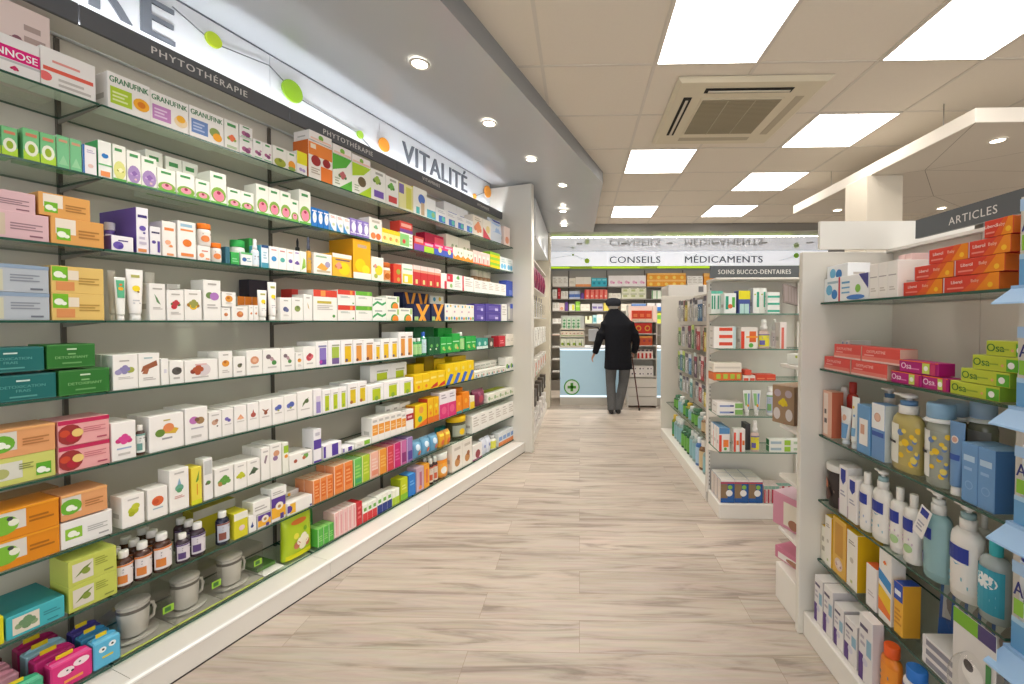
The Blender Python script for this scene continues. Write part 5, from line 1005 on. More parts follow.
["R","A",0.2919,0.4284,1.4828,0.1256,0.07,"wh_thinlines",3,1,1,0.12],
["R","A",0.2554,0.3248,1.4828,0.1648,0.2,"pinkgrid",2,1,1,0.12],
["R","A",0.4532,0.6031,1.4828,0.0445,0.07,"liberol",1,1,1,0.06],
["R","A",0.6068,0.7697,1.4828,0.0445,0.07,"liberol",1,1,1,0.06],
["R","A",0.4986,0.6392,1.5283,0.0445,0.07,"liberol",1,1,1,0.06],
["R","A",0.6428,0.7822,1.5283,0.0445,0.07,"liberol",1,1,1,0.06],
["R","A",0.5486,0.6793,1.5738,0.0445,0.07,"liberol",1,1,1,0.06],
["R","A",0.6828,0.7944,1.5738,0.0445,0.07,"liberol",1,1,1,0.06],
["R","A",0.7242,0.7992,1.6193,0.0445,0.07,"liberol",1,1,1,0.06],
["R","B",0.004,0.06,1.1935,0.125,0.15,"wh_vertblue",2,1,1,0.09],
["R","B",0.0155,0.1883,1.193,0.056,0.07,"oxy",1,1,1,0.06],
["R","B",0.1933,0.3861,1.193,0.056,0.07,"oxy",1,1,1,0.06],
["R","B",0.0801,0.2469,1.25,0.056,0.07,"oxy",1,1,1,0.06],
["R","B",0.2517,0.4404,1.25,0.056,0.07,"oxy",1,1,1,0.06],
["R","B",0.4036,0.5314,1.193,0.04,0.07,"osapink",1,1,1,0.05],
["R","B",0.5353,0.6267,1.193,0.04,0.07,"osapink",1,1,1,0.05],
["R","B",0.4395,0.5931,1.234,0.04,0.07,"osapink",1,1,1,0.05],
["R","B",0.6336,0.7758,1.193,0.0385,0.07,"osagreen",1,1,1,0.05],
["R","B",0.6667,0.8003,1.2325,0.0385,0.07,"osagreen",1,1,1,0.05],
["R","B",0.6995,0.8214,1.272,0.0385,0.07,"osagreen",1,1,1,0.05],
["R","B",0.736,0.8373,1.3115,0.0385,0.07,"osagreen",1,1,1,0.05],
["R","C",0.0098,0.0733,0.9008,0.1981,0.07,"peach_tall",1,1,1,0.05],
["R","C",0.0027,0.0642,0.9008,0.2166,0.13,"spray_white2",1,1,1,0.03],
["R","C",0.0581,0.1087,0.9008,0.2434,0.13,"bottle_red",1,1,1,0.04],
["R","C",0.1071,0.1795,0.9008,0.1498,0.07,"tube_bluew",1,1,1,0.03],
["R","C",0.1832,0.2294,0.9008,0.2021,0.07,"tube_yelblue",1,1,1,0.03],
["R","C",0.2345,0.3072,0.9008,0.1838,0.07,"blue_klor",1,1,1,0.05],
["R","C",0.3112,0.3771,0.9008,0.2022,0.07,"baby_box",1,1,1,0.05],
["R","C",0.2104,0.2925,0.9008,0.2548,0.15,"pump_yellow",1,1,1,0.06],
["R","C",0.3871,0.5085,0.9008,0.2667,0.07,"pump_yellow",1,1,1,0.06],
["R","C",0.5283,0.6146,0.9008,0.2507,0.07,"bottle_lace",1,1,1,0.06],
["R","C",0.4667,0.5664,0.9008,0.2467,0.15,"bottle_lace2",1,1,1,0.06],
["R","C",0.578,0.6538,0.9008,0.2628,0.15,"bottle_lace2",1,1,1,0.06],
["R","C",0.6189,0.6699,0.9008,0.2116,0.07,"tube_blue2",1,1,1,0.03],
["R","C",0.6744,0.769,0.9008,0.1647,0.07,"blue_boxes",2,1,1,0.09],
["R","D",0.0081,0.1304,0.6108,0.1808,0.062,"tub_black",1,1,1,0.1],
["R","D",0.1257,0.1785,0.6108,0.2007,0.07,"wh_must",1,1,1,0.06],
["R","D",0.1841,0.2391,0.6108,0.1741,0.07,"wh_must",1,1,1,0.06],
["R","D",0.2401,0.2993,0.6108,0.2191,0.07,"bottle_must",1,1,1,0.04],
["R","D",0.3032,0.3843,0.6108,0.2608,0.07,"pump_must",1,1,1,0.05],
["R","D",0.3896,0.4491,0.6108,0.222,0.07,"bottle_mustg",1,1,1,0.05],
["R","D",0.4533,0.5116,0.6108,0.2242,0.07,"bottle_mustg",1,1,1,0.05],
["R","D",0.5264,0.6099,0.6108,0.2789,0.07,"pump_teal",1,1,1,0.06],
["R","D",0.6172,0.7042,0.6108,0.279,0.07,"pump_must",1,1,1,0.065],
["R","D",0.6125,0.65,0.6108,0.2345,0.16,"bottle_must",1,1,1,0.05],
["R","D",0.711,0.7817,0.6108,0.2125,0.07,"bottle_clear",1,1,1,0.06],
["R","E",0.0027,0.0387,0.3458,0.1551,0.07,"yw_sm",1,1,1,0.07],
["R","E",0.0366,0.0814,0.3458,0.2163,0.07,"yw_tall",1,1,1,0.08],
["R","E",0.0867,0.1739,0.3458,0.2358,0.07,"gold_pic",1,1,1,0.08],
["R","E",0.1796,0.2436,0.3458,0.225,0.07,"yw_tall",1,1,1,0.1],
["R","E",0.2978,0.353,0.3458,0.1573,0.07,"wh_orgtop",1,1,1,0.04],
["R","E",0.363,0.4227,0.3458,0.254,0.07,"wh_blor",1,1,1,0.05],
["R","E",0.4335,0.4731,0.3458,0.1755,0.07,"blue_yel",1,1,1,0.06],
["R","F",0.0512,0.1119,0.1108,0.1946,0.02,"avent",1,1,1,0.1],
["R","F",0.1179,0.1807,0.1108,0.1954,0.02,"avent",1,1,1,0.1],
["R","F",0.187,0.2479,0.1108,0.1678,0.02,"avent",1,1,1,0.1],
["R","F",0.2537,0.3262,0.1108,0.161,0.02,"avent",1,1,1,0.1],
["R","F",0.3431,0.4128,0.1108,0.2361,0.015,"avent",1,1,1,0.04],
["R","F",0.4072,0.4876,0.1108,0.1941,0.03,"bottle_orange",1,1,1,0.05],
["R","F",0.5035,0.5994,0.1108,0.2037,0.03,"bottle_wb",1,1,1,0.05],
["E","A",-0.046,0.0388,1.4554,0.1641,0.1,"grn_brush",2,1,1,0.09],
["E","A",0.0202,0.1024,1.4554,0.1434,0.01,"grn_brush2",1,1,1,0.09],
["E","A",0.1177,0.1996,1.4554,0.1608,0.01,"yelblue_h",1,1,1,0.09],
["E","A",0.2348,0.3318,1.4554,0.1813,0.05,"wh_grnst",2,1,1,0.09],
["E","A",0.3193,0.4045,1.4554,0.1499,0.01,"wh_grn3",1,3,1,0.09],
["E","B",-0.0421,0.1157,1.2062,0.1564,0.05,"tpaste_red",1,3,1,0.1],
["E","B",0.1449,0.2627,1.2062,0.1531,0.03,"redorg_bx",1,1,1,0.09],
["E","B",0.2784,0.3576,1.2062,0.2099,0.04,"spray_yel",1,1,1,0.04],
["E","B",0.3844,0.4326,1.2062,0.2101,0.08,"spray_wh",1,1,1,0.03],
["E","B",0.4082,0.4552,1.2062,0.1886,0.01,"pink_st",1,1,1,0.09],
["E","C",-0.0493,0.1494,0.9808,0.056,0.02,"org_grn",1,1,1,0.12],
["E","C",-0.0498,0.1488,1.0392,0.0651,0.02,"crm_wide",1,1,1,0.12],
["E","C",0.1542,0.24,0.9808,0.0365,0.01,"redwh_sm",2,1,1,0.09],
["E","C",0.1678,0.2152,1.0197,0.0365,0.01,"red_sm2",1,1,1,0.09],
["E","C",0.2533,0.3921,0.9808,0.0414,0.03,"redo_sm",2,1,1,0.09],
["E","D",-0.0198,0.1621,0.7299,0.0915,0.03,"tpaste_bl",1,2,1,0.12],
["E","D",0.1625,0.2206,0.7299,0.1795,0.02,"tube_gb",1,1,1,0.03],
["E","D",0.2256,0.2907,0.7299,0.1797,0.02,"tube_gb",1,1,1,0.03],
["E","D",0.3348,0.3895,0.7299,0.207,0.03,"bottle_whb",1,1,1,0.04],
["E","D",0.3945,0.449,0.7299,0.2073,0.03,"bottle_whb",1,1,1,0.04],
["E","E",-0.011,0.0648,0.4746,0.1691,0.01,"redblue_bx",1,1,3,0.06],
["E","E",0.0909,0.1735,0.4746,0.1627,0.01,"redwh_bx",2,1,1,0.05],
["E","E",0.1941,0.228,0.4746,0.1889,0.05,"dark_sm2",1,1,1,0.09],
["E","E",0.2165,0.2779,0.4746,0.2203,0.01,"spray_yel",1,1,1,0.04],
["E","E",0.3401,0.5548,0.4746,0.0902,0.01,"wh_grnflat",1,2,1,0.05],
["E","F",0.0024,0.2994,0.1108,0.1627,0.01,"blubrn",3,1,3,0.07],
["E","F",0.3084,0.4154,0.1108,0.1219,0.01,"redwh_rx",4,1,1,0.06],
["E","F",0.3435,0.6005,0.1108,0.1131,0.09,"redwh_rx",6,1,1,0.06],
["W","A",0.0624,0.3835,1.3973,0.1771,0.01,"redorg_d",3,1,1,0.09],
["W","B",0.0954,0.3843,1.2031,0.1689,0.01,"red_yel",2,1,1,0.09],
["W","C",0.1284,0.3932,1.0087,0.1526,0.01,"org_pack",3,1,1,0.09],
["W","D",0.1453,0.4022,0.7978,0.1444,0.01,"red_st",4,1,1,0.09],
["W","E",0.0329,0.4114,0.5054,0.1685,0.01,"wh_logo",3,2,1,0.09],
["B","A",-0.5456,-0.2347,2.0969,0.2045,0.01,"wh_plain",3,1,1,0.09],
["B","A",-0.2131,-0.0838,2.0969,0.1737,0.01,"crm_plain",1,1,1,0.09],
["B","A",-0.0823,0.2277,2.0969,0.1932,0.01,"wh_orgl",2,1,1,0.09],
["B","A",0.2393,0.5487,2.0969,0.1723,0.01,"cyan_bx",3,1,1,0.09],
["B","A",0.5802,1.3282,2.0969,0.2208,0.01,"wh_pinkl",5,1,1,0.09],
["B","A",1.3495,2.1237,2.0969,0.2685,0.01,"org_pat",5,2,1,0.15],
["B","A",2.1454,2.4611,2.0969,0.2071,0.01,"wh_plain",3,1,1,0.09],
["B","A",2.482,4.3703,2.0969,0.2635,0.01,"org_pat",10,1,1,0.1],
["B","B",-0.5458,-0.4565,1.8523,0.188,0.01,"wh_plain",1,1,1,0.09],
["B","B",-0.4449,-0.3859,1.8523,0.218,0.01,"red_sm",1,1,1,0.09],
["B","B",-0.3743,-0.2347,1.8523,0.1574,0.01,"wh_plain",2,1,1,0.09],
["B","B",-0.2131,0.0069,1.8523,0.1571,0.01,"blue_mix",2,1,1,0.09],
["B","B",0.0185,0.0874,1.8523,0.1166,0.01,"purp_sm",1,1,1,0.09],
["B","B",0.0989,0.5592,1.8523,0.1864,0.01,"redsalm",5,1,1,0.09],
["B","B",0.5808,0.8298,1.8523,0.1155,0.01,"crm_plain",3,1,1,0.09],
["B","B",0.841,1.3291,1.8523,0.2229,0.01,"wh_grid",3,2,1,0.09],
["B","B",1.4506,1.8076,1.8523,0.1639,0.01,"wh_grn",4,1,1,0.09],
["B","B",1.8291,2.1258,1.8523,0.1532,0.01,"wh_plain",3,1,1,0.09],
["B","C",-0.546,-0.4163,1.6115,0.1671,0.01,"wh_plain",2,1,1,0.09],
["B","C",-0.4148,-0.3053,1.6115,0.1569,0.01,"pinkish",1,1,1,0.09],
["B","C",-0.2937,-0.2347,1.6115,0.1769,0.01,"purp_sm",1,1,1,0.09],
["B","C",-0.2131,-0.0937,1.6115,0.1365,0.01,"yelst",1,1,1,0.09],
["B","C",-0.0821,0.007,1.6115,0.1867,0.01,"grn_sm",1,1,1,0.09],
["B","C",0.0186,0.2082,1.6115,0.1362,0.01,"crm_plain",2,1,1,0.09],
["B","C",0.2499,0.4694,1.6115,0.146,0.01,"purp_wh2",2,1,1,0.09],
["B","C",0.4809,0.5898,1.6115,0.1559,0.01,"yel_sm",1,1,1,0.09],
["B","C",0.8319,1.0306,1.6115,0.1354,0.01,"crm_plain",3,1,1,0.09],
["B","C",1.042,1.3304,1.6115,0.1451,0.01,"blue_red",3,1,1,0.09],
["B","C",1.3518,1.51,1.6115,0.1549,0.01,"wh_orgl2",1,1,1,0.09],
["B","C",1.5314,1.6894,1.6115,0.1547,0.01,"blue_sm",1,1,1,0.09],
["B","C",1.7107,2.0078,1.6115,0.1744,0.01,"wh_plain",3,1,1,0.09],
["B","D",-0.5463,-0.3559,1.3563,0.0997,0.01,"wh_plain",2,1,1,0.09],
["B","D",0.1093,0.2487,1.3563,0.15,0.01,"wh_yelst",1,1,1,0.09],
["B","D",0.2602,0.3492,1.3563,0.17,0.01,"tealwh",1,1,1,0.09],
["B","D",0.3507,0.4698,1.3563,0.1801,0.01,"crm_plain",1,1,1,0.09],
["B","D",-0.3342,0.0877,1.3563,0.1098,0.01,"wh_grn",4,1,1,0.09],
["B","D",1.5123,2.2079,1.3563,0.2095,0.01,"yel_grn_b",4,1,1,0.09],
["B","E",-0.5466,-0.4065,1.1208,0.029,0.01,"wh_orgl",2,1,1,0.09],
["B","F",-0.5468,-0.4066,0.8708,0.029,0.01,"wh_plain",2,1,1,0.09],
["B","G",-0.547,-0.4068,0.6208,0.029,0.01,"wh_plain",2,1,1,0.09],
["B","H",-0.5472,-0.4069,0.3708,0.029,0.01,"wh_plain",2,1,1,0.09]]
# ------------------------------------------------------------ setting
FL=bpy.data.materials.new('floor_planks'); FL.use_nodes=True
def build_floor_material(m):
    nt=m.node_tree; N=nt.nodes; L=nt.links; p=N['Principled BSDF']; tc=N.new('ShaderNodeTexCoord')
    br=N.new('ShaderNodeTexBrick'); br.offset=.37; br.inputs['Scale'].default_value=1; br.inputs['Brick Width'].default_value=1.28; br.inputs['Row Height'].default_value=.192
    br.inputs['Mortar Size'].default_value=.0009; br.inputs['Mortar Smooth'].default_value=.4; br.inputs['Bias'].default_value=0
    br.inputs['Color1'].default_value=(0,0,0,1); br.inputs['Color2'].default_value=(1,1,1,1); br.inputs['Mortar'].default_value=(.5,.5,.5,1)
    L.new(tc.outputs['Object'],br.inputs['Vector'])
    mp=N.new('ShaderNodeMapping'); mp.inputs['Scale'].default_value=(1.3,13,1); L.new(tc.outputs['Object'],mp.inputs['Vector'])
    add=N.new('ShaderNodeVectorMath'); add.operation='ADD'; mu=N.new('ShaderNodeVectorMath'); mu.operation='SCALE'; mu.inputs[3].default_value=7
    L.new(br.outputs['Color'],mu.inputs[0]); L.new(mp.outputs[0],add.inputs[0]); L.new(mu.outputs[0],add.inputs[1])
    n1=N.new('ShaderNodeTexNoise'); n1.inputs['Scale'].default_value=1.3; n1.inputs['Detail'].default_value=9; n1.inputs['Roughness'].default_value=.62; n1.inputs['Distortion'].default_value=.9
    L.new(add.outputs[0],n1.inputs['Vector'])
    mp2=N.new('ShaderNodeMapping'); mp2.inputs['Scale'].default_value=(4,70,1); L.new(tc.outputs['Object'],mp2.inputs['Vector'])
    n2=N.new('ShaderNodeTexNoise'); n2.inputs['Scale'].default_value=1; n2.inputs['Detail'].default_value=3; L.new(mp2.outputs[0],n2.inputs['Vector'])
    cr=N.new('ShaderNodeValToRGB'); e=cr.color_ramp.elements; e[0].position=.33; e[0].color=(*lin('998b7e'),1); e[1].position=.62; e[1].color=(*lin('cbbdae'),1)
    k=cr.color_ramp.elements.new(.47); k.color=(*lin('bfb0a0'),1); L.new(n1.outputs['Fac'],cr.inputs[0])
    mx=N.new('ShaderNodeMix'); mx.data_type='RGBA'; mx.blend_type='MULTIPLY'; mx.inputs[0].default_value=.24; L.new(cr.outputs[0],mx.inputs[6]); L.new(n2.outputs['Color'],mx.inputs[7])
    hs=N.new('ShaderNodeHueSaturation'); mr=N.new('ShaderNodeMapRange'); mr.inputs[3].default_value=.9; mr.inputs[4].default_value=1.08; L.new(br.outputs['Color'],mr.inputs[0]); L.new(mr.outputs[0],hs.inputs['Value']); hs.inputs['Saturation'].default_value=.9
    L.new(mx.outputs[2],hs.inputs['Color'])
    mo=N.new('ShaderNodeMix'); mo.data_type='RGBA'; mo.inputs[7].default_value=(*lin('8a7866'),1); L.new(br.outputs['Fac'],mo.inputs[0]); L.new(hs.outputs[0],mo.inputs[6]); L.new(mo.outputs[2],p.inputs['Base Color'])
    p.inputs['Roughness'].default_value=.42; p.inputs['Specular IOR Level'].default_value=.35
build_floor_material(FL)
struct('floor',MB().box(-4.5,-3,-.05,7.5,9,0,FL))
CEILM=mat('e4dccf',.85,0,.1,.02,60); GRID=mat('d6cfc4',.6)
struct('ceiling',MB().box(-4.5,-3,2.917,7.5,9,2.98,CEILM))
gx=[-2.28,-1.6,-.9,-.225,.439,1.042,1.735,2.342,3.03,3.64,4.33,4.94,5.6,6.2]; gy=[-2.9+.6*i for i in range(20)]
g=MB()
for x in gx: g.box(x-.008,-3,2.9125,x+.012,8.6,2.917,GRID)
for y in gy: g.box(-2.6,y-.008,2.913,7.5,y+.008,2.9169,GRID)
struct('ceiling_grid',g)
def light_panel(x0,y0,where):
    t=empty('ceiling_light',TM(x0+.3,y0+.3,2.917),category='ceiling light',label=where)
    f=MB(); 
    for a,b,c,d in ((-.3,-.3,.3,-.285),(-.3,.285,.3,.3),(-.3,-.285,-.285,.285),(.285,-.285,.3,.285)): f.box(a,b,-.009,c,d,-.0045,GRID)
    o=bpy.data.objects.new('frame',f.mesh('frame')); COL.objects.link(o); o.parent=t
    o=bpy.data.objects.new('diffuser',MB().box(-.286,-.286,-.008,.286,.286,-.006,LAMP).mesh('diffuser')); COL.objects.link(o); o.parent=t
    t['group']='square recessed ceiling lights'
ROWN=['nearest','second','third','farthest']
for x0,ys,cn in ((.442,(-1.7,.1,1.9,3.7,5.5),'left column'),(1.738,(-1.1,.7,1.9,3.1,4.3,5.5),'middle column'),(3.035,(.1,1.9,),'right column'),(4.335,(-1.1,.7,),'far right column')):  # panels behind the camera are unseen, added along the grid as fill
    for i,y in enumerate(ys):
        if x0>4 : w_='in the far right column above hanging panel'
        light_panel(x0,y,'square ceiling light, %s, %s from rear wall'%(cn,['first','second','third','fourth','fifth','sixth'][len(ys)-1-i]))
ac=empty('ceiling_air_conditioner',TM(1.087,3.095,2.917),category='air conditioner',label='square beige ceiling air conditioner with central grille and louvre slots')
ACM=mat('d8cfb8',.5); m=MB(); m.loft([[(x*q,y*q,z) for x,y in ((-1,-1),(1,-1),(1,1),(-1,1))] for q,z in ((.475,-.0045),(.475,-.012),(.45,-.03),(.445,-.03))],ACM,True,True,False)
part_=lambda n,mb,par: (lambda o:(COL.objects.link(o),setattr(o,'parent',par),o)[-1])(bpy.data.objects.new(n,mb.mesh(n)))
part_('panel',m,ac)
m=MB(); m.box(-.275,-.265,-.036,.275,.265,-.0305,ACM); gm=mat('8c836e',.7)
m.box(-.262,-.252,-.038,.262,.252,-.0362,gm)
for k in range(28): m.box(-.26,-.248+.018*k,-.0405,.26,-.242+.018*k,-.0381,mat('a2987f',.6))
for x in (-.09,.09): m.box(x-.003,-.252,-.042,x+.003,.252,-.0406,mat('b4aa92',.6))
part_('grille',m,ac)
for (a,b,c_,d_,op_) in ((-.28,-.385,.28,-.33,1),(-.28,.33,.28,.385,0),(-.395,-.28,-.34,.28,1),(.34,-.28,.395,.28,0)):
    s_=MB(); s_.box(a,b,-.0325,c_,d_,-.0302,mat('2c2a26',.8) if op_ else mat('b4aa94',.6)); 
    if op_:
        if c_-a>.3: s_.box(a+.02,b+.012,-.044,c_-.02,b+.03,-.0405,mat('cfc8b8',.5))
        else: s_.box(a+.016,b+.02,-.044,a+.034,d_-.02,-.0405,mat('cfc8b8',.5))
    part_('louvre_slot',s_,ac)
LROOM=FR['L']
def local(name,mb,parent=None,**p): return obj(name,mb,parent,LROOM if parent is None else None,**p)
struct('wall_left',MB().box(-1.2,.50,0,4.9,.60,2.917,WALLW),LROOM)
struct('wall_rear',MB().box(-2.2,8.72,0,7.5,8.82,2.917,mat('a8a49c',.6)))
struct('wall_right',MB().box(6.6,-3,0,6.7,8.8,2.917,WALLW))
# sloped glossy bulkhead over the left display
BULK=mat('bcc0c4',.22,0,.5)
def bulkhead():
    mb=MB(); c=Vector; 
    u=Vector((math.sin(math.radians(18.93)),math.cos(math.radians(18.93)))); n=Vector((u.y,-u.x)); O=Vector((-2.10,0))
    def P(s,t,z): q=O+u*s+n*t; return (q.x,q.y,z)
    to=.816 # outer edge distance
    # underside: inner edge high, outer edge low
    A=P(-1.2,-.46,2.905); B_=P(4.62,-.46,2.905); A2=P(-1.2,to,2.79); 
    corner=(.236,4.27,2.80)
    E=(.215,6.53,2.80); F=(-.78,6.53,2.80); G=P(4.70,-.46,2.90)
    mb.add([A,A2,corner,G],[(0,1,2,3)],BULK,False)
    G2=(-.78,4.35,2.87)
    mb.add([G,corner,E,F],[(0,1,2,3)],BULK,False)
    # outer faces
    FAC=mat('8f9294',.4)
    mb.add([A2,corner,(corner[0],corner[1],2.917),(A2[0],A2[1],2.917)],[(0,1,2,3)],FAC); mb.add([corner,E,(E[0],E[1],2.917),(corner[0],corner[1],2.917)],[(0,1,2,3)],FAC)
    return mb
struct('trim_1',bulkhead())
# drop over the counter zone and glossy ceiling behind it
mb=MB(); mb.box(-2.2,6.53,2.80,7.5,6.56,2.917,mat('8c8a86',.5)); mb.box(-2.2,6.56,2.80,7.5,8.72,2.83,mat('d8dade',.07,.35,.9)); struct('trim_2',mb)
def downlight(x,y,z,label,r=.055,watts=SPOT_WATTS,tilt=(0,0),rim='d8d4cc',lamp=None):
    t=empty('downlight',TM(x,y,z,0,*tilt),category='downlight',label=label,group='round recessed downlights')
    a=MB().lathe([(r,-.001),(r,-.006),(r*.8,-.008),(r*.74,-.003)],mat(rim,.3),n=24,cap0=False,cap1=False)
    o=bpy.data.objects.new('trim_ring',a.mesh('trim_ring')); COL.objects.link(o); o.parent=t
    b=MB().lathe([(r*.74,-.004),(r*.74,-.0035)],lamp or SPOTM,n=20); o=bpy.data.objects.new('lamp',b.mesh('lamp')); COL.objects.link(o); o.parent=t
    l=bpy.data.lights.new('downlight_beam','SPOT'); l.energy=watts; l.spot_size=math.radians(95); l.spot_blend=.6; l.shadow_soft_size=.04; l.color=(1,.94,.86)
    lo=bpy.data.objects.new('downlight_beam',l); COL.objects.link(lo); lo.parent=t; lo.location=(0,0,-.02); return t
for i,(x,y,z) in enumerate(((-.885,2.31,2.826),(-.652,3.01,2.826),(-.426,3.69,2.828),(-.177,4.40,2.83),(-.212,5.30,2.797),(-.228,6.08,2.797),(-1.12,1.61,2.826))):
    downlight(x,y,z,['round downlight in grey soffit, largest in view','round downlight in grey soffit, second nearest','round downlight in grey soffit, third nearest','round downlight in grey soffit beyond white side panel','round tilted downlight in grey soffit, second farthest','round tilted downlight in grey soffit, farthest back','round downlight in grey soffit above the camera side'][i])
for i,x in enumerate((.0,.8,1.62,2.45,3.3,4.1)):
    downlight(x,7.55,2.799,'round downlight over rear counter, %s from left'%['first','second','third','fourth','fifth','sixth'][i],.055,100,rim='6c6c6e',lamp=DIML)
# hanging panel ceiling, right
def canopy():
    t=empty('hanging_ceiling_panel',TM(2.39,2.6,2.6),category='ceiling panel',label='white angular suspended ceiling panel with hairline joints hanging at right')
    m=mat('d9d2c6',.6); mb=MB().box(0,0,0,4.1,2.15,.09,m,c=.003); o=bpy.data.objects.new('panel',mb.mesh('panel')); COL.objects.link(o); o.parent=t
    ln=MB(); gm=mat('8e867a',.7)
    def seg(a,b,w=.004):
        a=Vector(a);b=Vector(b);d=(b-a).normalized()*w/2; p=Vector((-d.y,d.x))
        ln.add([(a.x-p.x,a.y-p.y,-.0006),(b.x-p.x,b.y-p.y,-.0006),(b.x+p.x,b.y+p.y,-.0006),(a.x+p.x,a.y+p.y,-.0006)],[(0,3,2,1)],gm)
    for a,b in (((0,0),(.35,.8)),((.35,.8),(1.3,0)),((.35,.8),(0,1.0)),((.35,.8),(1.0,1.5)),((.35,.8),(2.2,.9)),((1.0,1.5),(0,1.6)),((1.0,1.5),(2.2,.9)),((1.0,1.5),(.8,2.15)),((2.2,.9),(1.3,0)),((2.2,.9),(3.2,2.15)),((2.2,.9),(3.4,.1)),((1.0,1.5),(2.0,2.15))): seg(a,b)
    o=bpy.data.objects.new('joint_lines',ln.mesh('joint_lines')); COL.objects.link(o); o.parent=t
    for p in ((.15,.4),(.15,1.7),(1.8,.4),(1.8,1.7),(3.6,.4)):
        o=bpy.data.objects.new('suspension_wire',MB().tube([(p[0],p[1],.088),(p[0],p[1],.316)],.003,STEEL,6).mesh('wire')); COL.objects.link(o); o.parent=t
canopy()
for x,y,l in ((2.765,2.85,'oval looking downlight in hanging panel, nearest'),(2.775,4.58,'small downlight in hanging panel left of column'),(3.83,4.53,'small downlight in hanging panel right of column')): downlight(x,y,2.599,l,.05,5)
struct('wall_column',MB().box(2.356,3.5,0,2.65,3.78,2.599,mat('d8cfbe',.6),c=.004))
# ------------------------------------------------------------ left wall unit
LZ=[2.186,1.924,1.664,1.403,1.141,.876,.61,.38,.125]; BAY=[.72,1.516,2.316,3.116,3.916,4.665]
unit=empty('wall_shelving_unit',LROOM,category='shelving unit',label='long white glass-shelved display unit along the left wall, full of products')
def part(name,mb,par,**p):
    o=bpy.data.objects.new(name,mb.mesh(name) if isinstance(mb,MB) else mb); COL.objects.link(o); o.parent=par
    for k,v in p.items(): o[k]=v
    return o
BACK=mat('dad3c7',.55)
for i in range(5):
    part('back_panel',MB().box(BAY[i]+.004,.441,.1,BAY[i+1]-.004,.455,2.5,BACK),unit)
    part('category_band',MB().box(BAY[i]+.002,.26,2.50,BAY[i+1]-.002,.275,2.575,mat('5c5d60',.45)),unit)
for b in BAY[:-1]:
    part('upright',MB().box(b-.005,.425,.1,b+.007,.4405,2.49,mat('5e5850',.5)),unit)
    for z in LZ[:-1]:
        br=MB(); br.add([(b-.003,.43,z-.009),(b-.003,.43,z-.026),(b-.003,.15,z-.009),(b+.003,.43,z-.009),(b+.003,.43,z-.026),(b+.003,.15,z-.009)],[(0,1,2),(5,4,3),(0,3,4,1),(1,4,5,2),(0,2,5,3)],mat('8a867e',.35,.3))
        part('shelf_bracket',br,unit)
for i in range(5):
    for z in LZ:
        gb=MB(); x0,x1=BAY[i]+.002,BAY[i+1]-.002; vs=[(x0,.1305,z-.008),(x1,.1305,z-.008),(x1,.424,z-.008),(x0,.424,z-.008),(x0,.1305,z),(x1,.1305,z),(x1,.424,z),(x0,.424,z)]
        gb.add(vs,[(4,5,6,7),(0,3,2,1)],GLASS); gb.add(vs,[(0,1,5,4),(1,2,6,5),(2,3,7,6),(3,0,4,7)],GEDGE); part('glass_shelf',gb,unit)
for i in range(5):
    part('plinth',MB().box(BAY[i]+.001,.0,.0,BAY[i+1]-.001,.45,.104,WHITE),unit)
part('plinth_painted_shade',MB().box(.72,-.002,0,4.665,.0,.006,mat('3a3430',.8)),unit)  # dark strip on the plinth foot, a shade line put in as colour
part('plinth_lip_highlight',MB().box(.722,-.003,.088,4.664,.022,.1085,mat('f4f3ef',.2,0,.6),c=.007),unit)  # whiter lip carries the bright edge highlight in its colour
part('side_panel',MB().box(4.667,-.085,0,4.727,.50,2.848,mat('dedad0',.4),c=.003),unit)
part('top_panel',MB().box(.72,.276,2.5005,4.665,.41,2.508,WHITE),unit)
part('light_strip',MB().box(.72,.285,2.509,4.66,.30,2.519,STRIP),unit)
# lettering on the bands
TXT=mat('d8d6d0',.5); GREYT=mat('6d7178',.5)
def band_text(t,s,h,z=2.52,x=None,maxw=None):
    m=MB(); put_text(m,t,s,z,h,.2592,TXT,fit=maxw,bold=.02,sp=1.18); part('band_lettering',m,unit)
# sign board above
sign=empty('sign_board',LROOM,category='sign',label='long white illuminated sign reading VITALITÉ above the left shelves')
for a,b in ((.72,2.316),(2.316,3.116),(3.116,4.665)):
    part('board_panel',MB().box(a+.0015,.416,2.50,b-.0015,.436,2.898,mat('eceef0',.35)),sign)
for t_,s_,z_,h_ in (('VITALITÉ',3.785,2.676,.166),):
    m=MB(); put_text(m,t_,s_,z_,h_,.408,GREYT,fit=.898,bold=.02,depth=.008,sp=1.06); part('lettering',m,sign)
m=MB(); put_text(m,'R',1.666,2.674,.176,.408,GREYT,fit=.125,bold=.03,depth=.008); part('lettering',m,sign)
m=MB(); put_text(m,'E',1.82,2.674,.176,.408,GREYT,fit=.115,bold=.03,depth=.008); part('lettering',m,sign)
band_text('PHYTOTHÉRAPIE',1.91,.031,2.52,maxw=.38); band_text('PHYTOTHÉRAPIE',2.705,.031,2.52,maxw=.38); band_text('VITAMINES',3.497,.026,2.523,maxw=.22); band_text('VITAMINES',4.28,.026,2.523,maxw=.22)
part('board_top_line',MB().box(.72,.405,2.895,4.665,.416,2.901,mat('3c4046',.5)),sign)
def disc(par,s,z,r,col,y=.39):
    m=MB(); n=28; rg=[[(s+q*math.cos(2*PI*j/n),yy,z+q*math.sin(2*PI*j/n)) for j in range(n)] for q,yy in ((r,y+.012),(r,y+.001),(r*.96,y))]
    m.loft(rg,mat(col,.4)); part('coloured_disc',m,par)
    part('disc_stem',MB().tube([(s,y+.01,z),(s,.416,z)],.006,STEEL),par)
def rod(par,a,b,y=.405): part('connecting_rod',MB().tube([(a[0],y,a[1]),(b[0],y,b[1])],.003,mat('6c6e72',.5)),par)
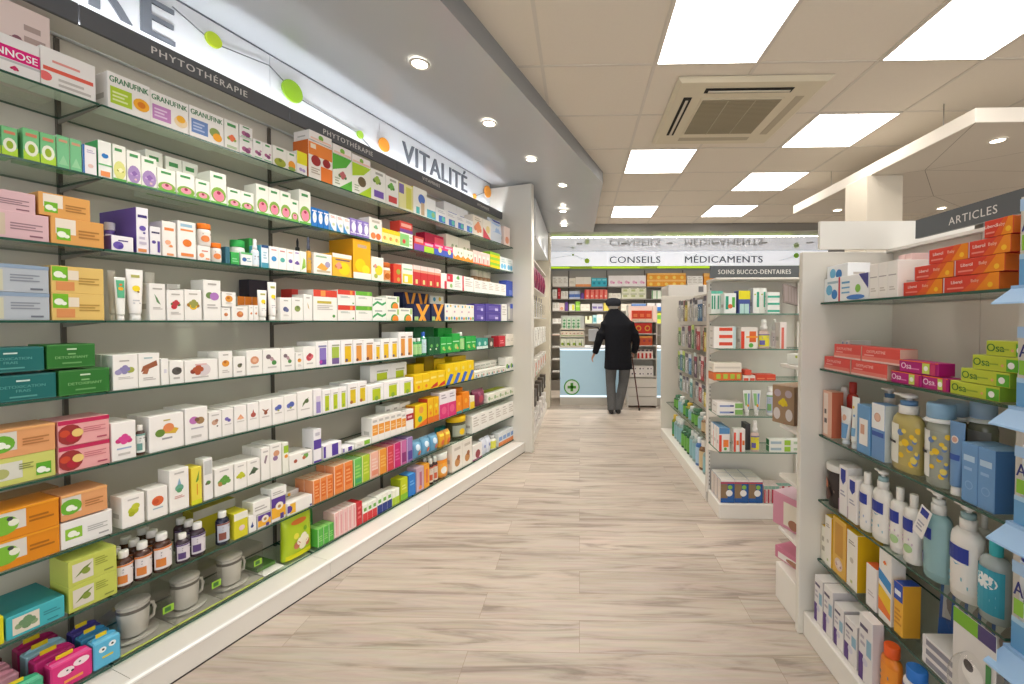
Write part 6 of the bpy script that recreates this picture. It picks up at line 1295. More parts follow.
disc(sign,2.029,2.795,.036,'b4c828'); disc(sign,2.431,2.749,.062,'8cb428'); disc(sign,2.916,2.70,.026,'9cc43c'); disc(sign,3.134,2.715,.05,'ee9c38'); disc(sign,4.338,2.672,.026,'ee9c38'); disc(sign,4.587,2.79,.062,'ee9c38')
rod(sign,(2.06,2.79),(2.306,2.83)); rod(sign,(2.306,2.83),(2.40,2.78)); rod(sign,(2.48,2.735),(2.895,2.71)); rod(sign,(4.36,2.68),(4.54,2.77)); rod(sign,(2.93,2.69),(3.12,2.60)); rod(sign,(1.87,2.85),(2.0,2.80))
# ------------------------------------------------------------ second display beyond the side panel
u2=empty('wall_display',TM(-.50,6.55,0,-90) @ Matrix.Identity(4),category='shelving unit',label='narrow white display seen edge-on beyond the tall white side panel')
u2.matrix_world=Matrix.Translation((-.50,4.72,0))@Matrix.Rotation(math.radians(90),4,'Z')
part('back_panel',MB().box(0,.30,0,1.85,.32,2.35,WALLW),u2); part('plinth',MB().box(0,.02,0,1.85,.30,.11,WHITE,c=.003),u2)
for z in (.4,.75,1.1,1.45,1.8,2.12): part('shelf_board',MB().box(0,.03,z-.015,1.85,.298,z,WHITE),u2)
struct('wall_left_rear',MB().box(-.86,4.72,2.36,-.50,6.6,2.79,mat('d6dade',.4)))
struct('wall_pillar',MB().box(-.86,6.64,0,-.477,6.95,2.80,mat('d8d0bc',.5),c=.004))
# ------------------------------------------------------------ right unit
ru=empty('gondola_shelving',FR['R'],category='shelving unit',label='near right double-sided shelving unit with ARTICLES sign on top')
RZ=[1.482,1.192,.90,.61,.345]
part('end_panel',MB().box(-.03,-.02,0,-.002,.76,1.705,mat('dcd8ce',.45),c=.003),ru)
for a,b in ((.0,.40),(.40,.815),(.815,1.2)): part('back_panel',MB().box(a+.001,.37,.1,b-.001,.385,1.70,mat('cfc8bf',.5)),ru)
for z in RZ:
    gb=MB(); vs=[(.0,.06,z-.008),(.812,.06,z-.008),(.812,.368,z-.008),(.0,.368,z-.008),(.0,.06,z),(.812,.06,z),(.812,.368,z),(.0,.368,z)]
    gb.add(vs,[(4,5,6,7),(0,3,2,1)],GLASS); gb.add(vs,[(0,1,5,4),(1,2,6,5),(2,3,7,6),(3,0,4,7)],GEDGE); part('glass_shelf',gb,ru)
part('base',MB().box(0,.0,.0,1.2,.368,.107,WHITE,c=.004),ru)
part('top_cap',MB().box(-.002,.34,1.70,1.2,.42,1.712,WHITE),ru)
part('divider_panel',MB().box(.818,.07,.11,.836,.369,1.70,mat('d0ccc4',.5)),ru)
# category sign on top
sg=empty('category_sign',TM(0,0,0),category='sign',label='dark grey ARTICLES sign with white end board on near right unit')
part('end_board',MB().box(1.045,1.844,1.7135,1.70,1.860,1.834,mat('e4e2da',.4)),sg)
m=MB(); m.box(1.372,.74,1.737,1.386,1.744,1.812,mat('54585a',.45)); part('band',m,sg)
lt=MB(); put_text(lt,'ARTICLES',0,0,.036,0,TXT,bold=.02); o=part('lettering',lt,sg)
bpy.data.objects.remove(o); lt=MB(); put_text(lt,'ARTICLES',0,0,.0295,0,TXT,fit=.184,bold=.02,sp=1.12)
o=bpy.data.objects.new('lettering',lt.mesh('lettering')); COL.objects.link(o); o.parent=sg; o.matrix_world=TM(1.3714,1.50,1.7565,-90)
def seg_box(name,par,*a,m=WHITE,c=0.0,**p): return part(name,MB().box(*a,m,c=c),par,**p)
# tins of baby milk on blue trays, nearest bay of the right unit
TRAY=mat('9cc0e4',.4)
for i,(z,h) in enumerate(((1.484,.226),(1.207,.212),(.938,.208),(.647,.238))):
    tr=MB(); y0,y1=-.14+1.0,1.16; x0,x1=.868,1.15   # local: along, depth
    tr.box(.872,-.005,z-.012,1.14,.36,z-.002,TRAY); tr.add([(.872,-.005,z-.012),(1.14,-.005,z-.012),(1.14,-.05,z-.045),(.872,-.05,z-.045),(.872,-.003,z-.008),(1.14,-.003,z-.008),(1.14,-.048,z-.041),(.872,-.048,z-.041)],[(3,2,1,0),(4,5,6,7),(0,4,7,3),(2,6,5,1),(3,7,6,2)],TRAY)
    part('blue_tray',tr,ru)
    for j in (0,1):
        t=empty('milk_tin',FR['R']@TM(.876+.125*j+.058,.0,z-.0015),category='tin',label='blue and white formula tin on the %s blue tray%s'%(['top','second','third','lowest'][i],', far one' if j==0 else ', near one'))
        n=24; b=MB(); rg=[]
        for r,zz in ((.94,0),(1,.004),(1,h*.86),(.985,h*.87)): rg.append([(.056*r*(abs(math.cos(q))**.55)*(1 if math.cos(q)>=0 else -1),.06+.056*r*(abs(math.sin(q))**.55)*(1 if math.sin(q)>=0 else -1),zz) for q in [2*PI*k/n for k in range(n)]])
        b.loft(rg,mat('e8ecf0',.35)); S=flat(.104,h*.86,.0035)
        draw(b,'R0,0,1,.3,6ca4d0;R0,.3,1,.36,a8cce4;T.5,.62,.17,2c3478,Aptamil;C.5,.42,.22,e08850;R.05,.4,.25,.58,8cc040;R0,.86,1,1,a8c8e8',.104,h*.86,S)
        part('tin',b,t); l=MB(); rg=[[(x*1.03,(y-.06)*1.03+.06,zz) for x,y,_ in rg[0]] for zz in (h*.872,h*.985)]; rg.append([(x*.95,(y-.06)*.95+.06,h) for x,y,_ in rg[0]]); l.loft(rg,mat('2c3ca8',.35)); part('lid',l,t)
# endcap behind the near unit, facing the counter
for z in (1.19,.885,.634,.364): seg_box('shelf_board',ru,-.26,.01,z-.018,-.032,.60,z,c=.003)
seg_box('drawer_unit',ru,-.262,.0,0,-.032,.60,.18,c=.003)
for k in range(2): part('drawer_front',MB().box(-.27,.012,.014+.083*k,-.263,.588,.09+.083*k,mat('cfcac0',.4),c=.002),ru); part('drawer_knob',MB().lathe([(.008,0),(.01,.006),(.006,.012)],STEEL),ru).matrix_local=Matrix.Translation((-.27,.1,.05+.083*k))@Matrix.Rotation(-PI/2,4,'Y')
def put(sty,w,h,d,M,place,along,row=0,layer=0): return product(sty,w,h,d,M,place,along,row,layer)
put('owl_box',.12,.19,.20,TM(1.02,2.105,.886,-62),'shelf end behind near unit panel',0)
put('pink_gift',.17,.165,.2,TM(1.03,2.08,.365,-70),'lower shelf end behind near panel',0)
put('pink_gift2',.2,.06,.22,TM(1.05,2.07,.181,-70),'drawer top behind near unit panel',0)
put('jar_yellow2',.075,.04,.075,TM(1.07,2.0,.635,-60),'shelf end behind near unit panel',1)
put('wh_grnst',.16,.05,.1,TM(1.06,2.0,1.191,-60),'upper shelf end behind near panel',1)
# near unit extras
M=FR['R']
for k in range(5): put('blue_blister',.10,.21,.02,M@TM(.525+.043*k,.20,.353,36,-10),'fifth shelf, right unit',.5+.05*k)
for k in range(3): put('stack_white',.15,.028,.10,M@TM(.635,.065,.346+.0288*k),'fifth shelf, right unit',.65,0,k)
put('cow_bag',.11,.27,.05,M@TM(.835,-.075,.40,0,0,0),'tray side of right unit',.8)
put('wh_leaflet',.04,.10,.003,M@TM(.545,.055,.735,0,0,20),'fourth shelf, right unit',.66)
# ------------------------------------------------------------ middle unit
mu=empty('gondola_shelving',None,category='shelving unit',label='middle double-sided shelving unit with dental care endcap facing the camera')
seg_box('far_end_panel',mu,.985,5.04,0,1.76,5.07,1.705,m=mat('dcd8ce',.45),c=.003)
for a,b in ((3.27,4.15),(4.152,5.035)): seg_box('back_panel',mu,1.37,a,.1,1.385,b,1.70,m=mat('ccc6bd',.5))
seg_box('base',mu,.985,3.262,0,1.368,5.035,.107,c=.004)
seg_box('endcap_back_panel',mu,.985,3.235,0,1.68,3.26,1.70,m=mat('d6d1c8',.45))
for x in (.985,1.655):
    up=MB(); up.box(x,3.205,.08,x+.02,3.234,1.70,WHITE); 
    for k in range(52): up.box(x+.012,3.2035,.14+.03*k,x+.017,3.2055,.152+.03*k,mat('55504a',.7))
    part('upright',up,mu)
seg_box('endcap_base',mu,.988,2.945,0,1.67,3.204,.107,c=.004); seg_box('top_cap',mu,.98,3.02,1.70,1.69,3.26,1.714,c=.002)
for k in 'ABCDE':
    z=Z_END[k]; gb=MB(); x0,x1,y0,y1=.99,1.668,2.95,3.203; vs=[(x0+.0,y0,z-.008),(x1,y0,z-.008),(x1,y1,z-.008),(x0,y1,z-.008),(x0,y0,z),(x1,y0,z),(x1,y1,z),(x0,y1,z)]
    gb.add(vs,[(4,5,6,7),(0,3,2,1)],GLASS); gb.add(vs,[(0,1,5,4),(1,2,6,5),(2,3,7,6),(3,0,4,7)],mat('5f8a78',.2)); part('glass_shelf',gb,mu)
    for x in (.99,1.655): br=MB(); br.add([(x,3.203,z-.009),(x,3.203,z-.06),(x,2.99,z-.009),(x+.012,3.203,z-.009),(x+.012,3.203,z-.06),(x+.012,2.99,z-.009)],[(0,1,2),(5,4,3),(0,3,4,1),(1,4,5,2),(0,2,5,3)],WHITE); part('shelf_bracket',br,mu)
ms=empty('category_sign',None,category='sign',label='dark grey SOINS BUCCO-DENTAIRES sign on top of middle unit')
seg_box('band',ms,.99,3.19,1.728,1.655,3.205,1.82,m=mat('54585a',.45)); 
for x in (1.1,1.5): seg_box('sign_foot',ms,x,3.192,1.7145,x+.02,3.203,1.73,m=STEEL)
lt=MB(); put_text(lt,'SOINS BUCCO-DENTAIRES',1.322,1.758,.035,3.1892,TXT,fit=.555,bold=.02,sp=1.12); part('lettering',lt,ms)
# leaflets hanging at the endcap's right
for k in range(4): put('grey_leaf',.05,.14,.01,TM(1.47+.036*k,3.0+.03*k,1.53-.004*k,20,-8,6),'top right of middle endcap',k)
# aisle side of the middle unit: hooks with packets, bottles below
MS=TM(.985,5.04,0,-90)
rn=random.Random(11); pal=['hp_silver','hp_plum','hp_silver','hp_blue','hp_white','hp_green','hp_yellow','hp_red','hp_teal']
for r,(z,hh) in enumerate(((1.40,.235),(1.13,.235),(.86,.235),(.64,.19))):
    s=.27
    while s<1.72:
        st=pal[rn.randrange(len(pal))] if r!=0 else pal[[0,0,4,1,6,2,4,3][int(s*7)%8]]
        wd=.085+.03*rn.random()
        if s+wd>1.74: break
        dd=.04+.03*rn.random()
        put(st,wd,hh*(.85+.15*rn.random()),.035,MS@TM(s+wd/2,.06+dd,z),['top row of hooks','second row of hooks','third row of hooks','fourth row of hooks'][r]+', middle unit',s)
        hk=MB().tube([(s+wd/2,.384,z+hh*.96),(s+wd/2,.06+dd+.034,z+hh*.96),(s+wd/2,.06+dd+.030,z+hh*.985)],.0025,STEEL,6); o=part('hook',hk,mu); o.matrix_world=MS
        s+=wd+.012
gb=MB(); x0,x1=.02,1.76; vs=[(x0,.06,.422),(x1,.06,.422),(x1,.38,.422),(x0,.38,.422),(x0,.06,.43),(x1,.06,.43),(x1,.38,.43),(x0,.38,.43)]
gb.add(vs,[(4,5,6,7),(0,3,2,1)],GLASS); gb.add(vs,[(0,1,5,4),(1,2,6,5),(2,3,7,6),(3,0,4,7)],GEDGE); o=part('glass_shelf',gb,mu); o.matrix_world=MS
mw=['mw_green','mw_blue','mw_yellow','mw_pale','mw_green','mw_brown','mw_green','mw_pale']
for r,(z,hh,y) in enumerate(((.4308,.17,.08),(.1078,.27,.06))):
    s=.30
    while s<1.66:
        st=mw[rn.randrange(len(mw))]; wd=.075+.02*rn.random(); put(st,round(wd,3),round(hh*(.8+.2*rn.random()),2),wd,MS@TM(s+wd/2,y,z),['low glass shelf','base'][r]+' of middle unit',s); s+=wd+.02
# white cabinet between the middle unit and the counter
cb=empty('white_cabinet',None,category='cabinet',label='white cabinet with small grey plaque behind middle shelving unit')
seg_box('body',cb,1.12,5.3,0,1.62,5.75,1.86,m=mat('dcd9d2',.4),c=.004); seg_box('plaque',cb,1.50,5.293,1.77,1.56,5.2995,1.84,m=mat('77777a',.5)); seg_box('door',cb,1.13,5.292,.1,1.61,5.2995,1.72,m=mat('d8d5ce',.4),c=.002)
# ------------------------------------------------------------ counters
BLUEG=bpy.data.materials.new('frosted_blue_glass'); BLUEG.use_nodes=True
_p=BLUEG.node_tree.nodes['Principled BSDF']; _p.inputs['Base Color'].default_value=(*lin('a6c4d2'),1); _p.inputs['Roughness'].default_value=.25; _p.inputs['Emission Color'].default_value=(*lin('b0d4e8'),1); _p.inputs['Emission Strength'].default_value=.17
LEDB=emis('counter_led','dceefa',1.3)
def counter(x0,x1,label,cross):
    t=empty('checkout_counter',TM(x0,6.93,0),category='counter',label=label); W_=x1-x0
    seg_box('body',t,0,.02,.0,W_,.62,.94,m=mat('d4d2cc',.4)); seg_box('plinth',t,-.0,.003,0,W_,.019,.125,m=mat('c8c4ba',.4)); seg_box('worktop',t,-.01,-.01,.9405,W_+.01,.64,.965,m=mat('d8dde2',.25),c=.003)
    seg_box('lit_front_panel',t,.004,.0,.165,W_-.004,.019,.915,m=BLUEG,label='pale blue glowing front panel'); seg_box('light_strip',t,.004,-.002,.137,W_-.004,.019,.164,m=LEDB); seg_box('light_strip',t,.004,-.002,.9155,W_-.004,.019,.94,m=LEDB)
    if cross:
        g=MB(); n=36; G=mat('4c9c2c',.4); cx,cz=.20,.30
        for k in range(n):
            a,b=2*PI*k/n,2*PI*(k+1)/n; g.add([(cx+r*math.cos(q),-.004,cz+r*math.sin(q)) for r,q in ((.132,a),(.132,b),(.112,b),(.112,a))],[(0,1,2,3)],G)
        g.add([(cx+.111*math.cos(2*PI*k/n),-.003,cz+.111*math.sin(2*PI*k/n)) for k in range(n)],[tuple(range(n))],mat('dce8e4',.4))
        g.box(cx-.07,-.006,cz-.022,cx+.07,-.004,cz+.022,G); g.box(cx-.022,-.006,cz-.07,cx+.022,-.004,cz+.07,G); part('green_cross_emblem',g,t,label='green cross in a green ring')
    return t
counter(-.33,.74,'left checkout counter with glowing blue front and green cross emblem',True)
counter(1.276,2.75,'right checkout counter behind the white tiered display, blue front glowing',True)
# rack on the counter
rk=empty('counter_rack',TM(-.322,6.95,.9658),category='rack',label='cream tiered rack of small boxes on the left counter')
CR=mat('dcd6c8',.45)
for z,y in ((.0,.0),(.165,.05),(.29,.1)): seg_box('tray',rk,0,y,z,.40,y+.16,z+.006,m=CR); seg_box('tray_lip',rk,0,y-.006,z,.40,y,z+.022,m=CR)
for x in (-.006,.40): seg_box('side',rk,x,.0,.0,x+.006,.26,.30,m=CR)
seg_box('rack_back',rk,0,.262,0,.40,.27,.53,m=mat('c4c6c4',.4))
RK=TM(-.322,6.95,.9658)
for k in range(4): put('counter_veg',.092,.135,.1,RK@TM(.052+.098*k,.008,.007),'lowest tray of counter rack',k)
for k in range(6): put('counter_cream',.06,.095,.1,RK@TM(.037+.0645*k,.058,.172),'middle tray of counter rack',k)
for j in range(3):
    for k in range(4): put('counter_green',.07,.07+.001*k,.045,RK@TM(.06+.08*k,.105+.05*j,.2965+.072*0),'upper tray of counter rack',k,j) if j==0 else put('counter_green',.07,.07+.07*j,.045,RK@TM(.06+.08*k,.105+.05*j,.2965),'upper tray of counter rack',k,j)
mn=empty('computer_monitor',TM(.26,7.18,.9658,8),category='monitor',label='grey monitor seen from behind on left counter beside the man')
mb=MB().box(-.11,-.01,.09,.13,.012,.30,mat('a8a8aa',.4),c=.006); part('screen',mb,mn); part('stand',MB().tube([(0,.03,.0),(0,.03,.12)],.012,mat('2c2c2e',.4)),mn); part('foot',MB().lathe([(.07,0),(.07,.008),(.02,.014)],mat('2c2c2e',.4),0,.03,20),mn)
part('arm',MB().tube([(-.16,-.02,.36),(.05,-.02,.33),(.12,-.01,.22)],.014,mat('2a2a2c',.4)),mn)
# white tiered display
wd=empty('tiered_display',TM(.787,6.76,0),category='display stand',label='white tiered display stand beside the left counter and the man')
for x in (-.004,.455): seg_box('side_panel',wd,x,.0,0,x+.012,.34,1.66,m=WHITE)
seg_box('back_panel',wd,.009,.33,0,.454,.34,1.66,m=WHITE)
for k in 'ABCDE': z=Z_DISP[k]; seg_box('shelf_board',wd,.009,.002,z-.014,.454,.329,z,m=WHITE)
for k in range(3): seg_box('drawer',wd,.009,-.004,.03+.15*k,.454,.32,.172+.15*k,m=mat('dedad2',.4),c=.002)
# ------------------------------------------------------------ rear shelves and sign
rs=empty('rear_shelving',None,category='shelving unit',label='rear wall shelving behind the counters, full of small boxes')
px=[-.60,-.224,.56,1.34,2.12,2.90,3.68,4.46]
for a,b in zip(px[:-1],px[1:]): seg_box('back_panel',rs,a+.002,8.66,.1,b-.002,8.672,2.45,m=mat('b4aca0',.5))
for x in px: seg_box('upright',rs,x-.008,8.63,.1,x+.008,8.6595,2.45,m=mat('6a625a',.5))
for k in 'ABCDEFGH':
    z=Z_BACK[k]
    for a,b in zip(px[:-1],px[1:]): seg_box('shelf_board',rs,a+.003,8.382,z-.016,b-.003,8.628,z,m=mat('8f8a84',.3))
seg_box('base',rs,-.6,8.39,0,4.46,8.63,.2,m=mat('7c766e',.5)); seg_box('side_panel',rs,-.62,8.37,0,-.602,8.67,2.45,m=WHITE)
LIT=bpy.data.materials.new('sign_face_added_glow'); LIT.use_nodes=True; _p=LIT.node_tree.nodes['Principled BSDF']; _p.inputs['Base Color'].default_value=(*lin('e8eaee'),1); _p.inputs['Emission Color'].default_value=(*lin('f2f6ff'),1); _p.inputs['Emission Strength'].default_value=.42; _p.inputs['Roughness'].default_value=.35  # glow added to the rear sign face to brighten it
rg=empty('sign_board',None,category='sign',label='rear wall white sign reading CONSEILS MÉDICAMENTS with green lower edge')
for a,b in ((-.62,.56),(.561,2.9),(2.901,4.9)): seg_box('board_panel',rg,a,8.37,2.505,b,8.39,2.796,m=LIT)
seg_box('green_edge',rg,-.62,8.362,2.452,4.9,8.39,2.503,m=mat('a8cc28',.4))
GL=emis('green_edge_light','c4e83c',.8)
for a,b in ((.25,1.2),(1.55,2.7),(3.0,4.2),(-.6,-.2)): seg_box('edge_light',rg,a,8.360,2.462,b,8.3615,2.494,m=GL)
for t_,cx,mw_ in (('CONSEILS',1.106,1.03),('MÉDICAMENTS',2.86,1.56)): m=MB(); put_text(m,t_,cx,2.565,.137,8.36,GREYT,fit=mw_,bold=.018,depth=.008,sp=1.05); part('lettering',m,rg)
for x,z,r,c in ((.148,2.609,.05,'a4cc2c'),(-.133,2.73,.022,'8cac5c'),(4.28,2.70,.05,'8cc43c')):
    m=MB(); n=24; m.loft([[(x+q*math.cos(2*PI*j/n),yy,z+q*math.sin(2*PI*j/n)) for j in range(n)] for q,yy in ((r,8.369),(r,8.355),(r*.95,8.352))],mat(c,.4)); part('coloured_disc',m,rg)
for a,b in (((-.58,2.66),(-.15,2.725)),((-.11,2.725),(.11,2.63)),((3.95,2.60),(4.24,2.68))): part('connecting_rod',MB().tube([(a[0],8.362,a[1]),(b[0],8.362,b[1])],.003,mat('9a9c9e',.5)),rg)
ls=empty('linear_light',TM(0,6.95,2.7995),category='ceiling light',label='thin white light line in the glossy ceiling before the rear counter')
seg_box('channel',ls,-.60,-.02,-.004,4.2,.02,-.0005,m=WHITE); seg_box('diffuser',ls,-.59,-.013,-.006,4.19,.013,-.0041,m=emis('line_lamp','fff8e8',22))
for x in (-.66,):
    struct('wall_stub',MB().box(-2.2,6.96,0,-.62,8.7,2.80,mat('c8c2b4',.5)))
# ------------------------------------------------------------ items of the second display
U2=TM(-.50,4.72,0,90)
for z,hs,sty in ((1.8008,.28,'maroonbag'),(1.4508,.28,'hp_silver'),(1.1008,.22,'wh_plain'),(.7508,.2,'redorg_bx'),(.4008,.2,'dark_sm'),(.1108,.22,'wh_logo')):
    for k in range(5): 
        put(sty,.13,hs,.08,Matrix.Translation((-.515,4.90+.33*k,z))@Matrix.Rotation(PI/2,4,'Z'),'display beyond side panel, height %d cm'%int(z*100),k)
# ------------------------------------------------------------ special things on the left bottom shelf
LB='bottom shelf, left wall'
def animal_box(s,w,h,col,top,extras,desc,y=.15,d=.07):
    t=empty('animal_gift_box',LROOM@TM(s,y,.1258),category='box'); b=MB().box(-w/2,0,0,w/2,d,h*.86,mat(col,.4),top=mat(top,.4),c=.004); draw(b,extras,w,h*.86,flat(w,h*.86)); part('box',b,t)
    f=MB(); n=10; pts=[(w*.46*math.cos(PI*j/n),d*.5,h*.86+h*.14*math.sin(PI*j/n)) for j in range(n+1)]
    f.add(pts+[(x,y_+.003,z) for x,y_,z in pts],[tuple(range(n+1)),tuple(reversed(range(n+1,2*n+2)))]+[(j,n+1+j,n+2+j,j+1) for j in range(n)],mat(col,.4)); part('flap',f,t)
    part('handle_label',MB().box(-w*.3,d*.5-.003,h*.93,w*.1,d*.5-.0012,h*1.05,mat('e8cc28',.4)),t)
    REG.append((t,desc,LB,s,0 if y<.2 else 1,0)); return t
FACE='E.35,.62,.2,.14,f0dce0;E.72,.74,.2,.14,f0dce0;C.38,.64,.03,202020;C.68,.74,.03,202020;C.5,.56,.04,3c1c2c;R.3,.2,.75,.3,f0a050'
animal_box(1.418,.100,.11,'d8317c','e86aa8',FACE,'pink animal face box with handle',.145,.05)
animal_box(1.507,.072,.115,'5cb4d8','7cc8e8','C.32,.68,.14,e8f0f0;C.68,.75,.14,e8f0f0;C.34,.68,.05,181818;C.68,.75,.05,181818;R.3,.35,.7,.42,d8c840','sky blue animal face box with handle',.145,.05)
animal_box(1.308,.09,.10,'48a880','70d0a8','C.3,.5,.1,e8f0e0;C.6,.6,.1,e8f0e0','green animal box with handle',.145,.05)
for k,(y,c,e) in enumerate(((.205,'c02c74','rear crimson animal box'),(.265,'9cc4d4','rearmost pale blue animal box'),(.325,'b02868','backmost dark crimson animal box'))): animal_box(1.40,.095,.122+.004*k,c,c,'C.4,.5,.1,e8d0d8',e,y,.05)
for k,(y,c,e) in enumerate(((.205,'3c88b4','rear deep blue animal box'),(.265,'4c4494','rearmost violet animal box'))): animal_box(1.50,.075,.122+.004*k,c,c,'C.4,.5,.1,d0d8e8',e,y,.05)
for k,(y,c,e) in enumerate(((.205,'cc90a0','rear dusty pink animal box'),(.265,'cc90a0','second rear dusty pink animal box'),(.325,'5c3c34','rearmost brown animal box'))): animal_box(1.27,.10,.125+.008*k,c,c,'C.4,.5,.1,e8d8d0',e,y,.05)
# clear gift boxes holding a grey mug
def mug_set(s,w,desc):
    M=LROOM@TM(s,.145,.1256); t=empty('clear_gift_box',M,category='gift box'); h=.180; d=.185; g=MB()
    for a in ((-w/2,0,.006,w/2,.0012,h),(-w/2,d,.006,w/2,d+.0012,h),(-w/2,0.0012,.006,-w/2+.0012,d,h),(w/2-.0012,.0012,.006,w/2,d,h),(-w/2,0,h,w/2,d,h+.0012)): g.box(*a,PLASTIC)
    part('clear_cover',g,t); part('card_base',MB().box(-w/2,0.004,0,w/2,d,.005,mat('c4c2b8',.5)).box(-w/2,0,0,w/2,.0038,.006,mat('c8d468',.5)),t)
    q=MB(); q.box(-.018+w*.36,-.0012,h*.44,.018+w*.36,-.0004,h*.60,mat('98c83c',.4)); q.box(-.012+w*.36,-.0016,h*.47,.008+w*.36,-.0012,h*.57,mat('3c6c34',.4)); part('sticker',q,t)
    REG.append((t,desc,LB,s,0,0))
    m=empty('tea_mug',M@TM(-.008,.092,.0055),category='mug'); G=mat('dcd8d0',.35); b=MB(); b.lathe([(.032,.012),(.043,.02),(.047,.10),(.048,.135),(.044,.135),(.042,.03)],G,n=28,cap1=False); part('cup',b,m)
    part('dark_band',MB().lathe([(.0485,.112),(.0487,.113),(.0487,.124),(.0485,.125)],mat('6c6862',.4),n=28,cap0=False,cap1=False),m)
    part('lid',MB().lathe([(.05,.1355),(.05,.142),(.03,.152),(.0,.154)],mat('d4d0c8',.35),n=28,cap0=True,cap1=False),m)
    part('handle',MB().tube([(.046,0,.105),(.062,0,.10),(.068,0,.075),(.062,0,.045),(.045,0,.04)],.006,G),m)
    part('saucer',MB().lathe([(.03,0),(.05,.003),(.073,.010),(.071,.0115),(.03,.008)],mat('cfccc4',.3),n=32,cap1=False),m)
    REG.append((m,'grey lidded mug on saucer inside '+desc.split(' ',1)[1].replace(' gift box',' box'),LB,s,0,0))
for k,(s,w) in enumerate(((1.627,.168),(1.799,.170),(1.975,.176))): mug_set(s,w,['left clear gift box','middle clear gift box','right clear gift box'][k])
pad=MB().box(-.05,0,0,.05,.22,.004,mat('ecebe4',.4),c=.001); pad.box(-.044,.06,.004,.044,.21,.02,mat('5c8c44',.7,noise=.3,scale=60)); o=obj('sachet_tray',pad,None,LROOM@TM(2.122,.15,.1256)); o['category']='tray'; o['label']='white tray with green leafy mat between clear gift box and yellow bag'
bag=proto('lime_bag_dummy',1,1,1) if False else None
STY['herb_bag']=('pouch','lime green herbal sweets bag','b4cc24','E.5,.8,.3,.06,d87830;F.6,.3,.3,f0e8d0,c87858;R.0,.0,1,.1,e0dc20;C.35,.5,.1,e8e04c;C.7,.6,.08,78a828',{'n':'sweets_bag','c':'bag'})
put('herb_bag',.165,.238,.07,LROOM@TM(2.268,.16,.1256),LB,2.26)
STY['green_pouch']=('pouch','dark green pouch','2c8c48','C.5,.5,.3,60b878',{'n':'sweets_bag','c':'bag'})
put('green_pouch',.08,.17,.04,LROOM@TM(2.40,.27,.1256),LB,2.7,1)
# ------------------------------------------------------------ all shelf products
for fr,sh,a,b,z,h,y,sty,n,st,rw,d in ITEMS:
    w=(b-a)/n; hh=h/st; kind=STY[sty][0]
    if kind in('bottle','pump','spray','dropper','jar','tub') and sty not in('bottle_navy',): 
        dd=max(d,0)
    else: dd=d
    for i in range(n):
        for j in range(st):
            for k in range(rw):
                ww=round(w-.0016,3); hz=round(hh-.0006,3)
                if kind in('pouch','card'): ww=round(w-.004,3)
                layer=j+(1 if z>1 and False else 0)
                yy=y+k*((ww if kind in('bottle','jar') else d)+.004)
                jit=0 if (n>1 or st>1) else .0015*((hash_i:=(i*7+j*3+k*5+int(a*1000)))%3)
                product(sty,ww,hz,dd,FR[fr]@TM(a+w*(i+.5),yy+jit,z+hh*j),place_name(fr,sh),a+w*(i+.5),round(yy,2),round(z+hh*j,2))
# ------------------------------------------------------------ labels
NUM=['','one','two','three','four','five','six','seven','eight','nine','ten','eleven','twelve','thirteen','fourteen','fifteen','sixteen','seventeen','eighteen','nineteen','twenty']
OR=['first','second','third','fourth','fifth','sixth','seventh','eighth','ninth','tenth','eleventh','twelfth','thirteenth','fourteenth','fifteenth','sixteenth','seventeenth','eighteenth','nineteenth','twentieth']
def label_all():
    G={}
    for o,d,p,al,row,lay in REG: G.setdefault((d,p),[]).append((o,al,row,lay))
    for (d,p),L_ in G.items():
        if len(L_)==1: L_[0][0]['label']=d+', '+p; continue
        for o,*_ in L_: o['group']=d+' group, '+p
        rows=sorted({r for _,_,r,_ in L_}); sub={}
        rb={}
        for o,al,row,lay in L_:
            # merge rows closer than 4 cm
            key=next((q for q in rb if abs(q-row)<.04),row); rb.setdefault(key,0); sub.setdefault(key,[]).append((o,al,lay))
        keys=sorted(sub)
        for ri,key in enumerate(keys):
            rn_='' if len(keys)==1 else (' in front' if ri==0 else (' behind' if len(keys)==2 else (' in middle row' if ri==1 else (' at back' if ri==2 else ' rearmost'))))
            A=sub[key]; cols={}
            for o,al,lay in A:
                c=next((q for q in cols if abs(q-al)<.004),al); cols.setdefault(c,[]).append((lay,o))
            cs=sorted(cols); N=len(cs)
            for ci,c in enumerate(cs):
                stck=sorted(cols[c],key=lambda q:q[0]); 
                for li,(_,o) in enumerate(stck):
                    ly='' if len(stck)==1 else (', upper' if li==len(stck)-1 else (', lower' if li==0 else ', middle'))
                    pos='' if N==1 else ', %s of %s from left'%(OR[min(ci,19)],NUM[min(N,20)])
                    l_=d+pos+ly+rn_+', '+p
                    if len(l_.split())>16: l_=l_.replace(' from left','')
                    if len(l_.split())>16: l_=l_.replace(' in middle row',' mid').replace(' in front',' front').replace(' at back',' back')
                    if len(l_.split())>16: print('LONG',l_)
                    o['label']=l_
label_all()
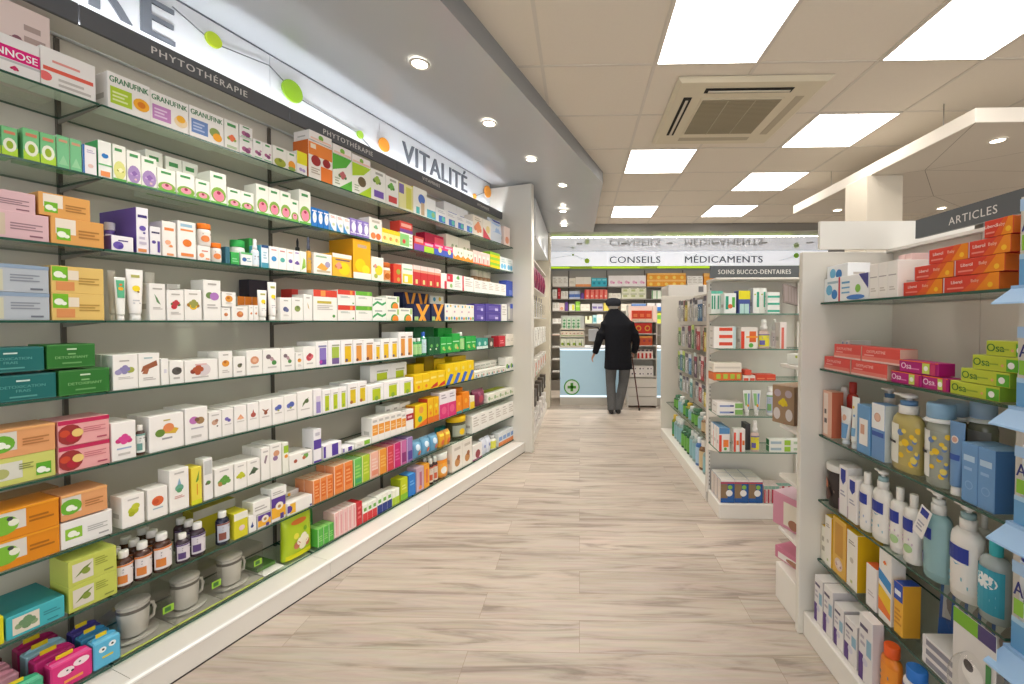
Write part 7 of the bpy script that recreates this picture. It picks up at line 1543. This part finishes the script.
# ------------------------------------------------------------ the man
def to_mesh(mb,name,voxel,smooth=4):
    me=mb.mesh(name); o=bpy.data.objects.new(name+'_build',me); COL.objects.link(o)
    r=o.modifiers.new('r','REMESH'); r.mode='VOXEL'; r.voxel_size=voxel; r.use_smooth_shade=True
    s=o.modifiers.new('s','SMOOTH'); s.factor=.5; s.iterations=smooth
    bpy.context.view_layer.update(); dg=bpy.context.evaluated_depsgraph_get(); out=bpy.data.meshes.new_from_object(o.evaluated_get(dg)); out.name=name
    bpy.data.objects.remove(o); out.materials.clear(); out.materials.append(mb.mats[0]); out.polygons.foreach_set('material_index',[0]*len(out.polygons)); return out
def oval(cx,cy,z,a,b,n=24): return [(cx+a*math.cos(2*PI*j/n),cy+b*math.sin(2*PI*j/n),z) for j in range(n)]
SKIN=mat('c99a80',.55); COAT=mat('1c1d22',.85,0,.15,.25,40); TROU=mat('646566',.85,0,.15,.2,60); HAIR=mat('b8b2aa',.7); CAPM=mat('33353b',.85,0,.1,.2,80); SHOE=mat('2c2a28',.5)
man=empty('person',TM(.57,6.34,0),category='person',label='person in black coat, dark cap and grey trousers leaning on a cane, back turned')
def hand(mb,wr,d,nrm,thumb_side,curl):
    wr=Vector(wr); d=Vector(d).normalized(); nrm=Vector(nrm); nrm=(nrm-d*nrm.dot(d)).normalized(); s=d.cross(nrm).normalized()*thumb_side
    rg=[]
    for t,a,b in ((0,.026,.019),(.25,.034,.017),(.6,.041,.015),(1,.040,.012)):
        c=wr+d*.088*t; rg.append([tuple(c+s*a*math.cos(2*PI*j/14)+nrm*b*math.sin(2*PI*j/14)) for j in range(14)])
    mb.loft(rg,SKIN)
    for k,(off,L_) in enumerate(((.030,.068),(.010,.077),(-.011,.071),(-.031,.054))):
        p=wr+d*.082+s*off; dr=d.copy(); pts=[p]; 
        for q in range(3):
            dr=(Matrix.Rotation(curl*(.8+.12*k),3,s) @ dr).normalized(); p=p+dr*L_*(.42,.32,.26)[q]; pts.append(p)
        mb.tube(pts,[.0095,.009,.0083,.007],SKIN,10)
    p=wr+d*.022+s*.030; t1=(d*.6+s*.75+nrm*.25).normalized(); t2=(d*.95+s*.25+nrm*.35).normalized()
    mb.tube([p-t1*.012,p+t1*.032,p+t1*.032+t2*.028,p+t1*.032+t2*.05],[.013,.0115,.0105,.008],SKIN,10)
O=Vector((.57,6.34,0))
def L3(x,y,z): return (x-.57,y-6.34,z)
bd=MB()
# head: skull, jaw, nose, ears
hx,hy=.518-.57,6.43-6.34
rg=[]
for z,a,b,dy in ((1.50,.052,.055,-.02),(1.54,.050,.055,-.012),(1.565,.055,.07,.004),(1.59,.066,.088,.008),(1.62,.074,.098,.004),(1.655,.077,.102,.0),(1.69,.076,.100,-.002),(1.72,.068,.088,-.004),(1.745,.045,.06,-.005),(1.752,.02,.03,-.005)): rg.append(oval(hx,hy+dy,z,a,b))
bd.loft(rg,SKIN)
bd.loft([oval(hx,hy+.095,1.612,.016,.018,10),oval(hx,hy+.098,1.625,.012,.022,10),oval(hx,hy+.095,1.66,.007,.014,10)],SKIN)
for sx in (-1,1): bd.loft([oval(hx+sx*.079,hy-.008,z,.009,r,10) for z,r in ((1.605,.008),(1.62,.016),(1.645,.018),(1.66,.01))],SKIN)
# trunk and limbs under the clothes
bd.loft([oval(x,y,z,a,b) for x,y,z,a,b in ((.0,.0,.78,.15,.10),(.0,.0,.95,.155,.10),(.0,.005,1.15,.14,.09),(-.005,.02,1.35,.165,.09),(-.02,.04,1.45,.14,.075),(-.045,.065,1.53,.06,.055))],SKIN)
bd.tube([L3(.45,6.36,1.36),L3(.378,6.35,1.33),L3(.326,6.34,1.22),L3(.292,6.365,1.11),L3(.243,6.43,.93),L3(.228,6.445,.895)],[.045,.042,.038,.034,.027,.024],SKIN,12)
bd.tube([L3(.70,6.36,1.36),L3(.774,6.35,1.33),L3(.828,6.34,1.22),L3(.861,6.365,1.11),L3(.840,6.43,.93),L3(.832,6.445,.905)],[.045,.042,.038,.034,.027,.024],SKIN,12)
bd.tube([L3(.49,6.34,.84),L3(.485,6.37,.46),L3(.49,6.33,.08)],[.07,.05,.04],SKIN,12); bd.tube([L3(.665,6.34,.84),L3(.674,6.385,.46),L3(.628,6.36,.25),L3(.588,6.35,.08)],[.07,.048,.042,.038],SKIN,12)
hand(bd,L3(.230,6.443,.90),(-.35,.25,-.75),(.8,.1,-.3),-1,-.35)
hand(bd,L3(.833,6.445,.915),(.0,.55,-.75),(-.9,.1,0),1,.55)
body=part('body',to_mesh(bd,'body',.0065,2),man)
for sx in (-1,1):
    e=MB().lathe([(.0,-.009),(.007,-.006),(.010,0),(.007,.006),(0,.009)],mat('e8e4dc',.2),0,0,12); o=part('eye',e,man); o.location=(hx+sx*.031,hy+.083,1.652)
part('mouth',MB().tube([(hx-.022,hy+.083,1.585),(hx,hy+.090,1.583),(hx+.022,hy+.083,1.585)],.004,mat('9c5c50',.5)),man)
hr=MB(); rg=[oval(hx,hy-.008+dy,z,a,b) for z,a,b,dy in ((1.585,.062,.07,-.03),(1.60,.074,.082,-.026),(1.64,.083,.092,-.014),(1.68,.083,.096,-.008),(1.715,.074,.088,-.006),(1.74,.04,.05,-.004))]; hr.loft(rg,HAIR); part('hair',to_mesh(hr,'hair',.008,2),man)
cp=MB(); rg=[oval(hx,hy+dy,z,a,b) for z,a,b,dy in ((1.628,.088,.105,-.012),(1.634,.100,.116,-.010),(1.665,.118,.136,-.004),(1.70,.122,.140,.0),(1.73,.108,.126,.0),(1.752,.075,.095,.0),(1.760,.03,.04,0))]; cp.loft(rg,CAPM); cp.loft([oval(hx,hy+.10,1.652,.07,.06),oval(hx,hy+.10,1.664,.07,.055)],CAPM); part('flat_cap',to_mesh(cp,'flat_cap',.008,3),man)
ct=MB(); ct.loft([oval(x-.57,y-6.34,z,a,b,32) for x,y,z,a,b in ((.588,6.34,.672,.216,.158),(.588,6.34,.70,.214,.157),(.585,6.34,.85,.202,.148),(.583,6.34,1.05,.197,.140),(.582,6.345,1.22,.205,.140),(.578,6.355,1.34,.218,.135),(.570,6.365,1.40,.212,.124),(.562,6.372,1.45,.190,.110),(.550,6.38,1.50,.152,.098),(.532,6.39,1.56,.100,.085),(.522,6.395,1.585,.070,.073),(.520,6.40,1.60,.062,.064))],COAT)
ct.tube([L3(.45,6.36,1.36),L3(.376,6.35,1.335),L3(.325,6.34,1.22),L3(.292,6.365,1.10),L3(.262,6.41,.99),L3(.238,6.437,.905)],[.075,.080,.070,.062,.055,.047],COAT,16)
ct.tube([L3(.70,6.36,1.36),L3(.776,6.35,1.335),L3(.829,6.34,1.22),L3(.862,6.365,1.10),L3(.856,6.41,.99),L3(.838,6.437,.915)],[.075,.080,.070,.062,.055,.047],COAT,16)
cm=to_mesh(ct,'coat',.011,9); part('coat',cm,man)
vn=MB().box(.018-.003,-.162,.675,.018+.003,-.150,.93,mat('0c0c0e',.9)); part('coat_vent',vn,man)
tr=MB(); tr.loft([oval(0,0,z,a,b) for z,a,b in ((.70,.17,.115),(.80,.17,.12),(.95,.16,.115))],TROU)
tr.tube([L3(.485,6.34,.86),L3(.478,6.345,.66),L3(.477,6.37,.46),L3(.484,6.345,.25),L3(.492,6.33,.10),L3(.494,6.33,.055)],[.100,.088,.074,.070,.068,.070],TROU,18)
tr.tube([L3(.655,6.34,.86),L3(.688,6.35,.66),L3(.672,6.385,.46),L3(.628,6.36,.25),L3(.590,6.35,.10),L3(.586,6.35,.055)],[.100,.088,.076,.070,.068,.070],TROU,18)
part('trousers',to_mesh(tr,'trousers',.010,3),man)
for x,y,l in ((.483,6.33,.28),(.592,6.35,.28)):
    sh=MB(); rg=[]
    for t,a,hh in ((0,.028,.06),(.08,.038,.085),(.3,.040,.09),(.5,.044,.07),(.75,.050,.055),(.93,.040,.045),(1,.02,.03)):
        rg.append([(x-.57+a*math.cos(2*PI*j/16),y-6.34-.07+l*t,max(.0,hh/2+hh/2*math.sin(2*PI*j/16))) for j in range(16)])
    sh.loft(rg,SHOE); part('shoe',sh,man)
cane=empty('walking_cane',TM(.822,6.49,.84),category='cane',label='reddish brown walking cane in the right hand of the man')
part('shaft',MB().tube([(-.006,.0,-.005),(.055,.02,-.41),(.112,.035,-.818)],[.0105,.010,.009],mat('5c2c20',.35),12),cane); part('handle',MB().tube([(-.012,-.075,-.008),(-.010,-.05,.006),(-.006,-.01,.008),(-.002,.04,.004),(.0,.055,-.006)],[.010,.012,.013,.012,.009],mat('4c2418',.35),12),cane)
part('rubber_tip',MB().lathe([(.015,0),(.015,.03),(.011,.04)],mat('2a2826',.7)),cane).location=(.113,.036,-.8395)
